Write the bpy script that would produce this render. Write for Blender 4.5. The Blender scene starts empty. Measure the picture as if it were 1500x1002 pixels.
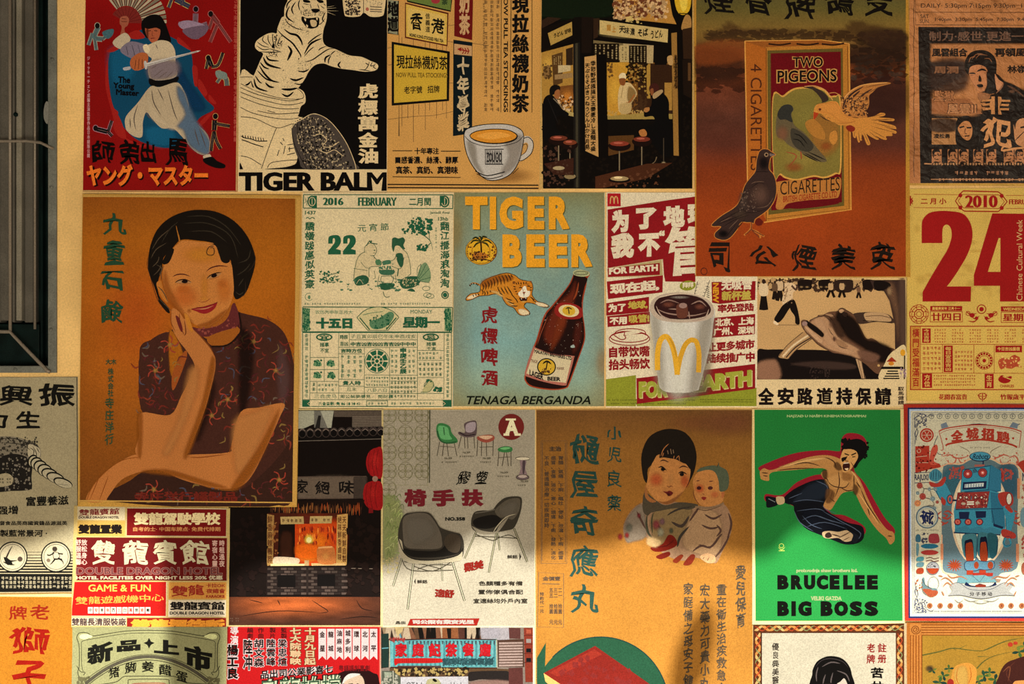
import bpy, bmesh, math, random, re
import numpy as np
from mathutils import Vector
from mathutils.geometry import tessellate_polygon, delaunay_2d_cdt

# ------------------------------------------------------------------ camera, light, exposure
S = 0.0015                                   # metres of wall per pixel of the photograph
CX, CZ = 750.0, 1.5


def WX(px): return (px - CX) * S
def WZ(py): return (501.0 - py) * S + CZ


scene = bpy.context.scene
COL = scene.collection
cam_d = bpy.data.cameras.new('camera')
cam_d.sensor_width = 36.0
cam_d.lens = 36.0 * 3.0 / (1500 * S)
cam_d.clip_start = 0.05
cam = bpy.data.objects.new('camera', cam_d)
cam.location = (0, -3.0, CZ)
cam.rotation_euler = (math.radians(90), 0, 0)
COL.objects.link(cam)
scene.camera = cam

world = bpy.data.worlds.new('night_street')
scene.world = world
world.use_nodes = True
bg = world.node_tree.nodes['Background']
bg.inputs[0].default_value = (1.0, 0.86, 0.60, 1)
bg.inputs[1].default_value = 0.30

SUN_EL, SUN_AZ = math.radians(47), math.radians(14)
sun_d = bpy.data.lights.new('low_sun', 'SUN')
sun_d.energy = 9.8
sun_d.color = (1.0, 0.92, 0.72)
sun_d.angle = math.radians(1.15)
sun = bpy.data.objects.new('low_sun', sun_d)
# direction the light travels: down, into the wall, slightly to the left
SUND = Vector((-math.sin(SUN_AZ) * math.cos(SUN_EL), math.cos(SUN_AZ) * math.cos(SUN_EL), -math.sin(SUN_EL)))
sun.rotation_euler = SUND.to_track_quat('-Z', 'Y').to_euler()
sun.location = (2, -4, 5)
COL.objects.link(sun)

lamp_d = bpy.data.lights.new('fill_light', 'AREA')  # added warm area fill with soft falloff to the corners, no lamp stands here
lamp_d.shape = 'DISK'
lamp_d.size = 0.9
lamp_d.energy = 74
lamp_d.color = (1.0, 0.84, 0.60)
lamp = bpy.data.objects.new('fill_light', lamp_d)
lamp.location = (0.10, -3.6, 0.80)
lamp.rotation_euler = (Vector((0.12, 0, 1.40)) - Vector(lamp.location)).to_track_quat('-Z', 'Y').to_euler()
COL.objects.link(lamp)

vs = scene.view_settings
vs.view_transform = 'Standard'
vs.look = 'None'
vs.exposure = 0.0
vs.gamma = 1.0
vs.use_curve_mapping = False
scene.cycles.transparent_max_bounces = 48

AMB = (0.72, 0.61, 0.40)                      # what a white sheet returns in the dim light, used to pick paint from looks
LIT = (2.55, 2.25, 1.62)


def lin(v): return v / 12.92 if v <= 0.04045 else ((v + 0.055) / 1.055) ** 2.4


def K(c):
    if not isinstance(c, str): return c
    ref = AMB
    if c[0] == 'L': ref, c = LIT, c[1:]
    v = [lin(int(c[i:i + 2], 16) / 255) for i in (0, 2, 4)]
    if max(v) < .02: v = [q * .55 for q in v]              # printing black is deeper than the haze over it
    return tuple(min(0.92, max(0.0008, a / b)) for a, b in zip(v, ref))


# ------------------------------------------------------------------ materials
def nodes(m):
    m.use_nodes = True
    nt = m.node_tree
    return nt, nt.nodes, nt.links, nt.nodes['Principled BSDF']


def mk(name, rough=0.75, grain=0.19, gscale=420, bump=0.15, bscale=900, attr=False, soft=False, color=None, metal=0.0, big=0.06, bigscale=9, crease=0.0, spec=0.07):
    m = bpy.data.materials.new(name)
    nt, N, L, P = nodes(m)
    P.inputs['Roughness'].default_value = rough
    P.inputs['Metallic'].default_value = metal
    P.inputs['Specular IOR Level'].default_value = spec
    geo = N.new('ShaderNodeNewGeometry')
    n1 = N.new('ShaderNodeTexNoise'); n1.inputs['Scale'].default_value = gscale; n1.inputs['Detail'].default_value = 2
    n2 = N.new('ShaderNodeTexNoise'); n2.inputs['Scale'].default_value = bigscale; n2.inputs['Detail'].default_value = 5
    L.new(geo.outputs['Position'], n1.inputs['Vector']); L.new(geo.outputs['Position'], n2.inputs['Vector'])
    r1 = N.new('ShaderNodeMapRange'); r1.inputs['From Min'].default_value = .3; r1.inputs['From Max'].default_value = .7
    r1.inputs['To Min'].default_value = 1 - grain; r1.inputs['To Max'].default_value = 1 + grain
    r2 = N.new('ShaderNodeMapRange'); r2.inputs['From Min'].default_value = .3; r2.inputs['From Max'].default_value = .7
    r2.inputs['To Min'].default_value = 1 - big; r2.inputs['To Max'].default_value = 1 + big
    L.new(n1.outputs['Fac'], r1.inputs['Value']); L.new(n2.outputs['Fac'], r2.inputs['Value'])
    mu = N.new('ShaderNodeMath'); mu.operation = 'MULTIPLY'
    L.new(r1.outputs[0], mu.inputs[0]); L.new(r2.outputs[0], mu.inputs[1])
    sc = N.new('ShaderNodeVectorMath'); sc.operation = 'SCALE'
    L.new(mu.outputs[0], sc.inputs['Scale'])
    if attr:
        at = N.new('ShaderNodeAttribute'); at.attribute_name = 'ink'
        L.new(at.outputs['Color'], sc.inputs[0])
        if soft: L.new(at.outputs['Alpha'], P.inputs['Alpha'])
    else:
        sc.inputs[0].default_value = color
    L.new(sc.outputs[0], P.inputs['Base Color'])
    n3 = N.new('ShaderNodeTexNoise'); n3.inputs['Scale'].default_value = bscale; n3.inputs['Detail'].default_value = 3
    L.new(geo.outputs['Position'], n3.inputs['Vector'])
    b = N.new('ShaderNodeBump'); b.inputs['Strength'].default_value = bump; b.inputs['Distance'].default_value = 0.0006
    L.new(n3.outputs['Fac'], b.inputs['Height'])
    n4 = N.new('ShaderNodeTexNoise'); n4.inputs['Scale'].default_value = 5.5; n4.inputs['Detail'].default_value = 4
    L.new(geo.outputs['Position'], n4.inputs['Vector'])
    b2 = N.new('ShaderNodeBump'); b2.inputs['Strength'].default_value = 0.5 + crease; b2.inputs['Distance'].default_value = 0.006 + crease * .02
    L.new(n4.outputs['Fac'], b2.inputs['Height']); L.new(b2.outputs[0], b.inputs['Normal'])
    if crease:
        n5 = N.new('ShaderNodeTexNoise'); n5.inputs['Scale'].default_value = 38; n5.inputs['Detail'].default_value = 3; n5.inputs['Distortion'].default_value = 1.2
        L.new(geo.outputs['Position'], n5.inputs['Vector'])
        b3 = N.new('ShaderNodeBump'); b3.inputs['Strength'].default_value = .8; b3.inputs['Distance'].default_value = .010
        L.new(n5.outputs['Fac'], b3.inputs['Height']); L.new(b3.outputs[0], b2.inputs['Normal'])
    L.new(b.outputs[0], P.inputs['Normal'])
    return m


INK = mk('printing_ink', attr=True)
INKS = mk('printing_ink_soft', attr=True, soft=True)


# ------------------------------------------------------------------ 2-d drawing kit: prints are thin ink layers on the sheets
def pp(s):
    if not isinstance(s, str): return [tuple(p) for p in s]
    return [(float(a), float(b)) for a, b in re.findall(r'(-?[\d.]+),(-?[\d.]+)', s)]


def smooth(p, closed, n=5):
    k = len(p)
    if k < 3: return p
    out = []
    for i in range(k if closed else k - 1):
        if closed: a, b, c, d = p[i - 1], p[i], p[(i + 1) % k], p[(i + 2) % k]
        else: a, b, c, d = p[max(i - 1, 0)], p[i], p[i + 1], p[min(i + 2, k - 1)]
        for j in range(n):
            t = j / n; t2 = t * t; t3 = t2 * t
            out.append(tuple(0.5 * (2 * b[m] + (c[m] - a[m]) * t + (2 * a[m] - 5 * b[m] + 4 * c[m] - d[m]) * t2 + (3 * b[m] - a[m] - 3 * c[m] + d[m]) * t3) for m in (0, 1)))
    if not closed: out.append(p[-1])
    return out


FONTCU = bpy.data.curves.new('lettering', 'FONT'); FONTCU.resolution_u = 3
FONTOB = bpy.data.objects.new('lettering', FONTCU)
GC = {}


def glyphs(s, bx=0, by=0):
    """outline mesh of a string from the built-in font, emboldened by moving its border outwards"""
    if s not in GC:
        FONTCU.body = s
        me = FONTOB.to_mesh()
        v = np.array([(q.co.x, q.co.y) for q in me.vertices]).reshape(-1, 2)
        f = [tuple(q.vertices) for q in me.polygons]
        FONTOB.to_mesh_clear()
        nr = np.zeros_like(v)
        if len(v):
            ed = {}
            for t in f:
                a = sum(v[t[i]][0] * v[t[(i + 1) % len(t)]][1] - v[t[(i + 1) % len(t)]][0] * v[t[i]][1] for i in range(len(t)))
                if a < 0: t = t[::-1]
                for i in range(len(t)): ed[(t[i], t[(i + 1) % len(t)])] = 1
            for a, b in ed:
                if (b, a) not in ed:
                    d = v[b] - v[a]; l = math.hypot(*d) or 1
                    n = np.array((d[1], -d[0])) / l
                    nr[a] += n; nr[b] += n
            l = np.linalg.norm(nr, axis=1, keepdims=True); l[l == 0] = 1
            nr = nr / l * np.minimum(2 / l, 1.5)          # mitred corners
        # room in front of every border point, so that neighbouring strokes never grow into each other
        gap = np.full(len(v), 9.0)
        if len(v):
            E = np.array([e for e in ed if (e[1], e[0]) not in ed])
            A0, D = v[E[:, 0]], v[E[:, 1]] - v[E[:, 0]]
            l = np.linalg.norm(nr, axis=1, keepdims=True); l[l == 0] = 1; U = nr / l
            for c0 in range(0, len(v), 400):
                P, R = v[c0:c0 + 400, None], U[c0:c0 + 400, None]
                den = R[..., 0] * D[None, :, 1] - R[..., 1] * D[None, :, 0]
                den = np.where(np.abs(den) < 1e-9, 1e-9, den)
                W = A0[None] - P
                t = (W[..., 0] * D[None, :, 1] - W[..., 1] * D[None, :, 0]) / den
                q = (W[..., 0] * R[..., 1] - W[..., 1] * R[..., 0]) / den
                t = np.where((t > 1e-4) & (q >= -.02) & (q <= 1.02), t, 9)
                idx = np.arange(c0, min(c0 + 400, len(v)))[:, None]
                t = np.where((E[None, :, 0] == idx) | (E[None, :, 1] == idx), 9, t)
                gap[c0:c0 + 400] = t.min(1)
        GC[s] = (v, f, nr, gap)
    if (s, bx, by) not in GC:
        v, f, nr, gap = GC[s]
        if len(v) and (bx or by):
            d = nr * np.array((bx, by)); m = np.linalg.norm(d, axis=1); m[m == 0] = 1
            v, f = merged(v + d * np.minimum(1, .36 * gap / m)[:, None], f)
        GC[(s, bx, by)] = (v, f)
    return GC[(s, bx, by)]


def merged(v, f):
    """flatten overlapping faces of one ink layer into a single clean sheet of triangles"""
    v = np.asarray(v, float)
    mn = v.min(0); sc = max(1e-9, float((v.max(0) - mn).max()))
    keep = []
    for t in f:
        p = v[list(t)]; x, y = p[:, 0], p[:, 1]
        a = float(np.sum(x * np.roll(y, -1) - y * np.roll(x, -1))) / sc / sc
        if abs(a) > 1e-8: keep.append(tuple(t) if a > 0 else tuple(t)[::-1])
    if len(keep) < 2: return v, keep
    try:
        res = delaunay_2d_cdt([Vector(q) for q in (v - mn) / sc], [], keep, 1, 1e-6)
        ov, of = res[0], [q for q, g in zip(res[2], res[5]) if len(g)]
    except Exception:
        return v, keep
    return np.array([(q.x, q.y) for q in ov]) * sc + mn, [tuple(q) for q in of]


def vnoise(x, y, seed=0):
    def h(i, j): return (np.sin(i * 127.1 + j * 311.7 + seed * 74.7) * 43758.5453) % 1
    xi, yi = np.floor(x), np.floor(y); u, w = x - xi, y - yi
    u = u * u * (3 - 2 * u); w = w * w * (3 - 2 * w)
    return (h(xi, yi) * (1 - u) + h(xi + 1, yi) * u) * (1 - w) + (h(xi, yi + 1) * (1 - u) + h(xi + 1, yi + 1) * u) * w


def fbm(x, y, seed=0):
    return sum(vnoise(x * 2 ** i, y * 2 ** i, seed + i) / 2 ** (i + 1) for i in range(4)) / 0.9375


def mix(a, b, t):
    a, b = K(a), K(b)
    return tuple(p + (q - p) * t for p, q in zip(a, b))


LEVEL_GAP = 0.0016
STEP = 4e-6


class Sheet:
    """one sheet of paper on the wall; its prints are child meshes made of ink layers"""
    def __init__(s, name, label, cat, level, quad, color, group=None, crease=0.0, big=0.08):
        q = pp(quad); s.quad = q
        s.base = -0.0008 - level * LEVEL_GAP
        s.z = s.base - 0.00002
        th = 0.0004
        # outline with slightly uneven edges
        rnd = random.Random(name + quad)
        pts = []
        for i in range(4):
            a, b = q[i], q[(i + 1) % 4]
            n = 6
            for j in range(n):
                t = j / n; w = 0 if j == 0 else rnd.uniform(-.45, .45)
                dx, dy = b[0] - a[0], b[1] - a[1]; l = math.hypot(dx, dy)
                pts.append((a[0] + dx * t - dy / l * w, a[1] + dy * t + dx / l * w))
        me = bpy.data.meshes.new(name)
        k = len(pts)
        V = [(WX(x), s.base, WZ(y)) for x, y in pts] + [(WX(x), s.base + th, WZ(y)) for x, y in pts]
        F = [tuple(range(k))[::-1], tuple(range(k, 2 * k))] + [(i, (i + 1) % k, (i + 1) % k + k, i + k) for i in range(k)]
        me.from_pydata(V, [], F); me.validate()
        me.materials.append(mk(name + '_paper', color=K(color), crease=crease, big=big))
        s.root = bpy.data.objects.new(name, me)
        COL.objects.link(s.root)
        s.root['label'] = label; s.root['category'] = cat
        if group: s.root['group'] = group
        s.ox = s.oy = 0.0; s.sc = 1.0
        s.mats = (INK, INKS) if not crease else (mk(name + '_ink', attr=True, crease=crease, spec=.35, rough=.55), mk(name + '_ink_soft', attr=True, soft=True, crease=crease, spec=.35, rough=.55))
        s.cur = None; s.each = False; s.each_c = None
        s.parts = []
        SHEETS.append(s)

    def part(s, name, label=None, each=False):
        s.each = each
        s.cur = dict(name=name, label=label, v=[], f=[], c=[], m=[])
        s.parts.append(s.cur)
        return s

    def view(s, x0=0, y0=0, x1=1, w=1):
        s.ox, s.oy, s.sc = x0, y0, w / (x1 - x0); return s

    def _add(s, v2, faces, cols, soft=False):
        s.z -= STEP
        c = s.cur; n = len(c['v'])
        sc, ox, oy = s.sc, s.ox, s.oy
        c['v'] += [(WX(ox + x / sc), s.z, WZ(oy + y / sc)) for x, y in v2]
        if len(cols) in (3, 4) and not isinstance(cols[0], (tuple, list)): cols = [tuple(cols[:3]) + ((cols[3],) if len(cols) == 4 else (1.0,))] * len(v2)
        c['c'] += [tuple(q) if len(q) == 4 else tuple(q) + (1.0,) for q in cols]
        c['f'] += [tuple(i + n for i in f) for f in faces]
        c['m'] += [1 if soft else 0] * len(faces)

    def f(s, p, c, sm=False, a=None):
        p = pp(p)
        if sm: p = smooth(p, True)
        tris = tessellate_polygon([[Vector((x, y, 0)) for x, y in p]])
        c = K(c)
        s._add(p, tris, tuple(c[:3]) + ((a,) if a else (1.0,)), soft=bool(a))
        return s

    def s(s, p, c, a=None): return s.f(p, c, True, a)

    def b(s, p, c, fe=10, a=1.0, sm=True):
        """soft edged area"""
        p = pp(p)
        if sm: p = smooth(p, True, 3)
        c = K(c)[:3]; P = np.array(p); Q = np.roll(P, -1, 0)
        x0, y0 = P.min(0) - fe / 2; x1, y1 = P.max(0) + fe / 2
        st = max(fe / 4, (x1 - x0) / 56, (y1 - y0) / 56)
        nx, ny = max(4, int((x1 - x0) / st) + 2), max(4, int((y1 - y0) / st) + 2)
        X, Y = np.meshgrid(np.linspace(x0, x1, nx), np.linspace(y0, y1, ny))
        G = np.stack([X.ravel(), Y.ravel()], 1)[:, None]; D = (Q - P)[None]
        t = np.clip(((G - P) * D).sum(-1) / np.maximum((D * D).sum(-1), 1e-9), 0, 1)
        d = np.sqrt((((P + D * t[..., None]) - G) ** 2).sum(-1)).min(1)
        cr = ((P[:, 1] > G[..., 1]) != (Q[:, 1] > G[..., 1])) & (G[..., 0] < (Q[:, 0] - P[:, 0]) * (G[..., 1] - P[:, 1]) / np.where(Q[:, 1] == P[:, 1], 1e-9, Q[:, 1] - P[:, 1]) + P[:, 0])
        d = np.where(cr.sum(1) % 2 == 1, d, -d)
        w = np.clip(d / fe + .5, 0, 1); w = w * w * (3 - 2 * w) * a
        F = []
        for j in range(ny - 1):
            for i in range(nx - 1):
                q = (j * nx + i, j * nx + i + 1, (j + 1) * nx + i + 1, (j + 1) * nx + i)
                if max(w[m] for m in q) > .004: F.append(q)
        used = sorted({m for q in F for m in q}); mp = {m: i for i, m in enumerate(used)}
        if F: s._add([tuple(G[m, 0]) for m in used], [tuple(mp[m] for m in q) for q in F], [c + (float(w[m]),) for m in used], soft=True)
        return s

    def be(s, cx, cy, rx, ry, c, a=1.0, rings=1):
        """soft blob fading from its middle"""
        c = K(c); n = 28; v = [(cx, cy)]; cc = [c[:3] + (a,)]
        R = [(.35, a * .86), (.6, a * .5), (.82, a * .16), (1, 0)]
        for r, al in R:
            for i in range(n):
                t = 2 * math.pi * i / n; v.append((cx + rx * r * math.cos(t), cy + ry * r * math.sin(t))); cc.append(c[:3] + (al,))
        F = [(0, 1 + i, 1 + (i + 1) % n) for i in range(n)]
        for q in range(3): F += [(1 + q * n + i, 1 + q * n + (i + 1) % n, 1 + (q + 1) * n + (i + 1) % n, 1 + (q + 1) * n + i) for i in range(n)]
        s._add(v, F, cc, soft=True); return s

    def r(s, x0, y0, x1, y1, c, a=None):
        return s.f([(x0, y0), (x1, y0), (x1, y1), (x0, y1)], c, a=a)

    def e(s, cx, cy, rx, ry, c, n=32, rot=0, a=None):
        co, si = math.cos(rot), math.sin(rot)
        return s.f([(cx + rx * math.cos(t) * co - ry * math.sin(t) * si, cy + rx * math.cos(t) * si + ry * math.sin(t) * co) for t in [2 * math.pi * i / n for i in range(n)]], c, a=a)

    def l(s, p, w, c, tp=0, sm=True, closed=False, a=None):
        """brush line; tp 1 tapers both ends, 2 the far end, 3 the near end"""
        p = pp(p)
        if tp and len(p) == 2: p = [(p[0][0] + (p[1][0] - p[0][0]) * i / 5, p[0][1] + (p[1][1] - p[0][1]) * i / 5) for i in range(6)]
        if sm: p = smooth(p, closed, 4)
        if closed: p = p + p[:1]
        k = len(p); L, R = [], []
        for i in range(k):
            x0, y0 = p[max(i - 1, 0)]; x1, y1 = p[min(i + 1, k - 1)]
            if closed and i in (0, k - 1): x0, y0 = p[k - 2]; x1, y1 = p[1]
            dx, dy = x1 - x0, y1 - y0; q = math.hypot(dx, dy) or 1
            t = i / (k - 1)
            ww = w / 2
            if tp == 1: ww *= max(0.06, math.sin(math.pi * t) ** .6)
            elif tp == 2: ww *= max(0.06, (1 - t) ** .7)
            elif tp == 3: ww *= max(0.06, t ** .7)
            L.append((p[i][0] - dy / q * ww, p[i][1] + dx / q * ww)); R.append((p[i][0] + dy / q * ww, p[i][1] - dx / q * ww))
        c = K(c)
        v, F = merged(L + R, [q for i in range(k - 1) for q in ((i, i + 1, i + 1 + k), (i, i + 1 + k, i + k))])
        s._add(v, F, tuple(c[:3]) + ((a,) if a else (1.0,)), soft=bool(a))
        return s

    def k(s, p, w, c, closed=False): return s.l(p, w, c, sm=False, closed=closed)

    def box(s, x0, y0, x1, y1, w, c):
        V = [(x0, y0), (x1, y0), (x1, y1), (x0, y1), (x0 + w, y0 + w), (x1 - w, y0 + w), (x1 - w, y1 - w), (x0 + w, y1 - w)]
        s._add(V, [(i, (i + 1) % 4, (i + 1) % 4 + 4, i + 4) for i in range(4)], K(c)); return s

    def ring(s, cx, cy, rx, ry, w, c, n=36, t0=0, t1=360):
        full = (t1 - t0) >= 360
        P = [(cx + rx * math.cos(math.radians(t0 + (t1 - t0) * i / n)), cy + ry * math.sin(math.radians(t0 + (t1 - t0) * i / n))) for i in range(n if full else n + 1)]
        return s.l(P, w, c, sm=False, closed=full)

    def many(s, polys, c, a=None):
        """several small polygons in one ink layer"""
        V, F = [], []
        for p in polys:
            n = len(V); V += p
            F += [tuple(range(n, n + len(p)))]
        if V:
            V, F = merged(V, F)
            s._add(V, F, tuple(K(c)[:3]) + ((a,) if a else (1.0,)), soft=bool(a))
        return s

    def scat(s, x0, y0, x1, y1, n, sz, c, seed=1, asp=1.0, a=None, test=None):
        r = random.Random(seed); P = []
        for _ in range(n):
            x, y = r.uniform(x0, x1), r.uniform(y0, y1)
            if test and not test(x, y): continue
            q = sz * r.uniform(.4, 1.2); t = r.uniform(0, 6.3); m = r.choice((3, 4, 5))
            P.append([(x + q * asp * math.cos(t + 6.283 * i / m), y + q * math.sin(t + 6.283 * i / m)) for i in range(m)])
        return s.many(P, c, a)

    def mt(s, x0, y0, x1, y1, rows, c, vert=False, seed=3, fill=.62):
        """rows of print too small to read: little stroke clusters"""
        r = random.Random(seed); P = []
        if vert:
            cw = (x1 - x0) / rows; g = cw * fill
            n = max(1, int((y1 - y0) / (g * 1.15)))
        else:
            ch = (y1 - y0) / rows; g = ch * fill
            n = max(1, int((x1 - x0) / (g * 1.15)))
        for i in range(rows):
            for j in range(n):
                if r.random() < .06: continue
                if vert: gx, gy = x0 + cw * i + (cw - g) / 2, y0 + (y1 - y0) * j / n
                else: gx, gy = x0 + (x1 - x0) * j / n, y0 + ch * i + (ch - g) / 2
                for q in range(r.choice((2, 3, 3))):
                    yy = gy + g * (.08 + .3 * q) + r.uniform(0, .1) * g; a = r.uniform(0, .25) * g
                    P.append([(gx + a, yy), (gx + g * r.uniform(.8, 1), yy), (gx + g * .9, yy + g * .15), (gx + a, yy + g * .15)])
                if r.random() < .8:
                    xx = gx + g * r.uniform(.2, .7)
                    P.append([(xx, gy), (xx + g * .16, gy), (xx + g * .16, gy + g), (xx, gy + g)])
        return s.many(P, c)

    def g(s, x0, y0, x1, y1, nx, ny, fn, clip=None):
        """smoothly varying tone field; fn(u, v) gives display colour arrays 0..1 (linear albedo)"""
        u, v = np.meshgrid(np.linspace(0, 1, nx), np.linspace(0, 1, ny))
        cc = fn(u, v)
        V = [(x0 + (x1 - x0) * a, y0 + (y1 - y0) * b) for a, b in zip(u.ravel(), v.ravel())]
        F = [(j * nx + i, j * nx + i + 1, (j + 1) * nx + i + 1, (j + 1) * nx + i) for j in range(ny - 1) for i in range(nx - 1)]
        s._add(V, F, [tuple(map(float, q)) for q in cc.reshape(-1, 3)]); return s

    def t(s, txt, x, y, w, h, c, bx=0.0, by=None, sh=0.0, rot=0.0, brush=0.0, a=None, arch=0.0, slope=0.0):
        """lettering fitted to the box x, y, w, h (top left corner)"""
        if by is None: by = bx
        if brush: bx, by = bx * .55, by * .55
        v, f = glyphs(txt, bx, by)
        if not len(v): return s
        if s.each and s.cur['v'] and c == s.each_c: s.part(s.cur['name'], s.cur['label'], True)
        s.each_c = c
        v = v.copy()
        if brush:
            v[:, 1] += brush * (.04 * np.sin(v[:, 0] * 5.1) + .06 * v[:, 0])
            v[:, 0] += brush * .035 * np.sin(v[:, 1] * 8 + v[:, 0] * 3)
        mn, mx = v.min(0), v.max(0); d = mx - mn; d[d == 0] = 1
        q = (v - mn) / d
        X = q[:, 0] * w; Y = (1 - q[:, 1]) * h
        X = X + sh * (h - Y)
        Y = Y + slope * X + arch * ((q[:, 0] * 2 - 1) ** 2)
        if rot:
            co, si = math.cos(rot), math.sin(rot); X, Y = X * co - Y * si, X * si + Y * co
        s._add(list(zip((X + x).tolist(), (Y + y).tolist())), f, tuple(K(c)[:3]) + ((a,) if a else (1.0,)), soft=bool(a))
        return s

    def tv(s, txt, x, y, w, h, c, bx=0.0, by=None, brush=0.0, fill=.94, dx=0.0):
        """a column of characters in the box, top to bottom; dx leans the column"""
        if by is None: by = bx
        n = len(txt); ch = h / n; V, F = [], []
        for i, t in enumerate(txt):
            v, f = glyphs(t, bx, by)
            if not len(v): continue
            v = v.copy()
            if brush:
                v[:, 1] += brush * (.05 * np.sin(v[:, 0] * 5.1 + i) + .08 * v[:, 0])
                v[:, 0] += brush * .04 * np.sin(v[:, 1] * 8 + v[:, 0] * 3 + i)
            b = len(V)
            V += [(x + w * p[0] + dx * (i + .5) / n, y + ch * (i + .5) + (0.38 - p[1]) * ch * fill) for p in v]
            F += [tuple(k + b for k in q) for q in f]
        if V: s._add(V, F, K(c))
        return s

    def done(s):
        for c in s.parts:
            if not c['v']: continue
            me = bpy.data.meshes.new(c['name'])
            me.from_pydata(c['v'], [], c['f'])
            mats = sorted(set(c['m']))
            for q in mats: me.materials.append(s.mats[q])
            me.polygons.foreach_set('material_index', [mats.index(q) for q in c['m']])
            at = me.color_attributes.new('ink', 'FLOAT_COLOR', 'POINT')
            at.data.foreach_set('color', np.array(c['c'], dtype=np.float32).ravel())
            # trim prints that run past the paper's edge
            W = [(WX(x), WZ(y)) for x, y in s.quad]; cx = sum(p[0] for p in W) / 4; cz = sum(p[1] for p in W) / 4
            VV = np.array(c['v']); cut = []
            for i in range(4):
                (ax, az), (bx_, bz) = W[i], W[(i + 1) % 4]
                n = Vector((bz - az, 0, ax - bx_)).normalized()
                if n.dot(Vector((cx - ax, 0, cz - az))) > 0: n = -n
                co = Vector((ax, 0, az)) - n * .0005
                if float(((VV - np.array(co)) @ np.array(n)).max()) > 0: cut.append((co, n))
            if cut:
                bm = bmesh.new(); bm.from_mesh(me)
                for co, n in cut: bmesh.ops.bisect_plane(bm, geom=bm.verts[:] + bm.edges[:] + bm.faces[:], plane_co=co, plane_no=n, clear_outer=True, dist=1e-7)
                bm.to_mesh(me); bm.free()
                if not len(me.polygons): continue
            o = bpy.data.objects.new(c['name'], me)
            COL.objects.link(o); o.parent = s.root
            if c['label']: o['label'] = c['label']


SHEETS = []


def ramp(v, stops):
    """stops: [(pos, hex), ...] to an albedo array along v"""
    xs = [q[0] for q in stops]; cs = np.array([K(q[1])[:3] for q in stops])
    return np.stack([np.interp(v, xs, cs[:, i]) for i in range(3)], -1)


# ------------------------------------------------------------------ solids for the setting
def solid(name, boxes, mat, parent=None, kind=None, bev=0.0):
    """boxes in (x0, x1, y0, y1, z0, z1) metres, one mesh"""
    V, F = [], []
    for x0, x1, y0, y1, z0, z1 in boxes:
        b = len(V)
        V += [(x, y, z) for x in (x0, x1) for y in (y0, y1) for z in (z0, z1)]
        F += [tuple(b + i for i in q) for q in ((0, 1, 3, 2), (4, 6, 7, 5), (0, 4, 5, 1), (2, 3, 7, 6), (0, 2, 6, 4), (1, 5, 7, 3))]
    me = bpy.data.meshes.new(name); me.from_pydata(V, [], F); me.validate(); me.materials.append(mat)
    o = bpy.data.objects.new(name, me); COL.objects.link(o)
    if bev:
        md = o.modifiers.new('bevel', 'BEVEL'); md.width = bev; md.segments = 2
    if parent: o.parent = parent
    if kind: o['kind'] = kind
    return o


def tube(name, pts, rad, mat, parent=None, seg=10):
    pts = [Vector(p) for p in pts]; V, F = [], []
    for i, p in enumerate(pts):
        d = (pts[min(i + 1, len(pts) - 1)] - pts[max(i - 1, 0)]).normalized()
        a = d.cross(Vector((0, 1, 0.13))).normalized(); b = d.cross(a)
        for j in range(seg):
            t = 2 * math.pi * j / seg; V.append(tuple(p + (a * math.cos(t) + b * math.sin(t)) * rad))
    for i in range(len(pts) - 1):
        for j in range(seg): F.append((i * seg + j, i * seg + (j + 1) % seg, (i + 1) * seg + (j + 1) % seg, (i + 1) * seg + j))
    F.append(tuple(range(seg))[::-1]); F.append(tuple(range(len(V) - seg, len(V))))
    me = bpy.data.meshes.new(name); me.from_pydata(V, [], F); me.materials.append(mat)
    for q in me.polygons: q.use_smooth = True
    o = bpy.data.objects.new(name, me); COL.objects.link(o)
    if parent: o.parent = parent
    return o
# ------------------------------------------------------------------ the wall, its window and the street around
plaster = mk('yellow_plaster', color=K('d2a55c'), rough=.85, grain=.12, gscale=260, bump=.6, bscale=240, big=.16, bigscale=7)
wx = WX(84)
wall = solid('wall_back', [(wx, 1.7, 0, .16, 0, 2.75), (-1.7, wx, 0, .16, 0, WZ(546)), (-1.7, wx, 0, .16, 2.6, 2.75)], plaster, kind='structure')
pave = mk('street_paving', color=(.16, .13, .10), rough=.8, big=.3)
solid('floor', [(-3, 3, -4.2, .2, -.1, 0)], pave, kind='structure')

steel = mk('grey_green_frame_paint', color=K('5e5a48'), rough=.5, big=.25, bigscale=20, bump=.5, grain=.2)
slat = mk('dusty_grey_slat_paint', color=K('70654d'), rough=.5, big=.2, bigscale=14, bump=.5, grain=.2)
slatd = mk('brown_grey_slat_paint', color=K('4e4636'), rough=.5, big=.2, bigscale=14, bump=.5, grain=.2)
green = mk('dark_green_board_paint', color=K('0c1b15'), rough=.5, big=.5, bigscale=25, bump=.5, grain=.3)
rodm = mk('dull_steel_rod', color=K('75664e'), rough=.45, metal=.3, grain=.2)
win = bpy.data.objects.new('window_1', None); win.location = (0, 0, 0); COL.objects.link(win); win['kind'] = 'structure'
zt = 2.6
o = solid('window_frame', [(WX(71.5), WX(84), -.006, .03, WZ(537), zt), (-1.7, WX(84), -.006, .03, WZ(546), WZ(536))], steel, win, bev=.0012)
o = solid('backboard', [(-1.7, WX(72), .075, .09, WZ(538), zt)], green, win)
solid('shutter_rail', [(WX(47), WX(50), .055, .075, WZ(538), zt)], green, win)
solid('bottom_rail', [(-1.7, WX(47), .045, .075, WZ(537), WZ(474))], green, win, bev=.002)
zb = WZ(472)
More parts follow.
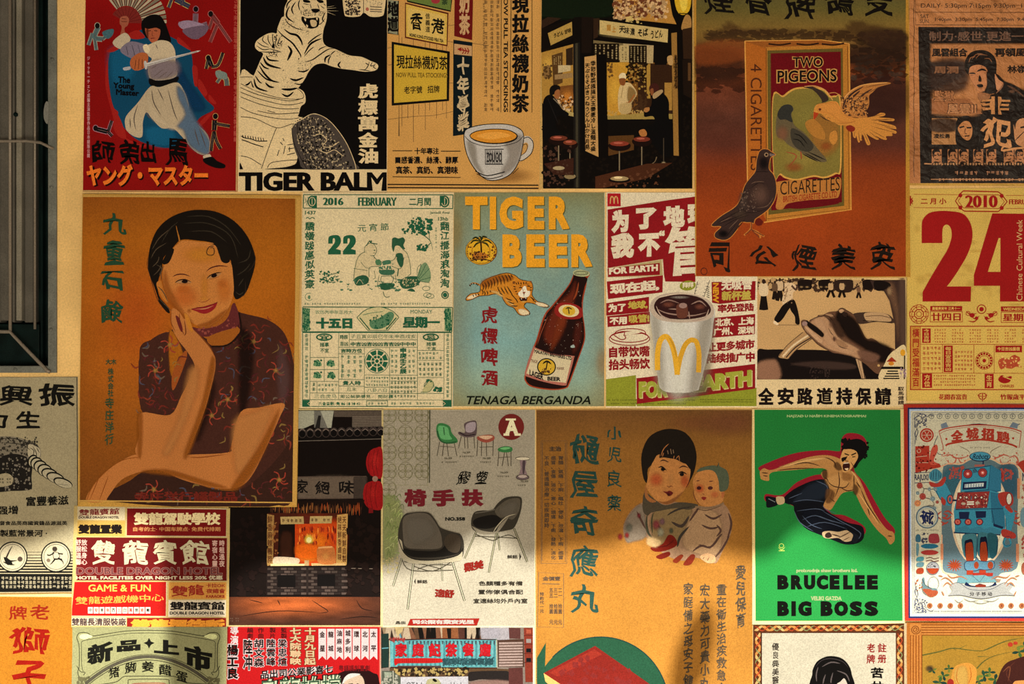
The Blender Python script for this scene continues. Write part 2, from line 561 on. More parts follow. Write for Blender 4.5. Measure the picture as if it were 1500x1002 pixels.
cols = [(-300, -262, slatd, .036), (-258, -228, slat, .03), (-225, -205, slatd, .036), (-203, -180, slat, .03), (-178, -150, slatd, .034), (-148, -118, slat, .028), (-116, -92, slatd, .036), (-90, -62, slat, .03), (-60, -30, slat, .03), (-29, -8, slatd, .036), (-7, 10, slatd, .030), (12, 15.5, slatd, .024), (16.5, 25, slat, .028), (27, 39.5, slatd, .038)]
for i, (a, b, m, d) in enumerate(cols):
    solid('shutter_slat', [(WX(a), WX(b), d, .075, zb + (.0 if i % 2 else .004), zt)], m, win, bev=.0018)
tube('guide_rod', [(WX(43), .035, WZ(482)), (WX(43), .035, zt)], .0030, rodm, win)
tube('guide_rod', [(WX(13.5), .006, WZ(486)), (WX(13), .006, zt)], .0036, rodm, win)
tube('stay_bar', [(-1.3, .004, WZ(486)), (WX(13.5), .004, WZ(486)), (WX(40), 0, WZ(513)), (WX(72), -.012, WZ(543)), (WX(76), -.012, WZ(545))], .0040, rodm, win)
tube('stay_bar', [(-1.3, .002, WZ(207)), (WX(14), .002, WZ(206.5)), (WX(40), -.004, WZ(207)), (WX(62), -.010, WZ(210)), (WX(74), -.012, WZ(216)), (WX(80), -.008, WZ(219))], .0032, rodm, win)
for x, y in ((77, 275), (76, 483), (78, 88), (24, 541)):
    tube('screw', [(WX(x), -.0085, WZ(y)), (WX(x), -.0055, WZ(y))], .0040, steel, win)
tube('bolt', [(WX(17), .022, WZ(165)), (WX(17), .029, WZ(165))], .0045, green, win)
chip = mk('chipped_grey_filler', color=K('6b6552'), rough=.9, bump=.8)
for n, P, d in (('chip', '69,150 73,153 72.5,175 70,182 66,174 66,160', .0),):
    pts = smooth(pp(P), True)
    k = len(pts); me = bpy.data.meshes.new('filler_patch')
    me.from_pydata([(WX(x), -.0075, WZ(y)) for x, y in pts] + [(WX(x), .0745, WZ(y)) for x, y in pts], [], [tuple(range(k))] + [(i, (i + 1) % k, (i + 1) % k + k, i + k) for i in range(k)])
    me.materials.append(chip); o = bpy.data.objects.new('filler_patch', me); COL.objects.link(o); o.parent = win

# awning added out of view, its edge shaped to cut the sunlight on the wall
cloth = mk('sun_blocker_cloth', color=(.30, .17, .08), rough=.8)
AY = -1.25
tt = (0 - AY) / SUND.y


def up(px, py):
    """where the ray of sun that lands on the wall at px, py crosses the plane of the awning's edge"""
    return WX(px) - SUND.x * tt, WZ(py) - SUND.z * tt


EDGE = '-900,820 -300,800 -100,800 0,812 60,800 105,782 150,765 190,768 222,785 238,830 243,930 246,1020 264,1062 308,1062 326,1020 331,930 340,860 400,830 470,835 545,840 600,836 650,824 682,797 712,786 742,798 772,826 800,812 860,808 900,800 930,786 958,800 990,820 1050,814 1095,822 1128,818 1153,792 1180,778 1207,790 1236,810 1290,828 1340,835 1400,828 1500,834 1700,810 2300,810'
E1 = smooth(pp(EDGE), False, 5)
lo = [up(x, y) for x, y in E1]
V = [(x, AY, z) for x, z in lo] + [(x, AY, 4.1) for x, z in lo] + [(x, 0, 4.1) for x, z in lo] 
k = len(lo)
F = [(i, i + 1, k + i + 1, k + i) for i in range(k - 1)] + [(k + i, k + i + 1, 2 * k + i + 1, 2 * k + i) for i in range(k - 1)]
me = bpy.data.meshes.new('sun_blocker'); me.from_pydata(V, [], F); me.materials.append(cloth)
aw = bpy.data.objects.new('sun_blocker', me); COL.objects.link(aw); aw['kind'] = 'structure'
md = aw.modifiers.new('thick', 'SOLIDIFY'); md.thickness = .004
# unseen lantern shape added under the awning to shade the lower posters
lx, lz = up(1014, 962)
V, F = [], []
for i in range(13):
    t = i / 12; r = max(.004, .043 * math.sin(math.pi * t) ** .6) ; zz = .105 * (1 - 2 * t)
    for j in range(20):
        a = 2 * math.pi * j / 20; V.append((lx + .03 * zz / .1 + r * math.cos(a), AY + r * math.sin(a), lz + zz))
for i in range(12):
    for j in range(20): F.append((i * 20 + j, i * 20 + (j + 1) % 20, (i + 1) * 20 + (j + 1) % 20, (i + 1) * 20 + j))
F += [tuple(range(20)), tuple(range(240, 260))]
me = bpy.data.meshes.new('lantern'); me.from_pydata(V, [], F); me.materials.append(cloth)
o = bpy.data.objects.new('lantern', me); COL.objects.link(o); o.parent = aw
# ================================================================== top row
# ---- red martial arts film sheet
A = Sheet('film_poster', 'dark red martial arts film poster of a swordsman in white holding a fan', 'poster', 1,
          '127,-70 351,-70 348,281 122,281', '7a0a08', big=.12)
A.view(0, 0, 360, 1244)
A.part('torn_blue_backdrop')
A.s('720,150 655,200 575,250 552,300 553,420 580,560 640,660 720,720 860,750 930,700 1010,600 1085,552 1040,500 985,410 975,300 960,250 900,205 800,160', '0c3a4b')
A.b('560,260 650,250 700,330 640,430 570,420', '14566c', 50, .7); A.b('900,330 960,420 1040,540 980,560 920,470', '0a3049', 30, .8)
A.b('740,650 860,640 890,700 860,740 760,730', '15586e', 30, .7)
A.part('red_flames')
for p in ('700,155 655,170 650,190 690,200 735,190', '905,190 960,240 965,255 935,240 900,215', '975,340 1000,345 1000,430 985,430', '1010,400 1050,465 1035,490 1005,440', '1060,480 1095,520 1085,528 1060,510', '545,300 552,430 575,540 600,570 585,620 560,540 535,430', '590,570 625,640 640,700 600,690 575,640', '1090,560 1040,590 1000,640 1020,640', '540,260 600,225 640,220 580,262', '620,690 700,730 760,735 690,745'):
    A.s(p, '8e1a12')
A.part('paper_fan')
cx, cy = 640, 115
for i in range(19):
    a0 = math.radians(-128 + i * 6.9); a1 = a0 + math.radians(5.2)
    A.f([(cx + 78 * math.cos(a0), cy + 84 * math.sin(a0)), (cx + 205 * math.cos(a0), cy + 205 * math.sin(a0)), (cx + 205 * math.cos(a1), cy + 205 * math.sin(a1)), (cx + 78 * math.cos(a1), cy + 84 * math.sin(a1))], ('a1906c', '6f6248')[i % 2])
    A.k([(cx + 78 * math.cos(a1), cy + 84 * math.sin(a1)), (cx + 205 * math.cos(a1), cy + 205 * math.sin(a1))], 3, '2d2418')
A.f([(cx + 80 * math.cos(math.radians(a)), cy + 80 * math.sin(math.radians(a))) for a in range(-150, 12, 9)] + [(645, 118)], '6a1f17')
for i in range(9):
    a0 = math.radians(-140 + i * 16); A.k([(cx, cy), (cx + 78 * math.cos(a0), cy + 80 * math.sin(a0))], 1.5, '3d0c0a')
A.part('swordsman_figure')
A.s('612,90 640,82 655,100 648,130 632,145 637,185 610,190 618,140 608,120', '8f4a30')
A.l('618,95 640,98', 3, '4c1d10'); A.l('616,110 645,112', 3, '4c1d10')
A.s('572,215 630,168 660,190 655,215 612,250', 'b09a74')
A.s('612,248 660,212 730,225 760,250 730,290 680,300 625,275', '6f6264')
A.l('640,235 650,280', 3, '3c3438'); A.l('670,230 685,285', 3, '3c3438'); A.l('700,228 712,270', 3, '4c4448')
A.s('720,110 760,78 810,80 838,120 850,150 868,210 845,228 815,215 790,200 760,185 745,195 722,160', '0f0b0a')
A.s('738,140 770,128 808,142 812,175 795,210 772,218 752,195 740,170', '9a4d2c')
A.s('736,138 770,122 812,134 815,150 790,142 750,148', '0f0b0a')
A.b('742,150 752,150 752,195 744,180', '5c2413', 8, .8); A.l('752,158 766,156', 4, '2d1008'); A.l('782,156 798,158', 4, '2d1008'); A.l('773,158 772,182 780,184', 2.4, '5b2412'); A.l('764,196 784,194', 4, '5a1712')
A.s('760,225 810,205 860,215 888,260 890,330 898,380 860,402 790,408 757,392 752,330 770,300 742,275 730,240', 'b49d74')
A.b('760,320 890,310 896,380 800,405 760,392', '786660', 40, .85)
for p in ('780,390 830,350', '800,400 850,362', '840,398 880,360', '765,350 800,330', '790,225 800,250'): A.l(p, 4, '5b4a40', 1)
A.s('725,235 745,225 760,250 752,268 735,265', 'cbb383')
A.s('757,398 800,410 870,400 902,388 904,408 880,424 810,440 762,432', '0f0c0c')
A.s('762,440 810,442 895,418 930,455 955,520 972,600 1050,680 1065,760 1030,785 980,760 920,690 875,650 820,650 770,600 742,570 725,620 722,690 690,695 650,670 636,640 640,590 700,520', 'a8916a')
A.b('900,440 935,470 960,540 1000,620 1060,710 1060,770 1030,780 960,735 930,660 900,640 940,580 905,500', '4f6069', 26, .9)
A.b('740,480 820,600 905,648 870,655 815,630 765,590', 'c3ab80', 20, .6)
for p in ('770,455 780,520 820,590', '800,450 830,510', '700,530 680,600 690,660', '660,600 662,650', '850,450 880,560 900,610', '740,570 760,600', '985,650 1010,740', '1010,650 1045,750'): A.l(p, 5, '4d3f33', 1)
A.s('1030,790 1062,782 1070,800 1040,810', 'b09a74'); A.s('1030,805 1075,795 1100,815 1140,835 1135,852 1090,850 1040,828', '0d0a0a')
A.s('665,300 700,272 735,268 752,285 745,330 720,352 685,358 662,335', '9d5127')
for p in ('690,305 684,350', '706,300 702,352', '722,300 722,348'): A.l(p, 3, '4a1f10')
A.f('735,322 1000,258 1018,257 1005,264 742,338', 'b7ab93'); A.l('740,333 1000,262', 3, '6b6256'); A.s('625,345 660,338 662,352 632,358', '9a9488'); A.s('730,315 742,312 748,345 736,350', 'aaa08c')
def fighter(P, c='1a1616', o='a8824a'):
    for p in P: A.l(p, 19 if P.index(p) else 28, o)
    for p in P: A.l(p, 14 if P.index(p) else 22, c); A.l(p, 4, '6a5548', 1, a=.6)
for pa, he, c, o in (
    (['1058,300 1072,335', '1072,338 1105,330 1130,268', '1056,300 1045,350'], (1056, 295), '141212', 'b08a4e'),
    (['1120,385 1145,400 1150,435', '1120,390 1100,420', '1110,380 1138,392'], (1110, 372), '4d564c', 'b08a4e'),
    (['1088,610 1086,660', '1086,625 1120,632 1165,640', '1086,665 1095,710 1118,755', '1084,668 1075,720 1070,765'], (1092, 590), '151211', 'a2723e'),
    (['492,655 545,668', '548,668 570,690', '550,665 568,612'], (486, 650), '120f0f', '9f6a6a'),
    (['992,70 990,120', '905,120 990,135 1050,120', '990,130 1000,200', '940,160 1040,165'], (993, 48), '64484a', '8d5a5c'),
    (['1075,80 1105,120', '1105,120 1170,215', '1100,130 1065,215', '1080,90 1060,150'], (1068, 72), '6b2320', '9c5548'),
    (['500,140 480,190 520,200', '520,200 570,160', '480,190 490,255', '470,170 450,230'], (495, 132), '4a6058', 'a09272'),
    (['890,0 930,20 960,35', '870,0 855,40', '930,0 920,30'], (900, -14), '2a2d3a', 'b99a4c')):
    A.part('small_fighter'); A.e(he[0], he[1], 15, 17, o); fighter(pa, c, o); A.e(he[0], he[1], 12, 14, '14100f')
A.s('905,118 960,105 1040,130 1020,150 930,150', '8b7278'); A.s('930,150 1050,130 1040,175 990,200 950,185', '5f4a50')
A.s('1095,360 1145,370 1150,400 1120,400 1098,392', '6c7462'); A.s('520,165 575,148 572,180 545,198', '3d5a58')
A.part('side_credits')
A.tv('ジャッキーチェン成龍主演監督作品日本語版公開', 443, 285, 15, 515, 'b37b70', .03)
A.tv('さあて来た新登場怒りの拳笑いの拳大暴れ香港製作配給', 1184, -10, 22, 730, 'a0402f', .03)
A.part('english_title'); 
A.t('The', 600, 388, 62, 34, '07060a', .04, rot=.03); A.t('Young', 575, 418, 108, 38, '07060a', .045, rot=.05); A.t('Master', 590, 452, 118, 30, '07060a', .045, rot=.06)
A.part('brushed_title_character', each=True)
for ch, x, y, w, h in (('師', 470, 712, 120, 115), ('弟', 608, 705, 105, 130), ('出', 715, 715, 80, 112), ('馬', 838, 700, 118, 140)):
    A.t(ch, x, y, w, h, '0d0605', .055, brush=2, sh=-.05)
A.part('orange_title')
A.t('ヤング・マスター', 447, 838, 610, 112, '1c0705', .075, slope=.0)
A.t('ヤング・マスター', 440, 832, 615, 112, 'd2651c', .05)
A.part('bottom_margin'); A.f('424,964 1192,967 1190,975 422,973', 'a5834a'); A.f('1205,-40 1216,-40 1204,972 1195,972', 'b28a50')

# ---- black balm advertisement
A = Sheet('advertisement_poster', 'black and cream advert of a roaring tiger climbing out of a jar', 'poster', 2,
          '352,-70 568,-70 567,281 349,281', 'cdb27c')
A.view(340, 0, 580, 829)
W_, B_ = 'c8ab74', '0c0807'
A.part('black_ground'); A.f('45,-250 786,-250 786,858 40,858', B_)
A.part('balm_jar')
A.s('43,385 110,385 200,418 300,440 350,455 370,480 372,520 350,540 340,575 335,590 355,600 335,640 332,800 300,840 180,855 140,858 44,825', W_)
A.f('40,384 60,384 60,830 40,825', W_)
A.l('43,392 130,395 250,430 330,450 362,480 355,500 300,503 230,495 130,465 45,425', 3, B_)
for p in ('45,445 130,480 240,505 300,512 362,498', '45,468 130,500 240,528 300,532 360,520', '45,492 140,528 250,552 340,550', '130,562 220,578 338,572', '45,545 110,575 220,600 300,604 340,598', '46,592 120,602 226,648 300,630 335,628', '226,648 190,740 150,855', '46,790 90,800 140,830 150,835', '180,850 200,825 260,815 330,810', '180,562 220,572'): A.l(p, 3.4, B_)
A.l('48,690 70,700 100,705 130,715 180,715', 5, B_); A.l('50,708 80,718 110,730 160,745', 5, B_)
for i in range(9): A.l([(55 + i * 13, 684 + i * 2), (58 + i * 13, 700 + i * 2)], 4, B_)
for p in ('258,700 265,715', '245,720 258,735', '270,740 262,780', '240,760 230,790', '282,735 320,728', '285,755 315,750', '280,785 320,775', '292,745 292,770'): A.l(p, 4, B_)
A.part('jar_lid')
lid = lambda x, y: y > 595 and x < 420 + 200 * ((y - 580) / 278) ** .62 - 8 and x > 315 + .28 * (y - 650)
A.s('303,650 320,625 350,608 372,592 400,580 440,582 490,610 540,665 585,735 620,820 628,858 380,858 340,810 312,735', '40362b')
A.scat(310, 590, 620, 855, 420, 5, 'a08a60', 5, test=lambda x, y: lid(x, y))
A.scat(330, 600, 610, 855, 260, 6, '14100d', 6, test=lambda x, y: lid(x, y))
for p in ('303,650 320,740 380,858', '330,622 345,730 410,858', '352,608 370,720 440,858', '380,590 398,700 470,858'): A.l(p, 3, B_)
A.l('303,650 320,625 350,608 400,580 440,582 490,610 540,665 585,735 620,820 628,858', 3, W_)
A.l('415,690 450,680 480,710 460,740 500,745 540,720', 3, W_); A.l('440,760 480,775 520,760 560,790', 3, W_)
A.part('tiger_body')
A.view(350, 0, 570, 1470)
A.s('485,0 450,80 445,160 420,180 380,280 372,330 330,325 270,340 180,400 160,460 190,500 240,530 210,600 150,740 110,800 140,880 300,920 480,945 560,890 640,790 690,700 750,640 830,625 900,650 1000,675 1120,690 1230,705 1330,695 1365,660 1350,625 1290,600 1200,560 1080,545 960,490 860,455 825,400 830,300 860,200 862,80 830,-60 640,-130 520,-90', W_)
A.e(505, -10, 32, 30, W_)
A.part('tiger_stripes')
for p, w in (('440,285 500,330 570,350 610,400 625,450', 22), ('375,290 430,350 520,420 560,470 605,540 608,570', 16), ('820,330 750,370 690,420 680,440', 14), ('815,380 740,410 690,450 640,540', 20),
             ('480,450 515,500 500,550 475,600', 26), ('270,545 300,590 400,600', 18), ('240,560 270,620 320,650 420,675', 24), ('210,610 250,660 300,680', 16), ('200,640 250,720 320,790 400,810', 20), ('180,690 260,770 330,800', 15),
             ('160,740 200,800 230,820', 14), ('150,770 180,860 290,900', 20), ('120,790 140,850 150,860', 12), ('260,810 300,850 350,860', 20), ('500,770 560,790 640,760', 20), ('580,700 640,705 690,680', 16),
             ('540,820 600,830 620,815', 12), ('415,875 500,880 580,865', 24), ('420,920 480,945 540,900', 20), ('900,540 850,570 845,620', 18), ('905,545 880,590 880,630', 12), ('1000,605 975,640 1000,670', 18),
             ('930,480 870,490 780,550 720,590 650,610', 12), ('860,455 800,480 780,500', 10), ('950,500 920,520 900,545', 10), ('500,60 470,130 480,180 545,225', 18), ('560,20 520,90 540,150', 14), ('600,0 585,50 600,110', 12), ('540,-20 480,40 470,90', 14), ('455,180 480,230 560,280 640,300', 10),
             ('760,230 800,240 850,180', 8), ('850,120 820,190 840,220', 12), ('740,460 690,500 640,560', 10), ('120,800 90,830 65,835', 18), ('430,700 440,690 445,695', 6), ('590,570 585,590', 10)): A.l(p, w, B_, 1)
A.part('tiger_face')
A.s('620,165 660,180 720,180 780,175 790,215 775,265 720,285 670,275 640,240 615,200', B_)
A.s('700,205 745,200 765,225 755,262 715,262', 'b89a66'); A.s('640,185 660,190 655,215', W_); A.s('758,180 775,180 768,205', W_); A.s('660,245 680,255 670,275', W_)
A.s('710,95 760,90 795,100 775,125 745,130 720,115', B_); A.l('750,128 745,160', 6, B_)
A.s('640,0 690,10 700,30 650,30 630,15', B_); A.s('760,0 820,8 830,30 790,32', B_)
for p in ('700,40 712,90', '770,40 790,95', '620,60 640,90', '800,60 840,90', '630,40 690,50', '830,40 850,60', '610,100 615,150', '650,-20 700,-10 740,0', '740,-60 745,10'): A.l(p, 7, B_, 1)
A.scat(630, 100, 730, 160, 60, 5, B_, 3); A.scat(780, 110, 840, 160, 40, 5, B_, 4); A.scat(420, 180, 560, 290, 60, 4, B_, 7); A.scat(560, 270, 700, 340, 60, 4, B_, 8)
A.scat(580, 600, 720, 700, 70, 4, B_, 9); A.scat(290, 500, 380, 560, 60, 5, B_, 10); A.scat(960, 500, 1120, 560, 50, 4, B_, 11); A.scat(430, 760, 560, 870, 40, 4, B_, 12)
for p in ('865,90 960,80', '865,110 980,112', '860,120 950,155', '868,75 940,60'): A.l(p, 4, W_, 2)
A.part('tiger_paws')
for p in ('250,355 235,400 300,450', '290,345 290,400 325,460', '330,330 335,400 345,450', '370,345 365,400 360,450', '410,360 390,410 375,450', '180,410 230,450 300,470', '175,450 240,490 320,480', '200,510 300,515 410,515', '300,480 370,500 420,515', '430,400 400,440', '1280,605 1260,660 1230,690', '1310,610 1290,650 1330,640', '1340,625 1320,660 1350,680', '1170,685 1230,690 1290,700', '1240,620 1270,640'): A.l(p, 9, B_, 1)
A.scat(330, 340, 430, 480, 60, 6, B_, 15); A.s('325,450 350,445 350,470 330,475', B_)
A.part('jar_pictures')
A.s('1030,-80 1200,-80 1222,-40 1250,-80 1425,-80 1425,120 1390,165 1290,168 1225,130 1180,165 1070,168 1032,130', W_)
A.scat(1045, 10, 1185, 150, 130, 10, '2b1f18', 21); A.k('1060,60 1180,150', 4, B_); A.k('1060,150 1180,60', 4, B_); A.k('1060,100 1120,150', 4, B_)
for y in (70, 95, 115): A.k([(1285, y), (1400, y + 6)], 8, '3a2a22')
A.scat(1250, -20, 1410, 60, 60, 6, '8b734e', 22); A.e(1258, 95, 16, 18, 'a0563e'); A.k('1222,-60 1222,140', 6, '2b1f18')
A.part('side_character', each=True); A.view(340, 0, 580, 829)
for i, ch in enumerate('虎標萬金油'): A.t(ch, 638, 425 + i * 82, 102, 76, W_, .055, .04)
A.part('title_lettering'); A.f('36,860 786,860 786,972 32,972', W_); A.t('TIGER BALM', 36, 872, 750, 96, B_, .06, .035)

# ---- milk tea sheet
A = Sheet('advertisement_poster', 'tan milk tea advert with street signs and a cup of tea', 'poster', 1,
          '568,-70 793,-70 792,278 567,278', 'b9853f')
A.view(560, 0, 800, 829)
N_ = '17130f'
A.part('street_wires')
for p in ('0,250 60,240 120,245', '28,605 160,590 260,585 358,565', '330,130 365,128', '330,210 360,215', '30,330 50,328', '340,420 360,422', '455,220 540,232', '0,130 28,135'): A.l(p, 2, '4a3620')
for x, y0, y1 in ((85, 170, 690), (100, 190, 640), (158, 200, 720), (218, 210, 660), (240, 210, 560), (275, 215, 600), (305, 215, 560), (325, 210, 600), (130, 530, 600), (185, 528, 580)): A.k([(x, y0), (x, y1)], 2.2, '4a3620')
A.l('85,560 85,690', 5, '2b2018', 3)
A.part('green_sign'); A.f('120,-30 352,-30 345,55 130,5', '5c6a2c'); A.k('118,-30 128,8 346,58 354,-30', 7, N_); A.e(270, 5, 22, 15, '8e2c2c'); A.t('茶', 300, 0, 32, 26, '20301a', .04)
A.part('left_sign'); A.f('28,0 85,5 80,178 28,168', '7e7a58'); A.k('82,5 80,178 28,168', 5, N_); A.tv('地道', 26, 8, 56, 155, N_, .07)
A.part('cream_sign'); A.f('118,18 332,70 328,232 118,190', 'c29a3c'); A.k('118,18 332,70 328,232 118,190', 9, '4f1a10', True); A.f('130,40 318,82 315,215 130,178', 'c5a04c')
A.t('香', 142, 68, 62, 88, N_, .05, brush=1.5); A.t('港', 246, 92, 70, 82, N_, .05, brush=1.5); A.tv('信義道', 218, 66, 24, 100, N_, .02); A.t('HONG KONG STOCKED MILK TEA', 138, 168, 172, 17, N_, .05, slope=.19)
A.part('yellow_sign'); A.f('48,212 342,262 338,512 48,536', '14110d'); A.f('60,226 328,272 326,502 60,522', 'b68f28')
A.t('現拉絲襪奶茶', 72, 278, 258, 70, N_, .02, slope=.03); A.t('NOW PULL TEA STOCKINGS', 70, 368, 262, 24, '5a4212', .02, slope=.01); A.t('老字號   招牌', 110, 438, 180, 38, N_, .02, slope=-.03)
A.part('red_sign'); A.f('366,-20 460,-20 455,205 364,184', '5e100d'); A.tv('奶茶', 390, -40, 52, 220, 'b58b58', .05)
A.part('dark_column_sign'); A.f('360,202 456,216 455,675 358,690', '0f1c1d'); A.f('364,222 454,234 454,285 364,276', 'b08450'); A.l('382,250 438,262', 6, '7c1511'); A.f('380,249 402,240 398,262', '7c1511')
for x in (405, 418, 431): A.k([(x, 244), (x + 8, 260), (x, 274)], 5, '7c1511')
A.tv('十年專業', 380, 296, 58, 372, 'b59a6a', .04, brush=1.5)
A.part('tea_cup')
A.be(620, 890, 180, 50, '7c5122', .55)
A.s('690,700 740,690 765,720 760,765 725,805 690,818 700,790 728,770 738,735 725,722 700,735', 'b0a288'); A.l('700,710 738,695 764,725 755,775 715,810 690,815', 4, N_); A.l('706,738 728,730 734,750 720,775 698,790', 3, N_)
A.s('416,670 450,645 530,630 630,630 690,650 714,680 710,740 690,820 650,880 590,910 530,910 480,870 440,810 418,740', 'aba08a')
A.b('620,700 705,690 690,810 640,870 600,880 640,790', '8a7c66', 30, .7); A.b('430,720 470,740 480,820 510,880 460,830', '857860', 24, .7)
A.l('416,670 450,645 530,630 630,630 690,650 714,680 710,740 690,820 650,880 590,910 530,910 480,870 440,810 418,740', 4, N_, closed=True)
A.s('442,685 480,662 560,652 640,658 684,684 670,712 610,728 530,728 465,712', N_); A.s('446,686 482,666 560,656 638,662 678,685 664,706 606,722 532,722 468,707', 'c07a22'); A.s('480,690 530,672 600,670 650,688 600,700 540,706', 'cf8c34')
A.l('418,690 450,720 520,740 600,740 680,720 712,690', 3, N_); A.l('470,865 530,890 620,870', 5, N_); A.l('478,880 540,905 610,890', 4, N_); A.l('660,880 690,850', 3, N_)
for x in range(522, 612, 9): A.k([(x, 762), (x, 830)], 4, '2b2722')
A.k('518,758 614,756', 5, '2b2722'); A.k('520,832 612,832', 5, '2b2722'); A.t('ZOUGO', 526, 772, 78, 50, '2b2722', .03)
A.part('slogan_lettering')
A.k('52,764 152,764', 4, N_); A.k('297,766 396,766', 4, N_); A.t('十年專注', 163, 748, 124, 34, N_, .035); A.t('口感香濃、絲滑、醇厚', 66, 792, 318, 38, N_, .035); A.t('真茶、真奶、真港味', 68, 842, 316, 40, N_, .045); A.k('52,895 396,899', 4, N_)
A.k('28,934 790,938', 6, N_); A.k('28,950 790,954', 6, N_)
A.part('vertical_title')
A.tv('現拉絲襪奶茶', 658, -30, 82, 605, N_, .06, .04); A.k('757,-20 757,570', 3, N_); A.k('652,-20 646,570', 3, N_); A.k('602,-20 600,570', 3, N_)
A.t('NOW PULL TEA STOCKINGS', 636, -45, 614, 22, N_, .03, rot=math.pi / 2)
A.part('vertical_fine_print'); A.mt(508, -20, 600, 568, 3, '5c4022', True); A.mt(505, -20, 522, 265, 1, '5c4022', True)
# ---- noodle shop photograph
A = Sheet('photo_print', 'night photo print of a noodle bar with a white capped cook and red stools', 'photograph', 2,
          '794,-70 1020,-70 1014,277 790,277', 'b08a48')
A.view(785, 0, 1025, 829)
A.part('dark_street'); A.f('22,-240 790,-240 790,955 36,955', '0f0906')
A.scat(30, 600, 780, 950, 500, 8, '1a110a', 1); A.scat(600, 280, 780, 900, 200, 8, '1c120a', 2)
A.b('20,-40 395,-40 380,85 25,90', '14200e', 12)
A.part('paper_flowers'); A.f('395,-200 640,-200 690,80 710,125 400,92', 'a9742c')
A.scat(390, -30, 650, 95, 160, 15, 'a27d4c', 4); A.scat(395, -30, 640, 90, 120, 12, '62331a', 5); A.scat(395, -30, 680, 100, 90, 9, 'c29a62', 6); A.scat(450, 80, 540, 140, 30, 9, 'b99a52', 7)
A.part('lantern'); A.s('700,0 715,60 745,78 775,55 785,0 780,-60 705,-60', 'c4971f'); A.s('725,0 735,50 750,60 765,30 762,-40 728,-40', 'd6b23c'); A.l('725,70 770,72', 5, '2a1c08'); A.s('755,80 782,90 782,150 735,150', '9a6e34')
A.part('lit_interior')
A.f('358,315 690,320 690,600 362,604', '6b4214'); A.f('358,315 470,318 455,600 362,600', 'b07e26'); A.be(400, 460, 60, 140, 'c99632', .8)
A.f('515,320 690,330 690,590 515,590', '2f1a0b'); A.f('560,325 578,325 578,500 560,500', '9c742c'); A.f('650,420 688,420 688,560 650,560', '9a6f2c')
A.scat(455, 320, 560, 420, 90, 9, '261808', 8); A.scat(470, 330, 560, 480, 60, 7, '94702c', 9); A.scat(480, 480, 560, 575, 90, 8, '3b2410', 10); A.scat(365, 560, 560, 590, 60, 7, 'a5803e', 11); A.scat(360, 320, 385, 390, 16, 8, '5b3c18', 30)
A.f('290,205 440,222 420,312 290,262', '6d5a34'); A.f('440,222 595,232 592,322 440,315', 'a58a58')
for i in range(8): A.tv('蕎麦天玉', 292 + i * 17, 218 + i * 2.5, 14, 92 - i * 3 if i > 4 else 66, 'c4a468' if i % 2 else '2b1c0c', .03)
A.r(290, 222, 420, 318, '1c1209')
for i in range(6): A.mt(294 + i * 21, 228, 310 + i * 21, 290 + i * 3, 1, 'b0945c', True, seed=i)
A.r(470, 232, 560, 322, '1f150a')
for i in range(5): A.mt(474 + i * 17, 238, 488 + i * 17, 318, 1, 'a08652', True, seed=i + 9)
A.r(424, 232, 468, 316, 'ab9158'); A.mt(430, 238, 462, 310, 2, '3c2a14', True); A.r(562, 250, 588, 322, 'a38a56')
A.part('left_interior'); A.f('28,268 188,225 188,590 60,560 30,520', '9d722c'); A.be(60, 340, 45, 90, 'cf9e3e', .8); A.f('80,282 135,265 135,420 88,440', '4e3315'); A.f('152,250 187,240 187,330 152,338', '2a1b0d')
for i in range(2): A.mt(88 + i * 22, 285, 106 + i * 22, 330, 2, 'b09050', True, seed=i + 4)
A.f('112,332 175,332 175,360 112,372', 'b39a66'); A.f('95,380 185,370 185,395 95,405', '8b6a3c'); A.f('110,440 188,430 188,520 120,520', '6b3f18'); A.be(160, 500, 45, 60, 'c2772a', .8); A.scat(100, 490, 185, 575, 60, 7, '3b200e', 12); A.scat(100, 480, 185, 560, 30, 8, 'b9986a', 13)
A.f('60,330 76,335 70,395 40,400 35,340', '7c5a2c'); A.scat(35, 325, 78, 400, 30, 8, '4b3316', 31)
A.part('left_sign'); A.f('22,150 185,95 188,195 22,270', '160e08'); A.f('60,170 182,112 184,180 75,232', 'a37f38'); A.t('うどん 甘味', 90, 172, 88, 24, '1c1208', .05, slope=-.35); A.f('22,150 130,95 60,88 24,110', '2a1a0e')
A.part('shop_sign'); A.f('318,94 676,142 672,232 312,186', '120c07'); A.f('322,104 668,150 665,218 322,174', 'b79a58'); A.be(480, 165, 190, 36, 'd0b36c', .7)
A.t('麺', 357, 126, 22, 34, '9c6a24', .05); A.t('上', 384, 134, 20, 32, '9c6a24', .05); A.t('天', 420, 134, 30, 36, '1a1209', .06, brush=1); A.t('味', 448, 140, 24, 36, '1a1209', .05, brush=1); A.t('濃', 474, 144, 26, 38, '1a1209', .05, brush=1); A.t('そば', 514, 146, 52, 42, '140d07', .07, brush=1); A.t('うどん', 580, 154, 60, 44, '140d07', .05, brush=1)
A.f('290,96 322,94 312,190 290,200', '2b1a0d'); A.f('230,88 290,90 280,270 230,270', '20140c')
A.part('counter'); A.f('362,590 560,572 690,578 690,604 362,606', '8f7434'); A.f('362,608 690,604 690,700 362,690', '120c08'); A.part('left_counter'); A.f('130,560 190,575 190,640 138,600', '0f0a07'); A.f('150,560 190,572 190,592 140,580', 'a18748')
A.part('counter_base'); A.f('366,690 495,685 495,760 366,790', '4f3012'); A.f('600,230 675,235 660,330 600,330', '120c08')
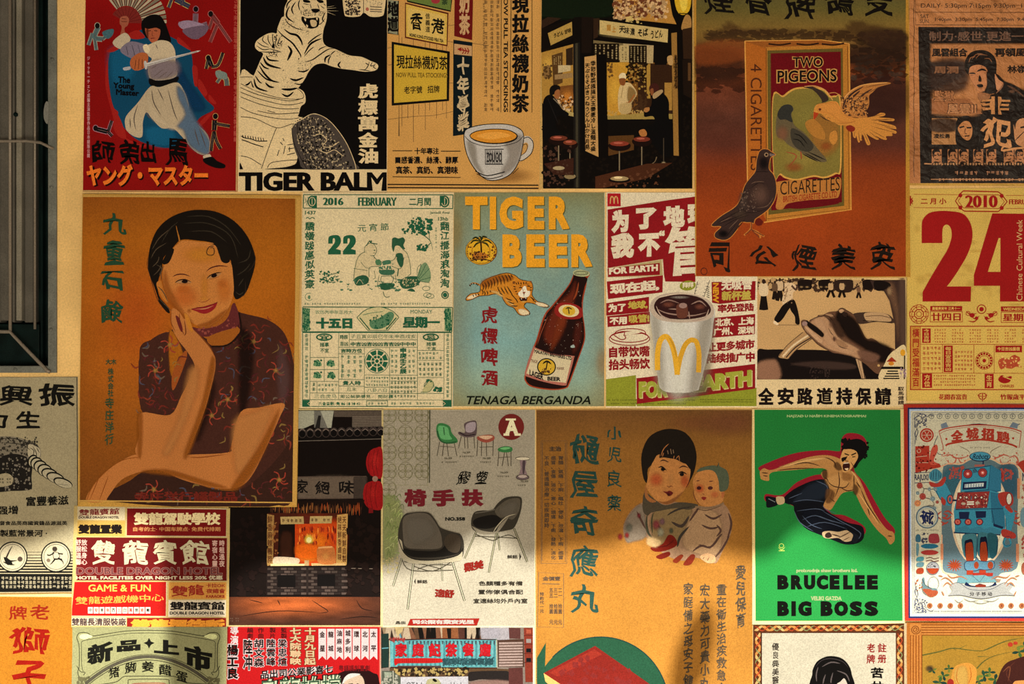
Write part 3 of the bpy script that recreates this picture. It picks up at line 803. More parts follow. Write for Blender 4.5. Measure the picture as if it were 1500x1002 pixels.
A.part('wooden_post'); A.f('684,170 712,166 722,790 696,788', '8a6128'); A.f('700,280 712,280 716,450 703,450', '4c3012'); A.tv('そばうどん', 694, 285, 22, 165, '1b1209', .02); A.f('712,190 740,190 740,800 722,790', '0e0906'); A.s('664,290 690,285 690,330 668,325', 'a98148')
A.part('shop_side_wall'); A.f('740,150 790,140 790,300 745,300', '2c1a0c'); A.f('740,305 785,300 785,500 745,480', '24160c'); A.f('768,320 782,320 782,410 768,410', '523519')
A.f('188,210 222,210 222,955 192,955', '221d16'); A.l('205,220 208,950', 12, '37301f', 0); A.f('222,270 250,280 250,770 228,780', '0d0907')
A.f('190,90 232,88 225,215 188,225', '130d08')
A.part('tall_paper_sign'); A.f('245,290 305,282 316,796 250,765', 'b08346'); A.tv('天ぷらそばきつねうどん山かけ月見', 248, 320, 24, 440, '1c1208', .04, brush=1); A.tv('季節野菜掻揚天玉蕎麦冷し温麺大盛', 276, 310, 26, 460, '1c1208', .04, brush=1); A.f('305,282 355,275 362,800 316,796', '0d0806')
A.part('cook_figure')
A.s('430,430 470,420 500,450 510,480 485,520 470,560 440,572 418,560 415,480', 'b99b62'); A.s('420,385 432,372 450,373 455,390 452,402 424,402', 'cbb27c'); A.s('422,400 452,400 450,428 438,436 424,425', '74401a'); A.b('470,440 505,470 480,520 462,500', '80602f', 12, .8); A.l('500,480 470,520 455,522', 9, '8b5222'); A.l('440,440 430,500', 3, '8b6c38'); A.s('425,530 480,525 475,572 430,575', 'a88a52')
A.part('right_customer'); A.s('575,475 610,462 650,480 672,520 672,600 690,640 690,780 640,790 580,720 520,700 515,660 560,640 600,620 590,590 548,592 552,555 580,540 585,500', '0c0a09'); A.s('572,445 590,424 615,428 622,455 600,470 580,475', '3a1810'); A.s('578,455 592,450 594,478 582,484', '7b4421'); A.s('592,478 632,455 640,470 598,502', '9b7c4e'); A.s('548,550 572,545 572,562 552,570', '94602e'); A.s('520,665 545,655 560,672 556,690 530,690', '9e622c')
A.part('left_customer'); A.s('36,520 70,480 100,500 130,550 165,575 155,590 110,590 100,640 130,690 60,720 36,680', '0d0b0a'); A.s('70,450 90,432 118,436 122,455 112,470 90,480 72,485', '15100c'); A.s('98,462 118,456 120,490 104,502 92,490', '8a5228'); A.l('88,500 140,552', 5, '6c5d44'); A.l('60,500 110,620', 3, '25201b')
for x, y, w, c, g in ((115, 700, 44, '5e2a18', 860), (172, 722, 34, '6a3018', 900), (422, 728, 48, '7a2f1c', 905), (535, 706, 42, '6a2a19', 870)):
    A.part('bar_stool')
    A.k([(x, y), (x, g)], 7, '4d3f2c'); A.k([(x - 1, y + 20), (x - 1, g)], 2, '9a8358')
    A.e(x, g, w, 17, '14100b'); A.e(x, g - 6, w * .85, 13, '8a744a'); A.e(x + 4, g - 12, w * .5, 8, '3a2d1b'); A.e(x - 8, g - 5, w * .3, 5, 'c9b078')
    A.s([(x - w, y), (x - w, y + 26), (x, y + 38), (x + w, y + 26), (x + w, y)], '200f0a'); A.e(x, y, w, 13, c); A.e(x - 6, y - 3, w * .5, 5, 'a05038')
A.k('645,700 645,820', 5, '3a2f20'); A.l('570,840 600,820 610,795', 4, '6c583a'); A.be(645, 825, 14, 8, '8b7650', .9); A.f('300,895 560,830 690,825 560,905 330,955 300,955', '40200f'); A.scat(310, 850, 620, 945, 90, 8, '54301a', 14, test=lambda x, y: y > 950 - .28 * (x - 250)); A.e(422, 912, 55, 14, '150d09'); A.e(422, 905, 46, 12, '93794a'); A.e(415, 900, 22, 6, 'd2b67a')
A.f('40,830 190,800 190,890 90,885', '33190e'); A.scat(40, 740, 180, 940, 60, 9, '40281a', 15); A.e(115, 852, 30, 10, '9a8458'); A.e(172, 896, 28, 9, '7d673f')

# ---- pigeons cigarette sheet
A = Sheet('advertisement_poster', 'orange and brown cigarette packet advert with a grey and a flying pigeon', 'poster', 5,
          '1015,-70 1329,-70 1332,406 1018,405', 'a87527', big=.12)
A.view(1010, 0, 1335, 794)
A.part('painted_landscape')
def sky(u, v):
    c = ramp(v, [(0, '4a4426'), (.10, '5c5022'), (.19, '7a5a24'), (.235, '5c3a1c'), (.30, '7a3a18'), (.37, '5a2c18'), (.47, '4c281a'), (.56, '55291a'), (.64, '763012'), (.78, '8c3810'), (1, '86320e')])
    n = fbm(u * 6, v * 12, 3); m = fbm(u * 18, v * 50, 9)
    k = np.exp(-((v - .36) / .13) ** 2)
    return c * (1 + (n - .5) * (.35 + k * .9) + (m - .5) * k * .7)[..., None]
A.g(22, -70, 770, 990, 56, 76, sky)
A.b('60,122 100,112 130,86 160,90 190,106 240,102 300,114 360,112 430,114 480,108 540,112 580,78 620,84 650,95 700,102 740,112 760,118 760,150 400,138 60,140', '4c3018', 8, .55)
A.scat(60, 112, 760, 150, 160, 9, '3c2614', 3, asp=2, a=.5); A.scat(30, 170, 190, 240, 70, 9, '9a5228', 4, asp=2, a=.4); A.scat(580, 150, 765, 300, 120, 11, '22150f', 5, asp=1.8, a=.45); A.scat(30, 240, 190, 330, 60, 12, '24160f', 6, asp=2, a=.4); A.scat(580, 190, 765, 290, 40, 9, '5e4a36', 7, asp=1.8, a=.4)
A.b('540,190 620,160 766,150 766,240 640,260 560,230', '2c1c12', 40, .6); A.b('24,190 100,180 180,200 190,280 24,290', '2e1c12', 40, .55); A.b('30,160 190,150 190,215 30,235', '8a421a', 20, .5); A.b('600,120 760,110 760,180 650,170', '3a2416', 24, .6); A.b('560,300 766,280 766,420 560,470', '38211a', 50, .5)
A.part('top_character', each=True)
for ch, x, y, w, h in (('煙', 50, -40, 110, 95), ('香', 190, -55, 108, 115), ('牌', 335, -45, 115, 118), ('鴿', 478, -45, 108, 105), ('雙', 615, -65, 112, 128)): A.t(ch, x, y, w, h, '17120d', .045, brush=2)
A.part('bottom_character', each=True)
for ch, x, y, w, h in (('司', 66, 868, 78, 108), ('公', 212, 878, 104, 78), ('煙', 362, 874, 92, 98), ('美', 502, 872, 90, 96), ('英', 642, 866, 92, 102)): A.t(ch, x, y, w, h, '241a12', .045, brush=2.5)
A.ring(50, 972, 11, 12, 3, '4e1c0e')
A.part('cigarette_packet')
A.f('196,150 470,146 568,160 568,172 272,176 200,158', '8a4c1a'); A.f('196,152 272,176 272,792 205,650 205,500', 'a0561a'); A.f('270,172 568,162 574,752 272,796', 'a86a24')
A.l('196,150 470,146 568,160', 3, 'c98a3a', sm=False); A.k('196,150 205,655', 4, 'c98a3a'); A.k('568,160 575,752 264,797', 4, 'c28234'); A.k('272,176 272,792', 3, '6c3812'); A.k('562,168 568,748 275,785', 2, '5e3210')
for x in (320, 420, 510): A.l([(x - 40, 160), (x, 164), (x + 40, 158)], 6, '2c170c')
A.f('276,184 545,176 550,738 280,770', '5c4a1c'); A.f('288,194 538,188 542,725 290,755', '5e0c10')
A.part('packet_picture')
A.s('294,352 330,345 350,330 380,316 440,314 480,322 500,345 520,345 538,362 540,600 520,625 480,640 440,635 380,648 340,640 320,628 298,630', 'c28c3a')
A.s('297,357 332,351 353,336 382,322 438,320 476,328 497,351 518,351 533,366 535,596 516,620 478,634 440,629 380,642 342,634 322,622 300,625', '756428')
A.be(420, 420, 110, 90, '8a7a34', .6); A.be(400, 570, 110, 60, 'a0863a', .5); A.b('440,420 520,400 530,520 470,560 430,500', 'a2682a', 30, .6)
A.part('packet_pigeons')
A.s('312,410 325,385 345,376 362,380 370,395 362,410 372,450 410,480 460,540 488,575 470,582 430,570 385,540 350,520 330,500 310,490 306,450', '5b4c30')
A.s('312,410 325,385 345,376 362,380 368,395 360,412 366,440 340,430 320,430', '2c2a22'); A.s('362,462 400,478 440,520 425,545 385,535 362,505', '3a3325')
for p in ('370,480 395,490 420,520', '366,500 390,505 410,530', '420,545 485,575', '410,550 470,582', '400,552 455,580'): A.l(p, 4, '1e1a15', 1)
A.be(330, 480, 28, 36, '875436', .6); A.l('395,545 398,570', 4, '8a3a20'); A.l('340,545 380,560 350,600', 4, '8c3c24', 1); A.be(370, 600, 40, 22, '97401e', .5); A.be(485, 525, 26, 20, '94481e', .6); A.s('500,480 520,470 526,500 512,520 498,505', 'b4742c'); A.s('412,440 445,430 478,470 480,500 450,495 420,470', 'b8782e', .7)
A.part('packet_name')
A.t('TWO', 364, 204, 113, 42, 'b4803c', .09); A.t('TWO', 367, 207, 107, 36, '1f1410', .02)
A.t('PIGEONS', 308, 252, 219, 50, 'b4803c', .085, slope=-.02); A.t('PIGEONS', 312, 256, 211, 42, '1f1410', .02, slope=-.02)
A.part('packet_ribbon'); A.s('302,660 340,648 420,645 500,640 538,640 532,700 510,712 420,718 350,730 330,750 306,745 312,700', 'a8682a'); A.s('340,742 400,722 480,716 530,730 400,748', '5c0c10')
A.t('CIGARETTES', 322, 652, 212, 48, '2a1a10', -.002, slope=-.08); A.t('BRITISH CIGARETTE CO LTD', 332, 704, 192, 22, '8a2c14', .02, slope=-.1)
A.t('4 CIGARETTES', 256, 232, 380, 40, '46200f', .0, rot=math.radians(90), sh=.0)
A.part('grey_pigeon')
A.view(1030, 200, 1200, 1065)
P = '500,170 515,140 545,122 585,125 615,145 655,172 625,185 605,215 595,300 640,360 662,450 655,560 600,660 520,725 470,760 455,800 440,790 400,790 340,790 300,860 240,930 180,952 110,930 105,890 160,830 85,825 80,805 160,735 290,650 340,570 380,450 440,370 475,320 485,230'
A.l(P, 14, 'b06a28', closed=True); A.s(P, '33221b')
A.l('435,800 430,850 370,910', 17, 'b06a28'); A.l('430,855 500,885 520,935', 17, 'b06a28'); A.l('430,855 480,880 555,920', 17, 'b06a28'); A.l('437,790 432,855 380,905', 9, '6a3018'); A.l('432,855 510,930', 9, '6a3018'); A.l('435,855 550,915', 9, '6a3018')
A.be(515, 540, 110, 130, '5c4030', .8); A.be(550, 250, 60, 80, '1c1514', .8); A.be(180, 895, 60, 45, '0f0d0e', .8); A.be(360, 600, 60, 120, '4b3a2e', .6); A.be(330, 720, 90, 60, '4b3828', .6)
for p in ('120,800 260,720 380,660', '110,815 260,760 400,700', '170,835 300,760 430,720', '300,860 380,760', '260,900 350,790', '200,930 300,800', '380,450 360,560 300,640', '500,700 400,700 330,640', '560,440 500,430 430,480', '600,650 500,690 400,650'): A.l(p, 5, '1d1513', 1)
for p in ('150,790 260,740', '230,850 320,760', '480,660 580,640 640,560', '430,440 480,420 560,420'): A.l(p, 5, '6b4f38', 1)
A.scat(330, 480, 480, 700, 60, 8, '5a4534', 7); A.e(573, 172, 20, 20, '8a6a48'); A.e(573, 172, 10, 10, '1b100d'); A.s('605,160 655,172 622,185 604,180', '6a5a4c'); A.l('480,330 530,325 590,330', 4, '1a1312')
A.s('470,790 500,750 540,780 530,815 490,820', '57180e')
A.part('white_pigeon')
A.view(1160, 100, 1320, 1233)
A.s('540,430 550,370 590,310 660,250 740,210 850,180 940,170 1060,165 1105,180 1040,200 985,215 940,240 900,280 860,320 862,390 850,450 820,500 840,560 800,580 700,560 600,560 540,500', 'a8692e')
A.l('550,400 600,320 680,250 800,195 1060,172', 10, 'c98f48')
for p in ('560,470 580,400 620,340 700,270 800,215', '600,400 680,330 760,260', '640,480 700,400 800,300 900,240'): A.l(p, 22, '33201a', 1)
A.scat(560, 340, 840, 540, 150, 13, '4a2c1a', 8); A.scat(600, 330, 840, 530, 90, 10, 'b87c3c', 9)
for p in ('730,300 860,280 980,210', '700,330 850,320', '700,370 855,380', '690,420 850,440', '800,230 940,200 1080,180'): A.l(p, 7, '57351c', 1)
A.s('235,500 250,440 290,410 360,400 430,380 500,390 540,460 600,540 720,570 860,560 930,540 990,510 1040,520 1030,545 970,560 1130,575 1140,600 1090,605 960,600 1130,650 1165,680 1150,695 1040,670 1160,715 1160,745 1120,740 1120,770 1050,775 1060,810 1020,812 930,770 970,805 940,812 860,770 830,750 872,850 855,875 830,860 790,760 775,790 780,820 760,820 750,770 755,835 735,840 715,770 705,795 680,780 670,730 640,690 600,655 520,650 470,620 400,600 330,530 290,520 250,580 232,585', 'bd7a30')
A.b('290,420 480,400 560,520 700,600 560,620 420,520 300,500', 'd08838', 30, .7)
for p in ('860,560 1040,520', '880,590 1130,590', '900,620 1150,685', '880,660 1155,735', '870,700 1050,800', '860,720 960,805', '800,730 860,865', '740,720 750,830', '700,720 690,780', '780,740 775,815', '900,600 1130,575'): A.l(p, 6, '6a4220', 1)
A.s('290,410 400,370 370,300 280,240 200,215 120,225 220,250 300,330 330,390', '33261c'); A.l('130,215 250,210 370,260 450,370', 10, 'c08444'); A.l('410,290 480,285 550,330', 9, 'b27838')
A.s('235,540 240,500 262,510 290,520 250,580 235,580', 'a03416'); A.s('290,470 305,458 322,470 305,490', '57200f'); A.l('300,535 360,580 440,610', 10, '3a2016', 1); A.s('600,665 650,650 700,680 690,715 650,725 610,700', '7a2414')
for p in ('380,590 400,560 430,590', '470,620 600,630 720,600'): A.l(p, 4, '7a4820', 1)

# ---- newsprint film sheet
A = Sheet('newspaper_advert', 'crumpled tan newsprint film advert with showtimes along its top', 'poster', 4,
          '1332,-70 1560,-70 1560,274 1326,272', 'b5883a', crease=1.1)
A.view(1320, 0, 1500, 644)
T_, D_ = 'b2713c', '231712'
A.part('newsprint'); A.f('38,-250 900,-250 900,965 38,962', T_)
A.be(200, 300, 260, 240, 'c08248', .3); A.be(60, 800, 70, 260, '9c6232', .4)
A.part('showtimes')
A.l([(62 + 2 * math.sin(i * 1.3), -30 + i * 32) for i in range(31)], 3, '3a2416'); A.k('70,68 900,70', 3, '4a2c18'); A.k('70,134 900,138', 3, '4a2c18'); A.k('70,-30 70,134', 2.5, '4a2c18')
A.t('DAILY· 5:30pm 7:15pm 9:30pm  11:30pm', 98, 22, 650, 30, '3d2618', .01); A.t('SAT', 95, 80, 45, 20, '3d2618', .015); A.t('SUN.', 93, 105, 52, 20, '3d2618', .015); A.t('1:40pm  3:30pm  5:45pm  7:30pm  9:45pm', 172, 96, 520, 24, '3d2618', .02)
A.part('dark_picture_ground'); A.f('85,145 900,150 900,962 96,962', D_)
A.b('155,235 900,235 900,300 700,470 500,470 440,560 400,600 350,610 160,600 160,480 250,440 330,400 330,330 150,330', T_, 14, .95, sm=False)
A.b('160,330 330,320 330,470 160,480', '3b281e', 40, .75); A.f('155,520 350,520 420,600 155,600', 'a8683a', a=.6)
A.f('155,622 290,622 285,760 155,760', 'a9713c'); A.b('155,630 280,630 275,690 155,690', '3a261a', 14, .8)
A.part('large_male_portrait')
A.view(1350, 60, 1500, 1002)
A.b('720,330 800,400 900,440 1020,540 1020,760 840,740 700,690 600,600 540,560 640,540 720,500', D_, 12, 1)
A.s('410,260 420,190 470,120 560,95 640,110 700,160 722,230 720,320 730,420 725,500 660,525 600,515 560,500 500,440 470,360 430,320', D_)
A.b('445,270 480,240 560,225 620,270 640,330 635,420 615,480 580,505 550,500 510,450 480,400 455,340', 'b37040', 8, 1)
A.s('425,300 440,240 500,215 570,200 640,230 700,320 650,320 640,280 600,255 560,240 500,245 460,270 450,320', D_)
for p in ('480,190 520,140 590,130', '520,180 560,140 640,150', '450,220 470,170 520,160', '600,180 650,180 680,220'): A.l(p, 8, 'a8683c', 1, a=.7)
A.l('450,325 490,322 520,328', 16, D_, 1); A.l('530,305 580,285 625,300', 20, D_, 1); A.l('460,345 500,342', 6, '7c4a2c', 1); A.s('555,340 575,380 570,405 545,395', D_); A.l('540,395 575,400', 8, D_, 1); A.s('530,435 580,430 590,455 550,462', '1c110c'); A.l('545,475 585,470', 6, '7c4a2c', 1)
A.b('625,310 660,330 720,430 720,500 650,520 610,500 630,430', D_, 14, 1)
A.s('705,330 740,380 790,420 770,450 730,490 715,440', 'b8784a'); A.l('790,410 770,460 715,520', 16, '8a5836', 1); A.l('820,440 900,480 1000,560', 20, '6a442c', 1, a=.6); A.be(870, 500, 40, 22, '7c5236', .6)
A.b('540,520 640,520 660,560 600,600 560,600', 'a2683c', 14, .8)
A.view(1320, 0, 1500, 644)
A.part('cast_portraits')
A.s('282,650 300,620 345,610 370,640 372,700 360,760 300,765 280,740', D_); A.s('292,672 320,640 352,642 368,680 362,720 345,738 320,728 300,700', T_); A.l('300,672 325,665', 8, D_); A.l('338,672 362,672', 8, D_); A.l('332,676 328,700 340,704', 4, '5a3520'); A.l('328,716 352,714', 6, D_); A.s('290,700 312,730 325,760 285,762', D_)
A.s('590,600 640,585 720,600 720,760 610,765 585,700', 'b77a48'); A.s('580,590 650,580 760,590 760,640 640,622 600,640 590,680', D_); A.l('618,672 640,668', 9, D_); A.l('590,740 640,690', 5, D_, 1)
for i, x in enumerate((155, 238, 296, 372, 440, 532, 588, 640, 690)):
    w = 58; A.f([(x, 785), (x + w - 6, 785), (x + w - 6, 872), (x, 872)], 'a96c3e'); A.s([(x + 2, 800), (x + 18, 780), (x + w - 22, 780), (x + w - 10, 812), (x + w - 18, 800), (x + 16, 802), (x + 10, 830)], D_)
    A.l([(x + 14, 818), (x + 24, 816)], 5, D_); A.l([(x + 32, 816), (x + 42, 818)], 5, D_); A.l([(x + 22, 838), (x + 36, 838)], 4, D_); A.s([(x + 2, 872), (x + 12, 850), (x + w - 22, 852), (x + w - 8, 872)], D_); A.scat(x, 790, x + w - 6, 870, 14, 5, '55341f', i)
A.part('title_calligraphy')
A.t('非', 410, 510, 160, 100, '20140f', .06, brush=1); A.t('非', 414, 508, 152, 96, 'b5763e', .035, brush=1)
A.t('犯', 402, 610, 175, 175, '20140f', .09, brush=2); A.t('犯', 408, 614, 165, 165, 'bf8048', .065, brush=2); A.l('560,740 520,790 600,780 720,770', 12, 'bf8048', 1)
A.part('bold_headline', each=True)
A.t('制力·感世·更進一步', 140, 168, 560, 52, '6b4a34', .02); A.t('風雲組合', 155, 256, 188, 46, D_, .05); A.t('再領風騷', 485, 254, 218, 48, D_, .05); A.t('周潤', 165, 350, 130, 40, '7c5030', .04); A.t('林嶺東', 550, 346, 150, 42, D_, .04); A.t('監獄', 165, 475, 110, 62, '120c0a', .07); A.t('監獄', 167, 477, 106, 58, 'a86a3c', .03); A.t('風雲Ⅱ', 232, 545, 160, 56, '2a1a13', .04); A.t('風雲Ⅱ', 236, 548, 152, 52, 'b87a48', .02); A.t('凌松勇', 165, 704, 84, 24, '1b110d', .04)
A.part('small_credits'); A.mt(160, 852, 630, 872, 1, 'c28a54', seed=5); A.mt(275, 892, 400, 925, 1, 'a9724a', seed=6); A.mt(440, 892, 560, 925, 1, 'a9724a', seed=7); A.k('150,942 640,944', 5, 'a06c40'); A.mt(190, 932, 640, 956, 1, 'b98050', seed=8); A.k('115,860 155,862', 7, 'b07848')

# ---- yellow calendar leaf, the twenty fourth
A = Sheet('calendar_sheet', 'yellow calendar leaf with a giant red 24 and year 2010', 'calendar', 1,
          '1328,277 1560,274 1560,591 1327,587', 'b9963f')
A.view(1320, 270, 1500, 547)
R_ = '8c1512'
A.part('paper_print_ground'); A.r(24, 15, 700, 962, 'bf9a44')
for i in range(40):
    r = random.Random(i); x, y = r.uniform(30, 540), r.uniform(100, 560); A.be(x, y, r.uniform(10, 40), r.uniform(8, 30), r.choice(('c9a650', 'b18a38')), .25)
A.part('year_banner')
A.k('55,45 250,47', 2, R_); A.k('55,104 250,106', 2, R_); A.k('465,50 700,50', 2, R_); A.k('465,108 700,108', 2, R_)
A.k('240,75 262,42 275,30 430,34 446,46 470,78 446,108 430,122 280,120 262,108', 5, R_, True); A.k('252,75 272,46 434,48 458,78 434,108 276,106', 3, R_, True)
for x, y in ((262, 50), (446, 52), (262, 104), (446, 106)): A.e(x, y, 9, 9, R_)
A.t('2010', 282, 50, 146, 54, R_, .06, .0); A.t('二 月 小', 86, 62, 114, 28, R_, .03); A.t('FEBRUARY', 478, 68, 130, 22, R_, .05, .0)
A.k('28,75 52,75', 5, R_); A.k('40,52 40,96', 5, R_); A.ring(40, 75, 9, 10, 4, R_); A.k('30,60 50,90', 3, R_); A.k('50,60 30,90', 3, R_)
A.part('giant_date')
A.s2 = None
A.f(smooth(pp('90,262 90,200 94,160 120,130 160,120 215,120 270,130 300,160 315,205 312,260 290,320 255,380 225,425 202,455'), False, 5) + pp('310,455 308,522 94,522 94,480') + smooth(pp('94,480 130,415 175,340 205,290 222,240 222,205 212,185 198,180 186,190 182,215 182,262'), False, 5), R_)
A.f('404,130 560,132 560,456 700,456 700,455 560,455 560,522 438,522 438,452 322,452 322,405', R_); A.f('432,240 438,390 384,390', 'bf9a44'); A.f('432,240 440,240 440,390 384,390', 'bf9a44')
A.t('Chinese Cultural Week', 512, 518, 360, 26, 'c09a5c', .0, rot=-math.pi / 2)
A.part('date_plaques')
A.r(128, 542, 270, 564, R_); A.t('農曆庚寅年 正月十一', 136, 546, 125, 14, 'bf9a44', .02); A.box(127, 566, 272, 614, 2.4, R_); A.t('廿四日', 132, 572, 132, 36, R_, .035, .02)
A.r(442, 544, 700, 566, R_); A.t('WEDNESDAY', 452, 549, 110, 13, 'bf9a44', .03); A.box(442, 568, 700, 616, 2.4, R_); A.t('星期三', 450, 576, 138, 34, R_, .035, .02)
for rr in (42, 32, 21, 11): A.ring(78, 578, rr, rr, 2.6, R_)
for i in range(8):
    a = i * math.pi / 4; A.ring(78 + 30 * math.cos(a), 578 + 30 * math.sin(a), 12, 12, 2.4, R_, 16)
A.ring(356, 556, 19, 19, 4, R_); A.e(356, 556, 10, 10, R_)
for sx in (-1, 1):
    for p in ('10,585 25,600 45,590', '20,575 50,578 70,565', '15,598 35,612 60,608'): A.l([(356 + sx * x, y) for x, y in pp(p)], 5, R_, 1)
    A.e(356 + sx * 42, 583, 12, 10, R_); A.ring(356 + sx * 60, 575, 9, 9, 3, R_); A.e(356 + sx * 22, 596, 8, 8, R_)
A.part('almanac_table')
A.box(38, 630, 720, 916, 4, R_); A.r(42, 634, 84, 912, 'b07a2c'); A.tv('橫門受福滿百', 48, 640, 32, 262, R_, .02)
A.k('84,634 84,912', 2, R_)
for p in ('84,712 700,714', '84,840 700,842', '182,714 182,840', '322,714 322,840', '412,714 412,840', '232,714 232,714'): A.k(p, 2, R_)
for x0, y0, x1, y1 in ((92, 642, 130, 706), (188, 718, 228, 836), (92, 842, 136, 906), (370, 844, 410, 908), (418, 718, 536, 748)): A.r(x0, y0, x1, y1, R_)
A.tv('今日吉時', 98, 644, 26, 60, 'c09a48', .02); A.tv('每日宜忌吉凶', 194, 722, 28, 110, 'c09a48', .02); A.tv('方位', 100, 846, 28, 56, 'c09a48', .02); A.tv('生肖', 376, 848, 28, 56, 'c09a48', .02); A.t('今日吉凶星宿', 426, 724, 100, 17, 'c09a48', .03)
for i in range(6): A.mt(146 + i * 78, 642, 200 + i * 78, 708, 5, '9c3a22', seed=i)
A.mt(94, 718, 178, 832, 5, '9c3a22', seed=20); A.mt(236, 738, 318, 832, 5, '9c3a22', seed=21); A.mt(142, 846, 330, 900, 4, '9c3a22', seed=22)
for i in range(16):
    a = i * math.pi / 8; A.e(368 + 31 * math.cos(a), 785 + 31 * math.sin(a), 5, 5, R_)
A.ring(368, 785, 38, 38, 2.4, R_); A.ring(368, 785, 22, 22, 2, R_); A.e(368, 785, 8, 8, R_)
A.s('430,790 450,770 475,775 500,760 530,775 520,795 535,815 510,812 490,820 460,818 440,822', 'a04022'); A.scat(435, 765, 530, 818, 30, 6, 'c9a050', 4)
A.s('430,870 445,850 465,858 490,855 480,880 450,885', R_); A.l('450,855 490,870', 4, 'bf9a44'); A.mt(500, 756, 515, 770, 1, R_); A.t('CHARLES', 438, 892, 62, 12, R_, .02)
A.part('bottom_couplet'); A.t('花開春富貴', 165, 934, 128, 25, R_, .045, .0); A.t('竹報歲平安', 438, 934, 140, 25, R_, .045, .0)
for sx in (-1, 1):
    A.l([(360 + sx * x, y) for x, y in pp('4,930 16,936 14,950 4,958')], 4, R_); A.l([(360 + sx * x, y) for x, y in pp('4,945 22,938')], 3, R_)
A.k('360,928 360,966', 4, R_)
# ================================================================== middle row
# ---- portrait of a lady
A = Sheet('advertisement_poster', 'orange advert of a lady in dark floral dress resting cheek on hand', 'poster', 6,
          '123,285 442,287 436,742 116,741', 'a87a30', big=.12)
A.view(110, 280, 450, 725)
O_, SK, SKD = '92500f', 'a8661f', '8a4a14'
A.part('orange_ground')
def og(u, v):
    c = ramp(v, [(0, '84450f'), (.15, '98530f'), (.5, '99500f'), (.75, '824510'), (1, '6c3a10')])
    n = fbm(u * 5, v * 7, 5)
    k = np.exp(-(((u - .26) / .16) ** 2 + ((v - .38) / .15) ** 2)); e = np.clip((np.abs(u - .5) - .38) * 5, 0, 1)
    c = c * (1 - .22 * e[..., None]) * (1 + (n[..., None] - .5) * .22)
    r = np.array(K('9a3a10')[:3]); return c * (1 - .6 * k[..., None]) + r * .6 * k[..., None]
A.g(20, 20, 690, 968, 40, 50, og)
A.part('dress')
D1, D2, D3, D4 = '3a1d13', '5a2420', '7a2a1c', '6d5a44'
dress = '205,520 212,480 240,465 290,445 310,432 370,450 395,428 440,420 480,400 500,350 512,375 540,385 600,400 645,430 668,470 686,540 690,600 688,680 686,800 680,968 560,972 120,965 160,920 210,880 280,872 350,905 430,930 500,925 350,830 330,700 215,690'
A.s(dress, D1)
A.s('205,520 240,465 300,440 345,480 360,560 300,700 216,692 205,600', D1); A.s('120,968 180,900 230,872 300,875 420,925 520,930 600,870 660,800 686,760 683,972', '2e180f')
A.b('300,430 345,520 320,580 300,560', O_, 6, 1); A.s('310,560 345,500 352,520 318,610 306,615', '8a4216')
A.part('dress_pattern')
r = random.Random(5)
def ind(x, y): return not ((x < 200) or (x > 684) or (330 < x < 450 and 420 < y < 830) or (200 < x < 400 and 690 < y < 870) or (480 < x < 640 and 670 < y < 920) or (y < 470 and x < 500) or (350 < x < 560 and 815 < y < 920) or (y < 400) or (x > 640 and y < 470) or (x < 300 and y > 690 and y < 890))
for i in range(430):
    x, y = r.uniform(205, 684), r.uniform(380, 962)
    if not ind(x, y): continue
    c = r.choice((D2, D3, D3, '8e3a24', D4, '4a4a52', '8a6a30', '5b2020')); L = r.uniform(14, 40); a = r.uniform(0, 6.28)
    A.l([(x, y), (x + L * .5 * math.cos(a), y + L * .5 * math.sin(a)), (x + L * math.cos(a + .7), y + L * math.sin(a + .7))], r.uniform(3, 6), c, 1, a=.55)
for x, y in ((630, 560), (560, 470), (520, 740), (255, 560), (430, 700), (600, 770), (300, 480), (640, 900), (250, 930), (480, 650)):
    for k2 in range(5):
        a = k2 * 1.256 + x; A.l([(x, y), (x + 18 * math.cos(a) - 8 * math.sin(a), y + 18 * math.sin(a) + 8 * math.cos(a)), (x + 30 * math.cos(a), y + 30 * math.sin(a)), (x + 16 * math.cos(a + .5), y + 16 * math.sin(a + .5)), (x, y)], 2.6, '8e3422', a=.85)
    A.be(x, y, 10, 10, 'a07a34', .6)
A.b('520,430 560,480 545,640 520,700 515,560', '20110c', 20, .7); A.b('640,480 670,560 665,640 640,650', '5c4038', 24, .45); A.b('390,560 440,600 420,700 380,780', '1e100c', 24, .6)
A.part('hair')
HR = '1a120b'
A.s('232,225 240,170 262,120 300,85 350,65 400,60 450,68 500,95 540,140 562,190 566,225 555,270 535,320 505,338 495,300 490,220 470,205 455,180 430,162 380,155 345,152 325,160 300,190 280,210 275,245 262,290 268,330 292,360 300,380 290,378 268,350 262,330 248,290 236,260', HR)
A.part('neck'); A.s('395,410 480,360 500,370 500,410 520,440 470,460 430,465 400,450', '8a4a14')
A.part('collar'); A.s('365,425 400,430 450,420 480,395 497,350 512,375 516,410 500,430 460,448 410,455 380,450', '54201c'); A.scat(370, 400, 510, 450, 40, 5, '7d3a2c', 4, test=lambda x, y: y > 560 - .33 * x); A.s('420,455 500,428 515,440 480,478 430,482', SKD)
A.l('515,380 520,440 480,480 430,485', 5, '24120c')
A.part('face')
A.s('280,240 290,205 325,165 345,155 400,160 440,166 465,200 490,225 497,270 498,320 480,370 450,405 415,424 385,420 350,395 315,355 295,330 282,300 278,270', 'a9662a')
A.s('258,290 272,280 282,310 296,345 285,345 268,318', 'a46020')
A.be(345, 330, 55, 45, 'b5581c', .5); A.be(470, 310, 30, 50, 'b8641e', .5); A.be(400, 200, 80, 35, 'b8741f', .6); A.b('285,250 300,300 330,360 370,410 340,400 300,350 280,300', '8c4814', 16, .6); A.b('480,370 450,405 415,424 385,420 420,408 460,380', '8c4814', 10, .7); A.be(408, 300, 16, 50, 'bb7624', .5)
A.view(195, 300, 385, 952)
A.part('facial_features')
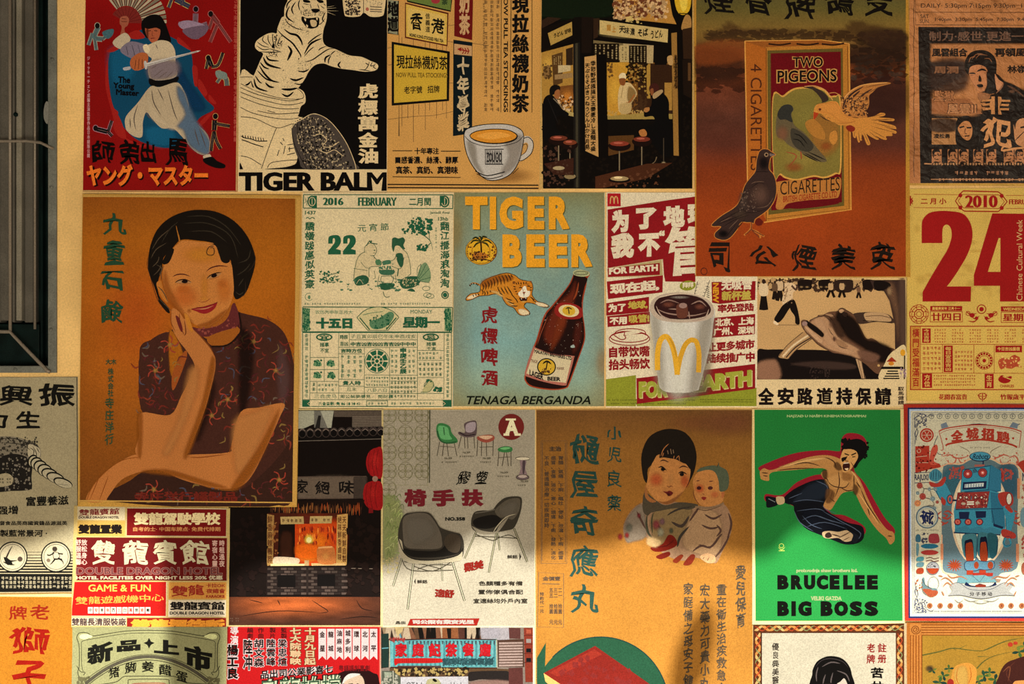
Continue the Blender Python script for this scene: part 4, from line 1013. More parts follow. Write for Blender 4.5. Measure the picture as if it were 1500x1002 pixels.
A.l('300,530 330,515 380,512 430,528', 9, '43180f', 1); A.l('545,492 580,465 640,450 705,456', 9, '43180f', 1)
A.s('322,572 345,560 385,553 435,567 428,576 380,578 340,576', '96683a'); A.l('315,575 345,556 390,550 437,568', 8, '220d0a', 1); A.e(388, 565, 22, 13, '1c0c0a'); A.l('325,577 380,583 432,578', 3, '6b2c14', 1)
A.s('554,543 575,524 615,508 653,504 636,523 600,537 565,543', '96683a'); A.l('550,545 575,520 620,503 660,497', 8, '220d0a', 1); A.e(603, 522, 22, 13, '1c0c0a', rot=-.3); A.l('560,548 600,543 645,525', 3, '6b2c14', 1)
A.l('485,705 505,713 535,714 560,700 580,684', 4, '6b2a12', 1); A.be(530, 690, 40, 22, 'c07c2a', .5); A.l('452,670 456,690 470,705', 2.5, '8a4618', 1)
A.s('436,768 480,758 520,752 545,745 590,730 625,718 612,755 580,785 540,800 505,797 470,782', '7e1a18'); A.s('455,768 500,764 545,758 600,740 565,758 530,768 490,768', 'a87446'); A.l('436,768 480,756 520,752 545,745 600,728 628,716', 4, '4e0f10'); A.be(420, 780, 20, 20, '8a4414', .5)
A.be(380, 620, 60, 34, 'b25c1c', .5); A.be(660, 580, 50, 40, 'b25c1c', .4); A.l('660,690 650,720 640,740', 2.5, '8a4618', 1)
A.part('hair_strands')
A.l('325,155 332,190 345,240 350,270', 12, '9a5c1c', 3); A.s('545,290 610,300 640,370 660,420 700,430 720,400 700,300', '1c140c')
A.l('600,305 570,310 550,340 555,368 590,372 605,350 598,320 575,318', 6, '2c1c10'); A.s('245,380 225,420 235,440 268,430 290,395 310,330 280,330', '1c140c')
for p in ('150,330 200,250 280,180', '140,400 180,330 260,280', '150,460 190,420 200,380', '160,520 200,480 215,440', '190,600 230,640 270,720', '200,690 250,740 290,780', '180,440 220,470 200,520', '220,560 215,500 235,450'): A.l(p, 7, '4a3a26', 1, a=.8)
for p in ('400,90 560,90 700,170 800,300', '380,140 560,140 720,230 780,400', '420,200 580,200 700,280', '780,430 850,400 870,330', '770,520 830,480 870,430', '780,600 820,540', '340,130 280,180 220,280', '760,640 790,660 820,640'): A.l(p, 8, '332a1c', 1, a=.7)
A.l('890,350 905,400 880,460 840,500', 5, '2a1d12', 1); A.l('830,560 830,650 780,690', 5, '2a1d12', 1); A.l('120,380 115,450 140,540 190,700 250,770', 4, '2a1d12', 1)
A.view(110, 280, 450, 725)
A.part('arms_and_hand')
A.s('305,375 312,366 330,378 345,400 352,385 360,398 372,430 395,455 425,490 440,515 442,550 432,600 410,680 380,760 352,825 320,840 200,825 205,760 210,692 300,698 335,640 360,590 378,550 360,510 330,470 312,440 303,405', 'a2602a')
A.s('200,820 260,828 350,822 480,815 492,790 520,690 580,675 655,662 640,710 600,800 560,880 525,918 480,928 420,922 340,900 270,872 210,875 150,900 110,950 95,968 40,966 60,920 100,875 150,840', 'a2602a')
A.b('360,560 390,560 380,640 340,740 300,820 280,810 330,700', 'ae6e34', 24, .7); A.b('500,720 560,690 620,680 560,820 520,880 500,850', 'ae6e34', 26, .7)
A.b('430,520 440,550 410,680 360,820 345,815 400,660', '84450f', 10, .7); A.b('640,680 600,800 530,915 490,925 570,810', '84450f', 12, .7); A.b('210,875 290,868 400,900 480,925 410,918 320,890', '84450f', 10, .7); A.b('200,700 215,700 212,820 200,820', '84450f', 10, .6)
A.l('305,376 304,410 318,440', 3, '70360f', 1); A.l('330,380 332,420 345,450', 3.4, '5c2a0f', 1); A.l('345,402 350,440 345,452', 3.4, '5c2a0f', 1); A.s('318,390 330,398 340,430 336,440 326,420', '571c16'); A.s('345,382 356,388 366,412 372,440 358,430 350,405', 'a8661f'); A.l('372,430 420,480 442,520', 3, '6e350f', 1); A.l('360,830 400,830 480,820', 3, '6e350f', 1); A.l('492,795 485,815', 3, '6e350f')
A.l('85,880 50,965', 2.5, '74380f', 1); A.l('110,885 80,966', 2.5, '74380f', 1); A.l('200,830 150,840 100,875 60,920 42,962', 2.5, '7c4010')
A.part('title_character', each=True)
for i, ch in enumerate('九重石鹸'): A.t(ch, (92, 93, 84, 86)[i], (70, 155, 250, 338)[i], (74, 68, 74, 70)[i], (68, 78, 62, 76)[i], '1e3a22', .045, brush=2)
A.part('green_subtitle'); A.t('大木', 100, 524, 34, 18, '2c3c22', .04); A.tv('株式会社', 107, 552, 18, 90, '2c3c22', .03); A.tv('寺庄洋行', 98, 645, 28, 148, '2c3c22', .025, brush=1)
A.part('red_bottom_lettering'); A.t('寺庄洋行謹製品', 190, 936, 320, 34, '6a2014', .04, a=.7)

A.part('pale_border'); A.l('27,17 697,23 684,971 13,965', 7, 'ad8038', sm=False, closed=True); A.f('686,975 700,20 720,20 706,990', 'ad8038')

# ---- green calendar leaf
A = Sheet('calendar_sheet', 'pale calendar leaf printed green with two children cooking and date 22', 'calendar', 3,
          '444,282 665,282 663,598 440,598', 'c4a872')
A.view(435, 280, 670, 725)
G_, P_ = '1c4c2e', 'b9a371'
A.part('paper_print_ground'); A.f('28,12 706,14 700,978 22,978', 'c2ac7a')
A.part('month_banner')
A.k('32,17 706,18', 4, G_); A.k('32,78 706,80', 4, G_); A.k('32,17 30,78', 4, G_); A.k('706,18 704,80', 4, G_)
for x in (30, 642):
    for i in range(60):
        r = random.Random(i + x); A.k([(x + r.uniform(4, 56), 20 + r.uniform(0, 54)), (x + r.uniform(4, 56), 20 + r.uniform(0, 54))], 1, G_) if i < 14 else None
A.e(70, 48, 21, 27, G_); A.f('70,22 92,22 92,76 70,76', G_); A.e(668, 48, 22, 27, G_); A.ring(70, 48, 14, 19, 3, P_); A.ring(668, 48, 14, 19, 3, P_); A.k('70,34 70,62', 3, P_); A.k('668,34 668,62', 3, P_); A.f('646,22 670,22 646,76', G_)
A.t('2016', 118, 31, 94, 34, G_, .07, .0); A.t('FEBRUARY', 277, 30, 176, 38, G_, .07, .0); A.t('二月閏', 508, 32, 98, 36, G_, .03)
A.part('large_date'); A.f(smooth(pp('143,238 145,210 160,201 185,200 198,212 200,232 190,250 178,262'), False) + pp('200,268 200,287 142,287 142,272') + smooth(pp('160,250 172,232 172,216 164,216 163,238'), False), G_); A.f([(x + 67, y) for x, y in smooth(pp('143,238 145,210 160,201 185,200 198,212 200,232 190,250 178,262'), False) + pp('200,268 200,287 142,287 142,272') + smooth(pp('160,250 172,232 172,216 164,216 163,238'), False)], G_)
A.part('side_couplets')
A.tv('驕橫跋扈似英豪', 37, 140, 44, 305, G_, .03, brush=1.2); A.tv('翻江攪海浪淘淘', 648, 140, 42, 300, G_, .03, brush=1.2); A.t('元 宵 節', 275, 145, 140, 40, '2a5434', .02, brush=1); A.t('1437', 38, 90, 50, 17, G_, .03); A.t('Jamadil Awal', 602, 92, 88, 15, G_, .02); A.t('13hb', 638, 118, 46, 17, G_, .03)
A.l('42,125 50,120 60,126 70,120 82,126', 4, '2a5434'); A.ring(57, 478, 18, 17, 2.4, '4c6c46', t0=40, t1=300); A.e(57, 480, 6, 9, '4c6c46'); A.e(670, 470, 17, 18, G_); A.ring(670, 470, 11, 12, 2.4, P_)
A.mt(622, 165, 636, 260, 1, '3c6040', True); A.mt(35, 502, 290, 517, 1, '33583a'); A.mt(380, 502, 605, 517, 1, '33583a')
A.part('boy_drawing')
Z = '24482c'
A.s('335,235 352,245 362,268 350,292 325,290 308,275 310,250', P_); A.l('335,235 352,245 362,268 350,292 325,290 308,275 310,250', 2.4, Z, closed=True); A.l('315,248 330,225 335,235 365,240', 4, Z); A.l('335,236 338,224', 6, Z); A.e(352, 268, 3, 3, Z); A.l('345,280 355,282', 2, Z)
A.s('300,275 275,300 262,345 260,400 290,420 325,400 328,350 370,340 385,320 345,300', P_); A.l('308,275 280,295 265,340 258,400 270,415', 2.4, Z); A.l('345,290 360,310 385,322 372,340 330,345 328,390', 2.4, Z); A.l('290,320 310,345 335,350', 2, Z); A.l('258,350 320,360', 2, Z)
A.s('262,395 300,380 325,392 322,415 300,425 268,425', Z); A.l('270,420 285,400 300,420', 2, P_); A.s('355,315 375,310 382,330 362,335', '44683f'); A.l('350,360 355,390 345,400', 2, Z)
A.part('girl_drawing')
A.s('440,260 450,245 475,248 480,265 470,282 450,280', P_); A.s('432,215 445,210 460,215 480,210 490,225 482,245 490,262 478,262 462,248 445,250 438,275 430,255 430,230', Z)
A.s('450,280 478,262 500,285 512,330 510,370 480,392 440,390 430,350 420,325 440,305', P_); A.l('478,262 500,285 512,330 515,372 500,385', 2.4, Z); A.l('450,285 440,310 405,320', 2.4, Z); A.s('450,285 478,285 482,330 470,345 455,320', Z); A.l('485,300 470,350 430,340', 2.4, Z); A.l('430,350 430,390 480,400 515,385', 2.4, Z); A.l('460,350 455,385', 5, Z); A.l('440,315 452,300', 4, P_); A.s('388,318 420,312 425,328 395,332', '3c6040')
A.part('brazier_drawing'); A.l('372,356 400,366 440,358', 6, Z); A.s('375,358 440,358 432,378 384,378', '34583a'); A.l('383,385 380,405 395,418 425,418 436,402 432,385 383,385', 2.4, Z); A.s('378,418 440,418 432,440 400,448 380,440', Z); A.l('390,455 400,478 420,478', 3, Z); A.scat(372, 330, 440, 352, 20, 5, '3c6040', 3); A.l('372,380 366,430 385,445', 2, Z); A.l('445,378 450,410', 2, Z)
A.part('tree_drawing')
A.scat(500, 120, 610, 210, 150, 8, G_, 11, test=lambda x, y: ((x - 555) / 58) ** 2 + ((y - 160) / 42) ** 2 < 1); A.scat(478, 172, 500, 195, 14, 6, G_, 12); A.scat(545, 240, 590, 268, 30, 7, G_, 13); A.scat(590, 125, 612, 190, 20, 7, G_, 14)
A.l('615,272 605,230 580,205 555,190', 6, G_, 3); A.l('605,235 590,250', 4, G_); A.l('600,225 598,190', 3, G_)
A.scat(105, 362, 195, 415, 60, 5, G_, 15); A.l('115,400 150,380 185,370', 3, G_); A.l('140,420 150,395 190,385', 3, G_); A.scat(190, 400, 560, 450, 50, 5, '3c6040', 16, asp=1.8)
for x, y in ((585, 440), (590, 470), (603, 475)): A.ring(x, y, 17, 10, 2.2, '2a5434')
A.part('fish_drawing'); A.s('465,412 490,390 530,385 560,392 552,420 520,438 480,440', Z); A.scat(478, 395, 540, 430, 40, 4, 'a0915f', 4); A.s('545,395 560,340 585,325 605,370 600,410 570,410', '6c7e52')
for p in ('548,395 562,330', '550,397 585,330', '552,400 600,350', '554,405 606,390', '556,408 600,415'): A.l(p, 2.4, Z)
A.l('545,395 545,350 562,330', 2, Z); A.s('520,440 535,455 500,450', Z); A.e(480, 415, 4, 4, P_)
A.part('date_banner')
A.k('28,524 702,526', 4, G_); A.k('26,636 700,637', 4, G_); A.k('28,526 26,636', 4, G_); A.k('704,526 700,636', 4, G_); A.r(30, 530, 60, 632, '5f7a4c'); A.r(668, 530, 698, 632, '5f7a4c')
for x in (30, 668): A.scat(x, 530, x + 30, 632, 70, 5, G_, x); A.ring(x + 15, 581, 10, 40, 2, G_)
A.t('十五日', 88, 572, 164, 50, G_, .08, .06); A.t('星期一', 477, 568, 170, 52, G_, .08, .06); A.t('MONDAY', 514, 537, 98, 17, '3c6040', .01); A.t('农历丙申年正月大', 84, 539, 170, 17, '4c6c46', .01)
A.f(smooth(pp('272,572 300,545 330,530 368,524 405,530 436,545 462,570'), False) + pp('412,630 322,630'), 'b3a26c'); A.l(smooth(pp('272,572 300,545 330,530 368,524 405,530 436,545 462,570'), False) + pp('412,630 322,630 272,572'), 3, G_, sm=False); A.s('330,590 370,575 420,545 440,560 420,600 380,622 340,620', '4c6c46'); A.scat(330, 560, 420, 620, 50, 5, G_, 5); A.k('285,572 330,626', 5, G_); A.k('450,572 405,626', 5, G_); A.l('300,560 340,550 390,545', 3, '4c6c46')
A.part('almanac_grid')
A.box(26, 638, 700, 974, 3, G_)
for p in ('62,640 60,940', '666,640 664,940', '190,640 190,940', '545,640 545,940', '62,752 190,752', '238,642 238,702', '190,706 545,706', '306,706 306,940', '420,706 420,940', '190,850 306,852', '190,880 306,882', '306,830 545,832', '306,886 545,886', '60,912 545,914', '60,860 190,860', '26,942 700,944', '125,752 125,860', '62,806 190,806', '545,720 664,720', '545,765 664,765', '545,842 664,842', '545,914 664,914', '92,862 92,912', '238,672 545,672', '420,858 545,858', '190,735 306,735', '205,735 205,850'): A.k(p, 2, G_)
for x, t in ((125, '宜'), (606, '忌')): A.e(x, 660, 37, 17, G_); A.e(x, 660, 30, 11, P_); A.t(t, x - 22, 650, 44, 20, G_, .08, .03)
A.t('諸事', 106, 684, 40, 20, G_, .02); A.t('不宜', 106, 710, 40, 20, G_, .02); A.t('諸事', 586, 682, 44, 18, G_, .02); A.t('不宜', 586, 704, 44, 14, G_, .02)
A.t('時辰', 196, 650, 36, 20, G_, .03); A.t('吉凶', 196, 680, 36, 20, G_, .03)
A.t('子丑寅卯辰巳午未申酉戌亥', 244, 648, 294, 18, '2c5434', .0); A.t('中吉凶吉凶凶吉吉凶中中中', 244, 682, 294, 19, G_, .04)
A.t('吉時方位', 200, 712, 96, 19, G_, .04); A.t('貴人時', 208, 857, 82, 20, G_, .04); A.t('丑未', 225, 886, 46, 18, '2c5434', .0); A.t('八卦八白', 318, 890, 90, 18, '3c6040', .0); A.t('三合虎马', 80, 918, 100, 18, '3c6040'); A.t('周公解夢夢見 :   開財運', 196, 920, 240, 16, '2c5434', .01)
A.mt(194, 742, 302, 846, 4, '3c6040', True, seed=4); A.mt(312, 836, 416, 884, 3, '3c6040', seed=5); A.mt(424, 836, 540, 936, 5, G_, seed=6); A.mt(424, 712, 460, 826, 5, '3c6040', seed=7); A.tv('申庚壬乙辰', 466, 708, 30, 118, G_, .06); A.mt(502, 712, 540, 826, 5, '3c6040', seed=8); A.mt(550, 724, 660, 764, 2, '3c6040', seed=9); A.mt(550, 770, 660, 840, 3, G_, seed=10)
A.mt(32, 645, 58, 935, 1, '3c6040', True, seed=11); A.mt(670, 645, 694, 935, 1, '3c6040', True, seed=12); A.mt(96, 866, 186, 908, 2, '3c6040', seed=13); A.mt(66, 866, 90, 908, 1, G_, True)
for i in range(8):
    a = math.radians(i * 45 + 22.5); A.many([[(363 + 50 * math.cos(a - .3), 768 + 50 * math.sin(a - .3)), (363 + 50 * math.cos(a + .3), 768 + 50 * math.sin(a + .3)), (363 + 30 * math.cos(a + .32), 768 + 30 * math.sin(a + .32)), (363 + 30 * math.cos(a - .32), 768 + 30 * math.sin(a - .32))], [(363 + 26 * math.cos(a - .3), 768 + 26 * math.sin(a - .3)), (363 + 26 * math.cos(a + .3), 768 + 26 * math.sin(a + .3)), (363 + 14 * math.cos(a + .32), 768 + 14 * math.sin(a + .32)), (363 + 14 * math.cos(a - .32), 768 + 14 * math.sin(a - .32))]], G_)
A.ring(363, 768, 54, 54, 3, '3c6040'); A.e(363, 768, 8, 8, G_)
for x, y in ((95, 778), (155, 778), (95, 832), (158, 832)): A.s([(x - 20, y + 8), (x - 6, y - 16), (x + 12, y - 8), (x + 18, y + 10), (x, y + 14)], '5c7a4c'); A.scat(x - 18, y - 14, x + 18, y + 14, 18, 5, G_, x)
A.ring(598, 880, 22, 22, 2.5, G_, t0=160, t1=380); A.s('575,885 600,850 620,870 600,905 570,908', 'a3965f'); A.l('575,885 600,855 618,872 600,905 560,908', 2.5, G_); A.scat(615, 885, 655, 910, 24, 6, G_, 6); A.scat(585, 850, 615, 868, 10, 5, G_, 7)
A.part('bottom_banner'); A.r(26, 944, 60, 974, G_); A.r(660, 944, 698, 974, G_); A.k('66,947 50,960 66,972', 3, P_); A.k('655,947 672,960 655,972', 3, P_); A.t('六合吉數: 兔 06 18 30 42', 98, 952, 190, 16, '2c5434', .02); A.box(315, 946, 412, 972, 2.4, G_); A.mt(322, 950, 408, 968, 1, '3c6040'); A.mt(425, 950, 520, 968, 1, '3c6040'); A.mt(540, 950, 640, 968, 1, '3c6040', seed=9)

# ---- beer advertisement
A = Sheet('advertisement_poster', 'pale blue beer advert with a leaping tiger and a tilted brown bottle', 'poster', 2,
          '665,282 887,282 885,597 663,597', 'c9a566')
A.view(655, 275, 895, 729)
A.part('blue_ground')
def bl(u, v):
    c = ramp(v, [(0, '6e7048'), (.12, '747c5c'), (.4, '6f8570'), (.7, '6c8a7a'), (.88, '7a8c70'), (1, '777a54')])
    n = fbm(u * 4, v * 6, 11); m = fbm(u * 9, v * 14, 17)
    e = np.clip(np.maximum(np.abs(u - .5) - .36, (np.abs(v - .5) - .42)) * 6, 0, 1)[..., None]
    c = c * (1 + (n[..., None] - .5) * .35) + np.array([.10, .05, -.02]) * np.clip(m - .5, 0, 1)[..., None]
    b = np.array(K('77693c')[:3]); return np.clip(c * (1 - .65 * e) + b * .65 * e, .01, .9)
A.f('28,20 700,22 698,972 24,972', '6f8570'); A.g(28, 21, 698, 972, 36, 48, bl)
A.be(690, 780, 40, 90, 'a07038', .35); A.be(40, 200, 40, 120, '8f7a44', .5)
A.part('orange_title')
SH, OR = '4a4a24', 'd08a1c'
for dx, c in ((4, SH), (0, OR)):
    for ch, x, w in (('T', 80, 100), ('I', 190, 28), ('G', 232, 106), ('E', 358, 74), ('R', 452, 92)): A.t(ch, x + dx, 40 + dx, w, 146, c, .06)
    for ch, x, w in (('B', 246, 86), ('E', 352, 82), ('E', 452, 84), ('R', 552, 94)): A.t(ch, x + dx, 208 + dx, w, 146, c, .06)
A.part('palm_emblem'); A.e(152, 282, 71, 62, '54260e'); A.e(151, 282, 68, 60, 'c4901e'); A.ring(151, 282, 63, 55, 2.4, '54260e'); A.ring(151, 282, 40, 36, 2.4, '7c3a14'); A.l('150,240 153,290', 7, '2c1a0c')
for p in ('152,240 120,235 105,250', '152,240 130,222 112,228', '152,238 160,218 180,222', '152,240 180,235 198,250', '152,238 150,222 142,216', '152,242 130,250 118,268', '152,242 175,250 186,266'): A.l(p, 8, '26280e', 1)
A.s('112,300 130,288 160,290 180,300 176,314 120,314', '9c5a1a'); A.scat(112, 285, 190, 325, 40, 5, '3c200e', 3); A.scat(88, 250, 106, 330, 14, 5, '5a2c10', 4); A.scat(200, 250, 216, 320, 14, 5, '5a2c10', 5); A.l('105,325 150,318 196,326', 4, '3c200e')
A.part('leaping_tiger')
A.view(680, 395, 890, 1026)
TK = '20140c'
A.l('120,118 90,100 55,97 36,120', 11, 'a8661c', 2)
for p in ('66,94 70,108', '50,98 55,110', '38,108 46,120', '88,96 88,112', '100,102 96,118'): A.l(p, 9, TK, 1)
P = '12,215 20,195 50,172 95,165 115,150 118,105 150,75 220,45 300,25 360,40 400,70 450,82 480,90 492,130 485,180 520,225 570,240 604,258 600,270 560,268 500,245 460,238 440,240 430,265 465,300 466,322 420,330 385,315 355,275 310,255 285,225 262,185 220,175 170,185 110,190 60,212 25,222'
A.s(P, 'b5701c'); A.l(P, 5, '3a200e', closed=True)
A.b('130,80 250,40 350,50 330,80 240,90 140,130', '8c4c14', 24, .7)
A.b('20,205 60,180 100,180 60,208', 'cdb482', 8, 1); A.b('390,285 430,285 462,305 460,322 420,326 395,310', 'cdb482', 10, 1); A.b('510,235 560,240 600,258 590,268 530,258', 'cdb482', 8, 1); A.b('180,150 250,160 280,200 230,175', 'c79a50', 14, .8); A.b('290,210 330,230 370,270 330,250', 'c79a50', 12, .8)
A.s('338,110 350,85 400,78 440,82 478,90 488,130 478,180 450,215 420,228 395,215 370,180 345,150', 'b26a1a'); A.s('385,170 405,150 425,120 442,122 450,150 470,155 466,185 440,200 400,195', 'd2c29c'); A.s('395,200 420,205 450,198 446,222 420,230 400,220', '2e0e0a'); A.s('405,205 412,206 410,216', 'd2c29c'); A.s('438,202 444,201 442,212', 'd2c29c'); A.s('410,226 440,224 425,236', 'b8863c')
A.l('392,132 405,128 415,132', 8, TK, 1); A.l('448,118 462,118 470,124', 8, TK, 1); A.s('418,162 438,160 432,172 424,173', '7c3a20'); A.l('428,172 428,186', 4, TK); A.l('395,118 412,112', 4, TK, 1); A.l('445,104 465,104', 4, TK, 1); A.l('415,130 425,160', 3, '6b3a18', 1)
A.s('345,90 360,82 366,96 352,104', '6c3c14'); A.s('470,84 482,82 480,98', '6c3c14')
for p in ('128,100 140,125 130,150', '145,88 158,118 150,150', '165,78 178,108 172,140', '184,68 198,100 192,135', '204,58 218,92 214,125', '224,50 240,86 238,118', '246,44 262,80 264,112', '268,38 284,72 290,108', '290,34 306,62 314,95', '312,32 326,56 336,82', '334,36 346,56', '120,140 135,160 130,180', '140,150 150,170 146,185', '160,150 168,168 165,182', '186,148 190,165', '240,120 246,145 262,165', '262,125 275,150 292,175', '285,120 300,150 318,180', '306,118 322,145 340,175', '250,165 275,180', '330,150 342,180 360,200', '295,200 320,215 345,220', '310,225 340,240 362,240', '335,255 365,262 385,258', '348,190 372,215 385,240', '60,178 70,195', '80,172 88,190', '98,170 108,186', '470,195 490,210 496,230', '484,205 505,222', '500,225 515,235', '440,240 430,255', '350,120 370,125', '352,138 372,140', '362,158 380,155', '372,176 388,172', '470,130 485,128', '468,148 484,146', '405,90 408,108', '425,86 425,106', '385,88 392,108', '445,88 440,104', '370,92 378,110'): A.l(p, 7, TK, 1)
for x, y in ((440, 320), (452, 318), (464, 312), (580, 262), (592, 262), (602, 258)): A.l([(x, y), (x + 2, y + 9)], 4, TK)
A.view(655, 275, 895, 729)
A.part('red_character', each=True)
for i, ch in enumerate('虎標啤酒'): A.t(ch, 150, (528, 622, 712, 812)[i], 76, (76, 74, 82, 70)[i], '701414', .06, brush=1.5)
A.part('beer_bottle')
A.s('566,370 590,364 628,374 634,388 626,400 622,412 618,440 605,500 604,560 612,620 612,680 585,760 545,870 528,892 480,900 420,896 370,884 348,862 344,838 360,770 395,680 430,570 470,520 535,440 556,400 560,388', '8a3216')
A.s('566,388 622,402 612,440 600,500 600,560 608,620 607,680 580,760 540,868 525,888 480,895 420,890 372,878 352,858 350,838 366,772 400,684 436,574 476,522 540,440 560,402', '26100c')
A.b('480,530 545,470 570,420 560,520 500,640 460,700 430,650', '5c200f', 24, .9); A.b('575,600 600,610 590,690 560,740 560,680', '40160d', 20, .9); A.b('500,560 530,590 500,670 460,720', '7a3014', 22, .55); A.l('585,420 575,470 560,500', 8, '7c3416', 1); A.l('400,700 420,640 450,570', 4, '7c3820', 1)
A.s('562,372 590,364 630,376 628,392 596,396 564,388', '9c9a68'); A.ring(596, 380, 30, 8, 3, '4a4a2c'); 
for i in range(8): A.k([(572 + i * 7, 374), (570 + i * 7, 390)], 1.6, '5b5a38')
A.scat(400, 460, 600, 730, 90, 1.7, 'a08c70', 4, test=lambda x, y: x > 700 - .55 * y and x < 600); A.s('549,705 562,698 568,710 552,712', '8c9480')
A.s('478,540 500,514 550,514 590,530 602,552 596,578 560,586 510,580 484,566', '7e1c14'); A.e(541, 548, 46, 27, 'c3ae74', rot=.15); A.e(541, 548, 29, 21, 'b98f24', rot=.15); A.l('538,534 543,562', 5, '3c2c12'); A.l('526,540 540,534 556,542', 6, '3c2c12', 1)
A.s('384,704 394,712 470,738 560,748 564,758 535,862 520,880 440,866 372,846 346,832 352,800', '9c5a44'); A.f('390,716 470,744 556,752 528,868 440,858 352,826', 'baa678')
A.t('MALAYAN BREWERIES LTD', 388, 718, 166, 17, '1c1614', .05, slope=.2); A.e(442, 797, 42, 39, '1c1812'); A.e(442, 797, 37, 34, 'b98f24'); A.l('446,772 440,810', 5, '241c10'); A.l('424,784 444,772 464,786', 8, '241c10', 1); A.scat(420, 806, 464, 824, 18, 5, '4a2c12', 3); A.t('LAGER', 366, 808, 62, 28, '1c1614', .05, slope=.35); A.t('BEER', 446, 840, 58, 18, '1c1614', .05, slope=.05); A.t('TRADE', 372, 762, 30, 14, '5a3020', .02, slope=.2); A.t('MARK', 488, 798, 34, 12, '5a3020', .02)
A.part('bottom_lettering'); A.t('TENAGA BERGANDA', 78, 926, 560, 38, '17190f', .02, sh=.28)

# ---- straw free cup advertisement
A = Sheet('advertisement_poster', 'red and green fast food drink advert with a white cup and golden arches', 'poster', 2,
          '888,282 1110,282 1108,597 887,597', 'cfb684')
A.view(880, 275, 1115, 714)
RD, CR, GR = '7c1214', 'c9b58c', '7c7c20'
A.part('paper_print_ground'); A.f('22,22 690,22 694,972 20,972', 'cab78c')
A.part('green_band'); A.f('22,852 156,834 156,972 20,972', GR); A.f('150,940 692,890 692,972 160,972', GR)
A.mt(28, 940, 420, 950, 1, '33330f', seed=3); A.mt(28, 955, 380, 966, 1, '33330f', seed=4); A.mt(440, 938, 680, 958, 2, '33330f', seed=5)
A.part('small_logo_tile'); A.r(29, 26, 88, 84, '98161a')
def arches(x, y, w, h, lw, c, c2=None):
    P = lambda t0, t1, cx: [(cx + w / 4 * math.cos(math.radians(t)), y + h * .5 - h * .5 * math.sin(math.radians(t)) ) for t in range(t0, t1, 10)]
    for m in (0, 1):
        cx = x + w * (.27 + .46 * m)
        pts = [(cx - w * .23, y + h), (cx - w * .205, y + h * .55), (cx - w * .15, y + h * .16), (cx - w * .06, y + h * .01), (cx + w * .04, y + h * .03), (cx + w * .13, y + h * .2), (cx + w * .19, y + h * .55), (cx + w * .215, y + h)]
        A.l(pts, lw, c)
arches(40, 40, 38, 32, 5, 'b88a4c')
A.part('headline_banner')
A.f('30,98 300,56 420,40 420,420 286,418 280,385 276,320 30,358', RD); A.f('30,358 276,318 272,400 32,400', 'b6a070')
for ch, x, y, w, h in (('为', 46, 102, 78, 102), ('了', 156, 92, 92, 96), ('地', 276, 84, 98, 96), ('球', 384, 68, 96, 100), ('我', 44, 205, 104, 112), ('不', 164, 206, 100, 104)): A.t(ch, x, y, w, h, CR, .085, slope=-.05)
A.t('“', 258, 190, 26, 26, CR, .08); A.t('管', 284, 178, 190, 218, CR, .075, .045, slope=-.06)
A.f('28,362 268,322 278,390 30,398', 'a8904a', a=.4); A.f('30,360 262,335 262,388 32,398', RD); A.t('FOR EARTH', 36, 358, 218, 30, CR, .06, slope=-.08)
A.part('red_slogan_blocks')
A.f('26,418 276,390 274,466 32,496', RD); A.t('现在起,', 40, 428, 220, 50, CR, .065, slope=-.09)
A.f('24,514 214,486 214,552 24,570', RD); A.t('为了', 32, 518, 80, 38, CR, .06, slope=-.06); A.t('地球,', 120, 506, 88, 38, 'a89038', .06, slope=-.06)
A.f('28,572 220,552 218,606 30,620', RD); A.t('不用', 38, 578, 78, 34, CR, .06, slope=-.05); A.t('吸管!', 124, 566, 92, 38, 'a89038', .06, slope=-.05)
A.part('lid_drawing')
for rx, ry, cx, cy in ((90, 30, 127, 672), (84, 24, 127, 664)): A.ring(cx, cy, rx, ry, 4, RD)
A.l('58,655 70,640 100,630 150,628 190,636 200,650', 4, RD); A.l('58,656 90,676 110,670 112,655 186,648', 4, RD); A.s('100,645 165,636 172,646 110,656', 'cab78c'); A.l('72,645 104,640 102,660', 4, RD)
A.part('left_slogan'); A.t('自带饮嘴', 36, 708, 182, 50, RD, .05, slope=-.03); A.t('抬头畅饮', 34, 764, 186, 50, RD, .05, slope=-.04)
A.part('right_slogan_blocks')
A.f('492,420 688,416 686,500 528,518 494,512', RD); A.t('NEW', 524, 424, 88, 26, 'c0841c', .05, rot=math.pi / 2); A.t('无吸管', 534, 414, 138, 44, CR, .06, slope=-.03); A.t('新杯盖', 536, 460, 132, 44, 'a89038', .06, slope=-.03)
A.t('率先登陆', 518, 520, 162, 38, RD, .06, slope=-.05); A.f('500,580 686,562 684,652 494,668', RD); A.t('北京、上海', 508, 582, 172, 36, CR, .05, slope=-.05); A.t('广州、深圳', 500, 624, 180, 36, CR, .05, slope=-.05)
A.t('让更多城市', 470, 690, 214, 44, RD, .055, slope=-.08); A.t('陆续推广中', 470, 738, 214, 46, RD, .055, slope=-.04)
A.part('green_speech_tag'); A.e(386, 436, 36, 22, GR, rot=-.12); A.t('拜拜', 362, 422, 50, 26, CR, .05, slope=-.05)
A.part('earth_banner'); A.f('158,848 686,784 686,894 160,962', RD)
for q, (c, d) in enumerate((('b8a664', 4), ('8e8c2c', 0))): A.t('FOR', 168 + d, 862 + d, 128, 74, c, .07, slope=-.04); A.t('EARTH', 408 + d, 838 + d, 262, 72, c, .07, slope=-.11)
A.part('straw'); A.s('432,416 484,410 448,510 408,512', CR); A.l('430,418 408,508', 2.5, '33281c'); A.l('484,412 450,508', 2.5, '33281c')
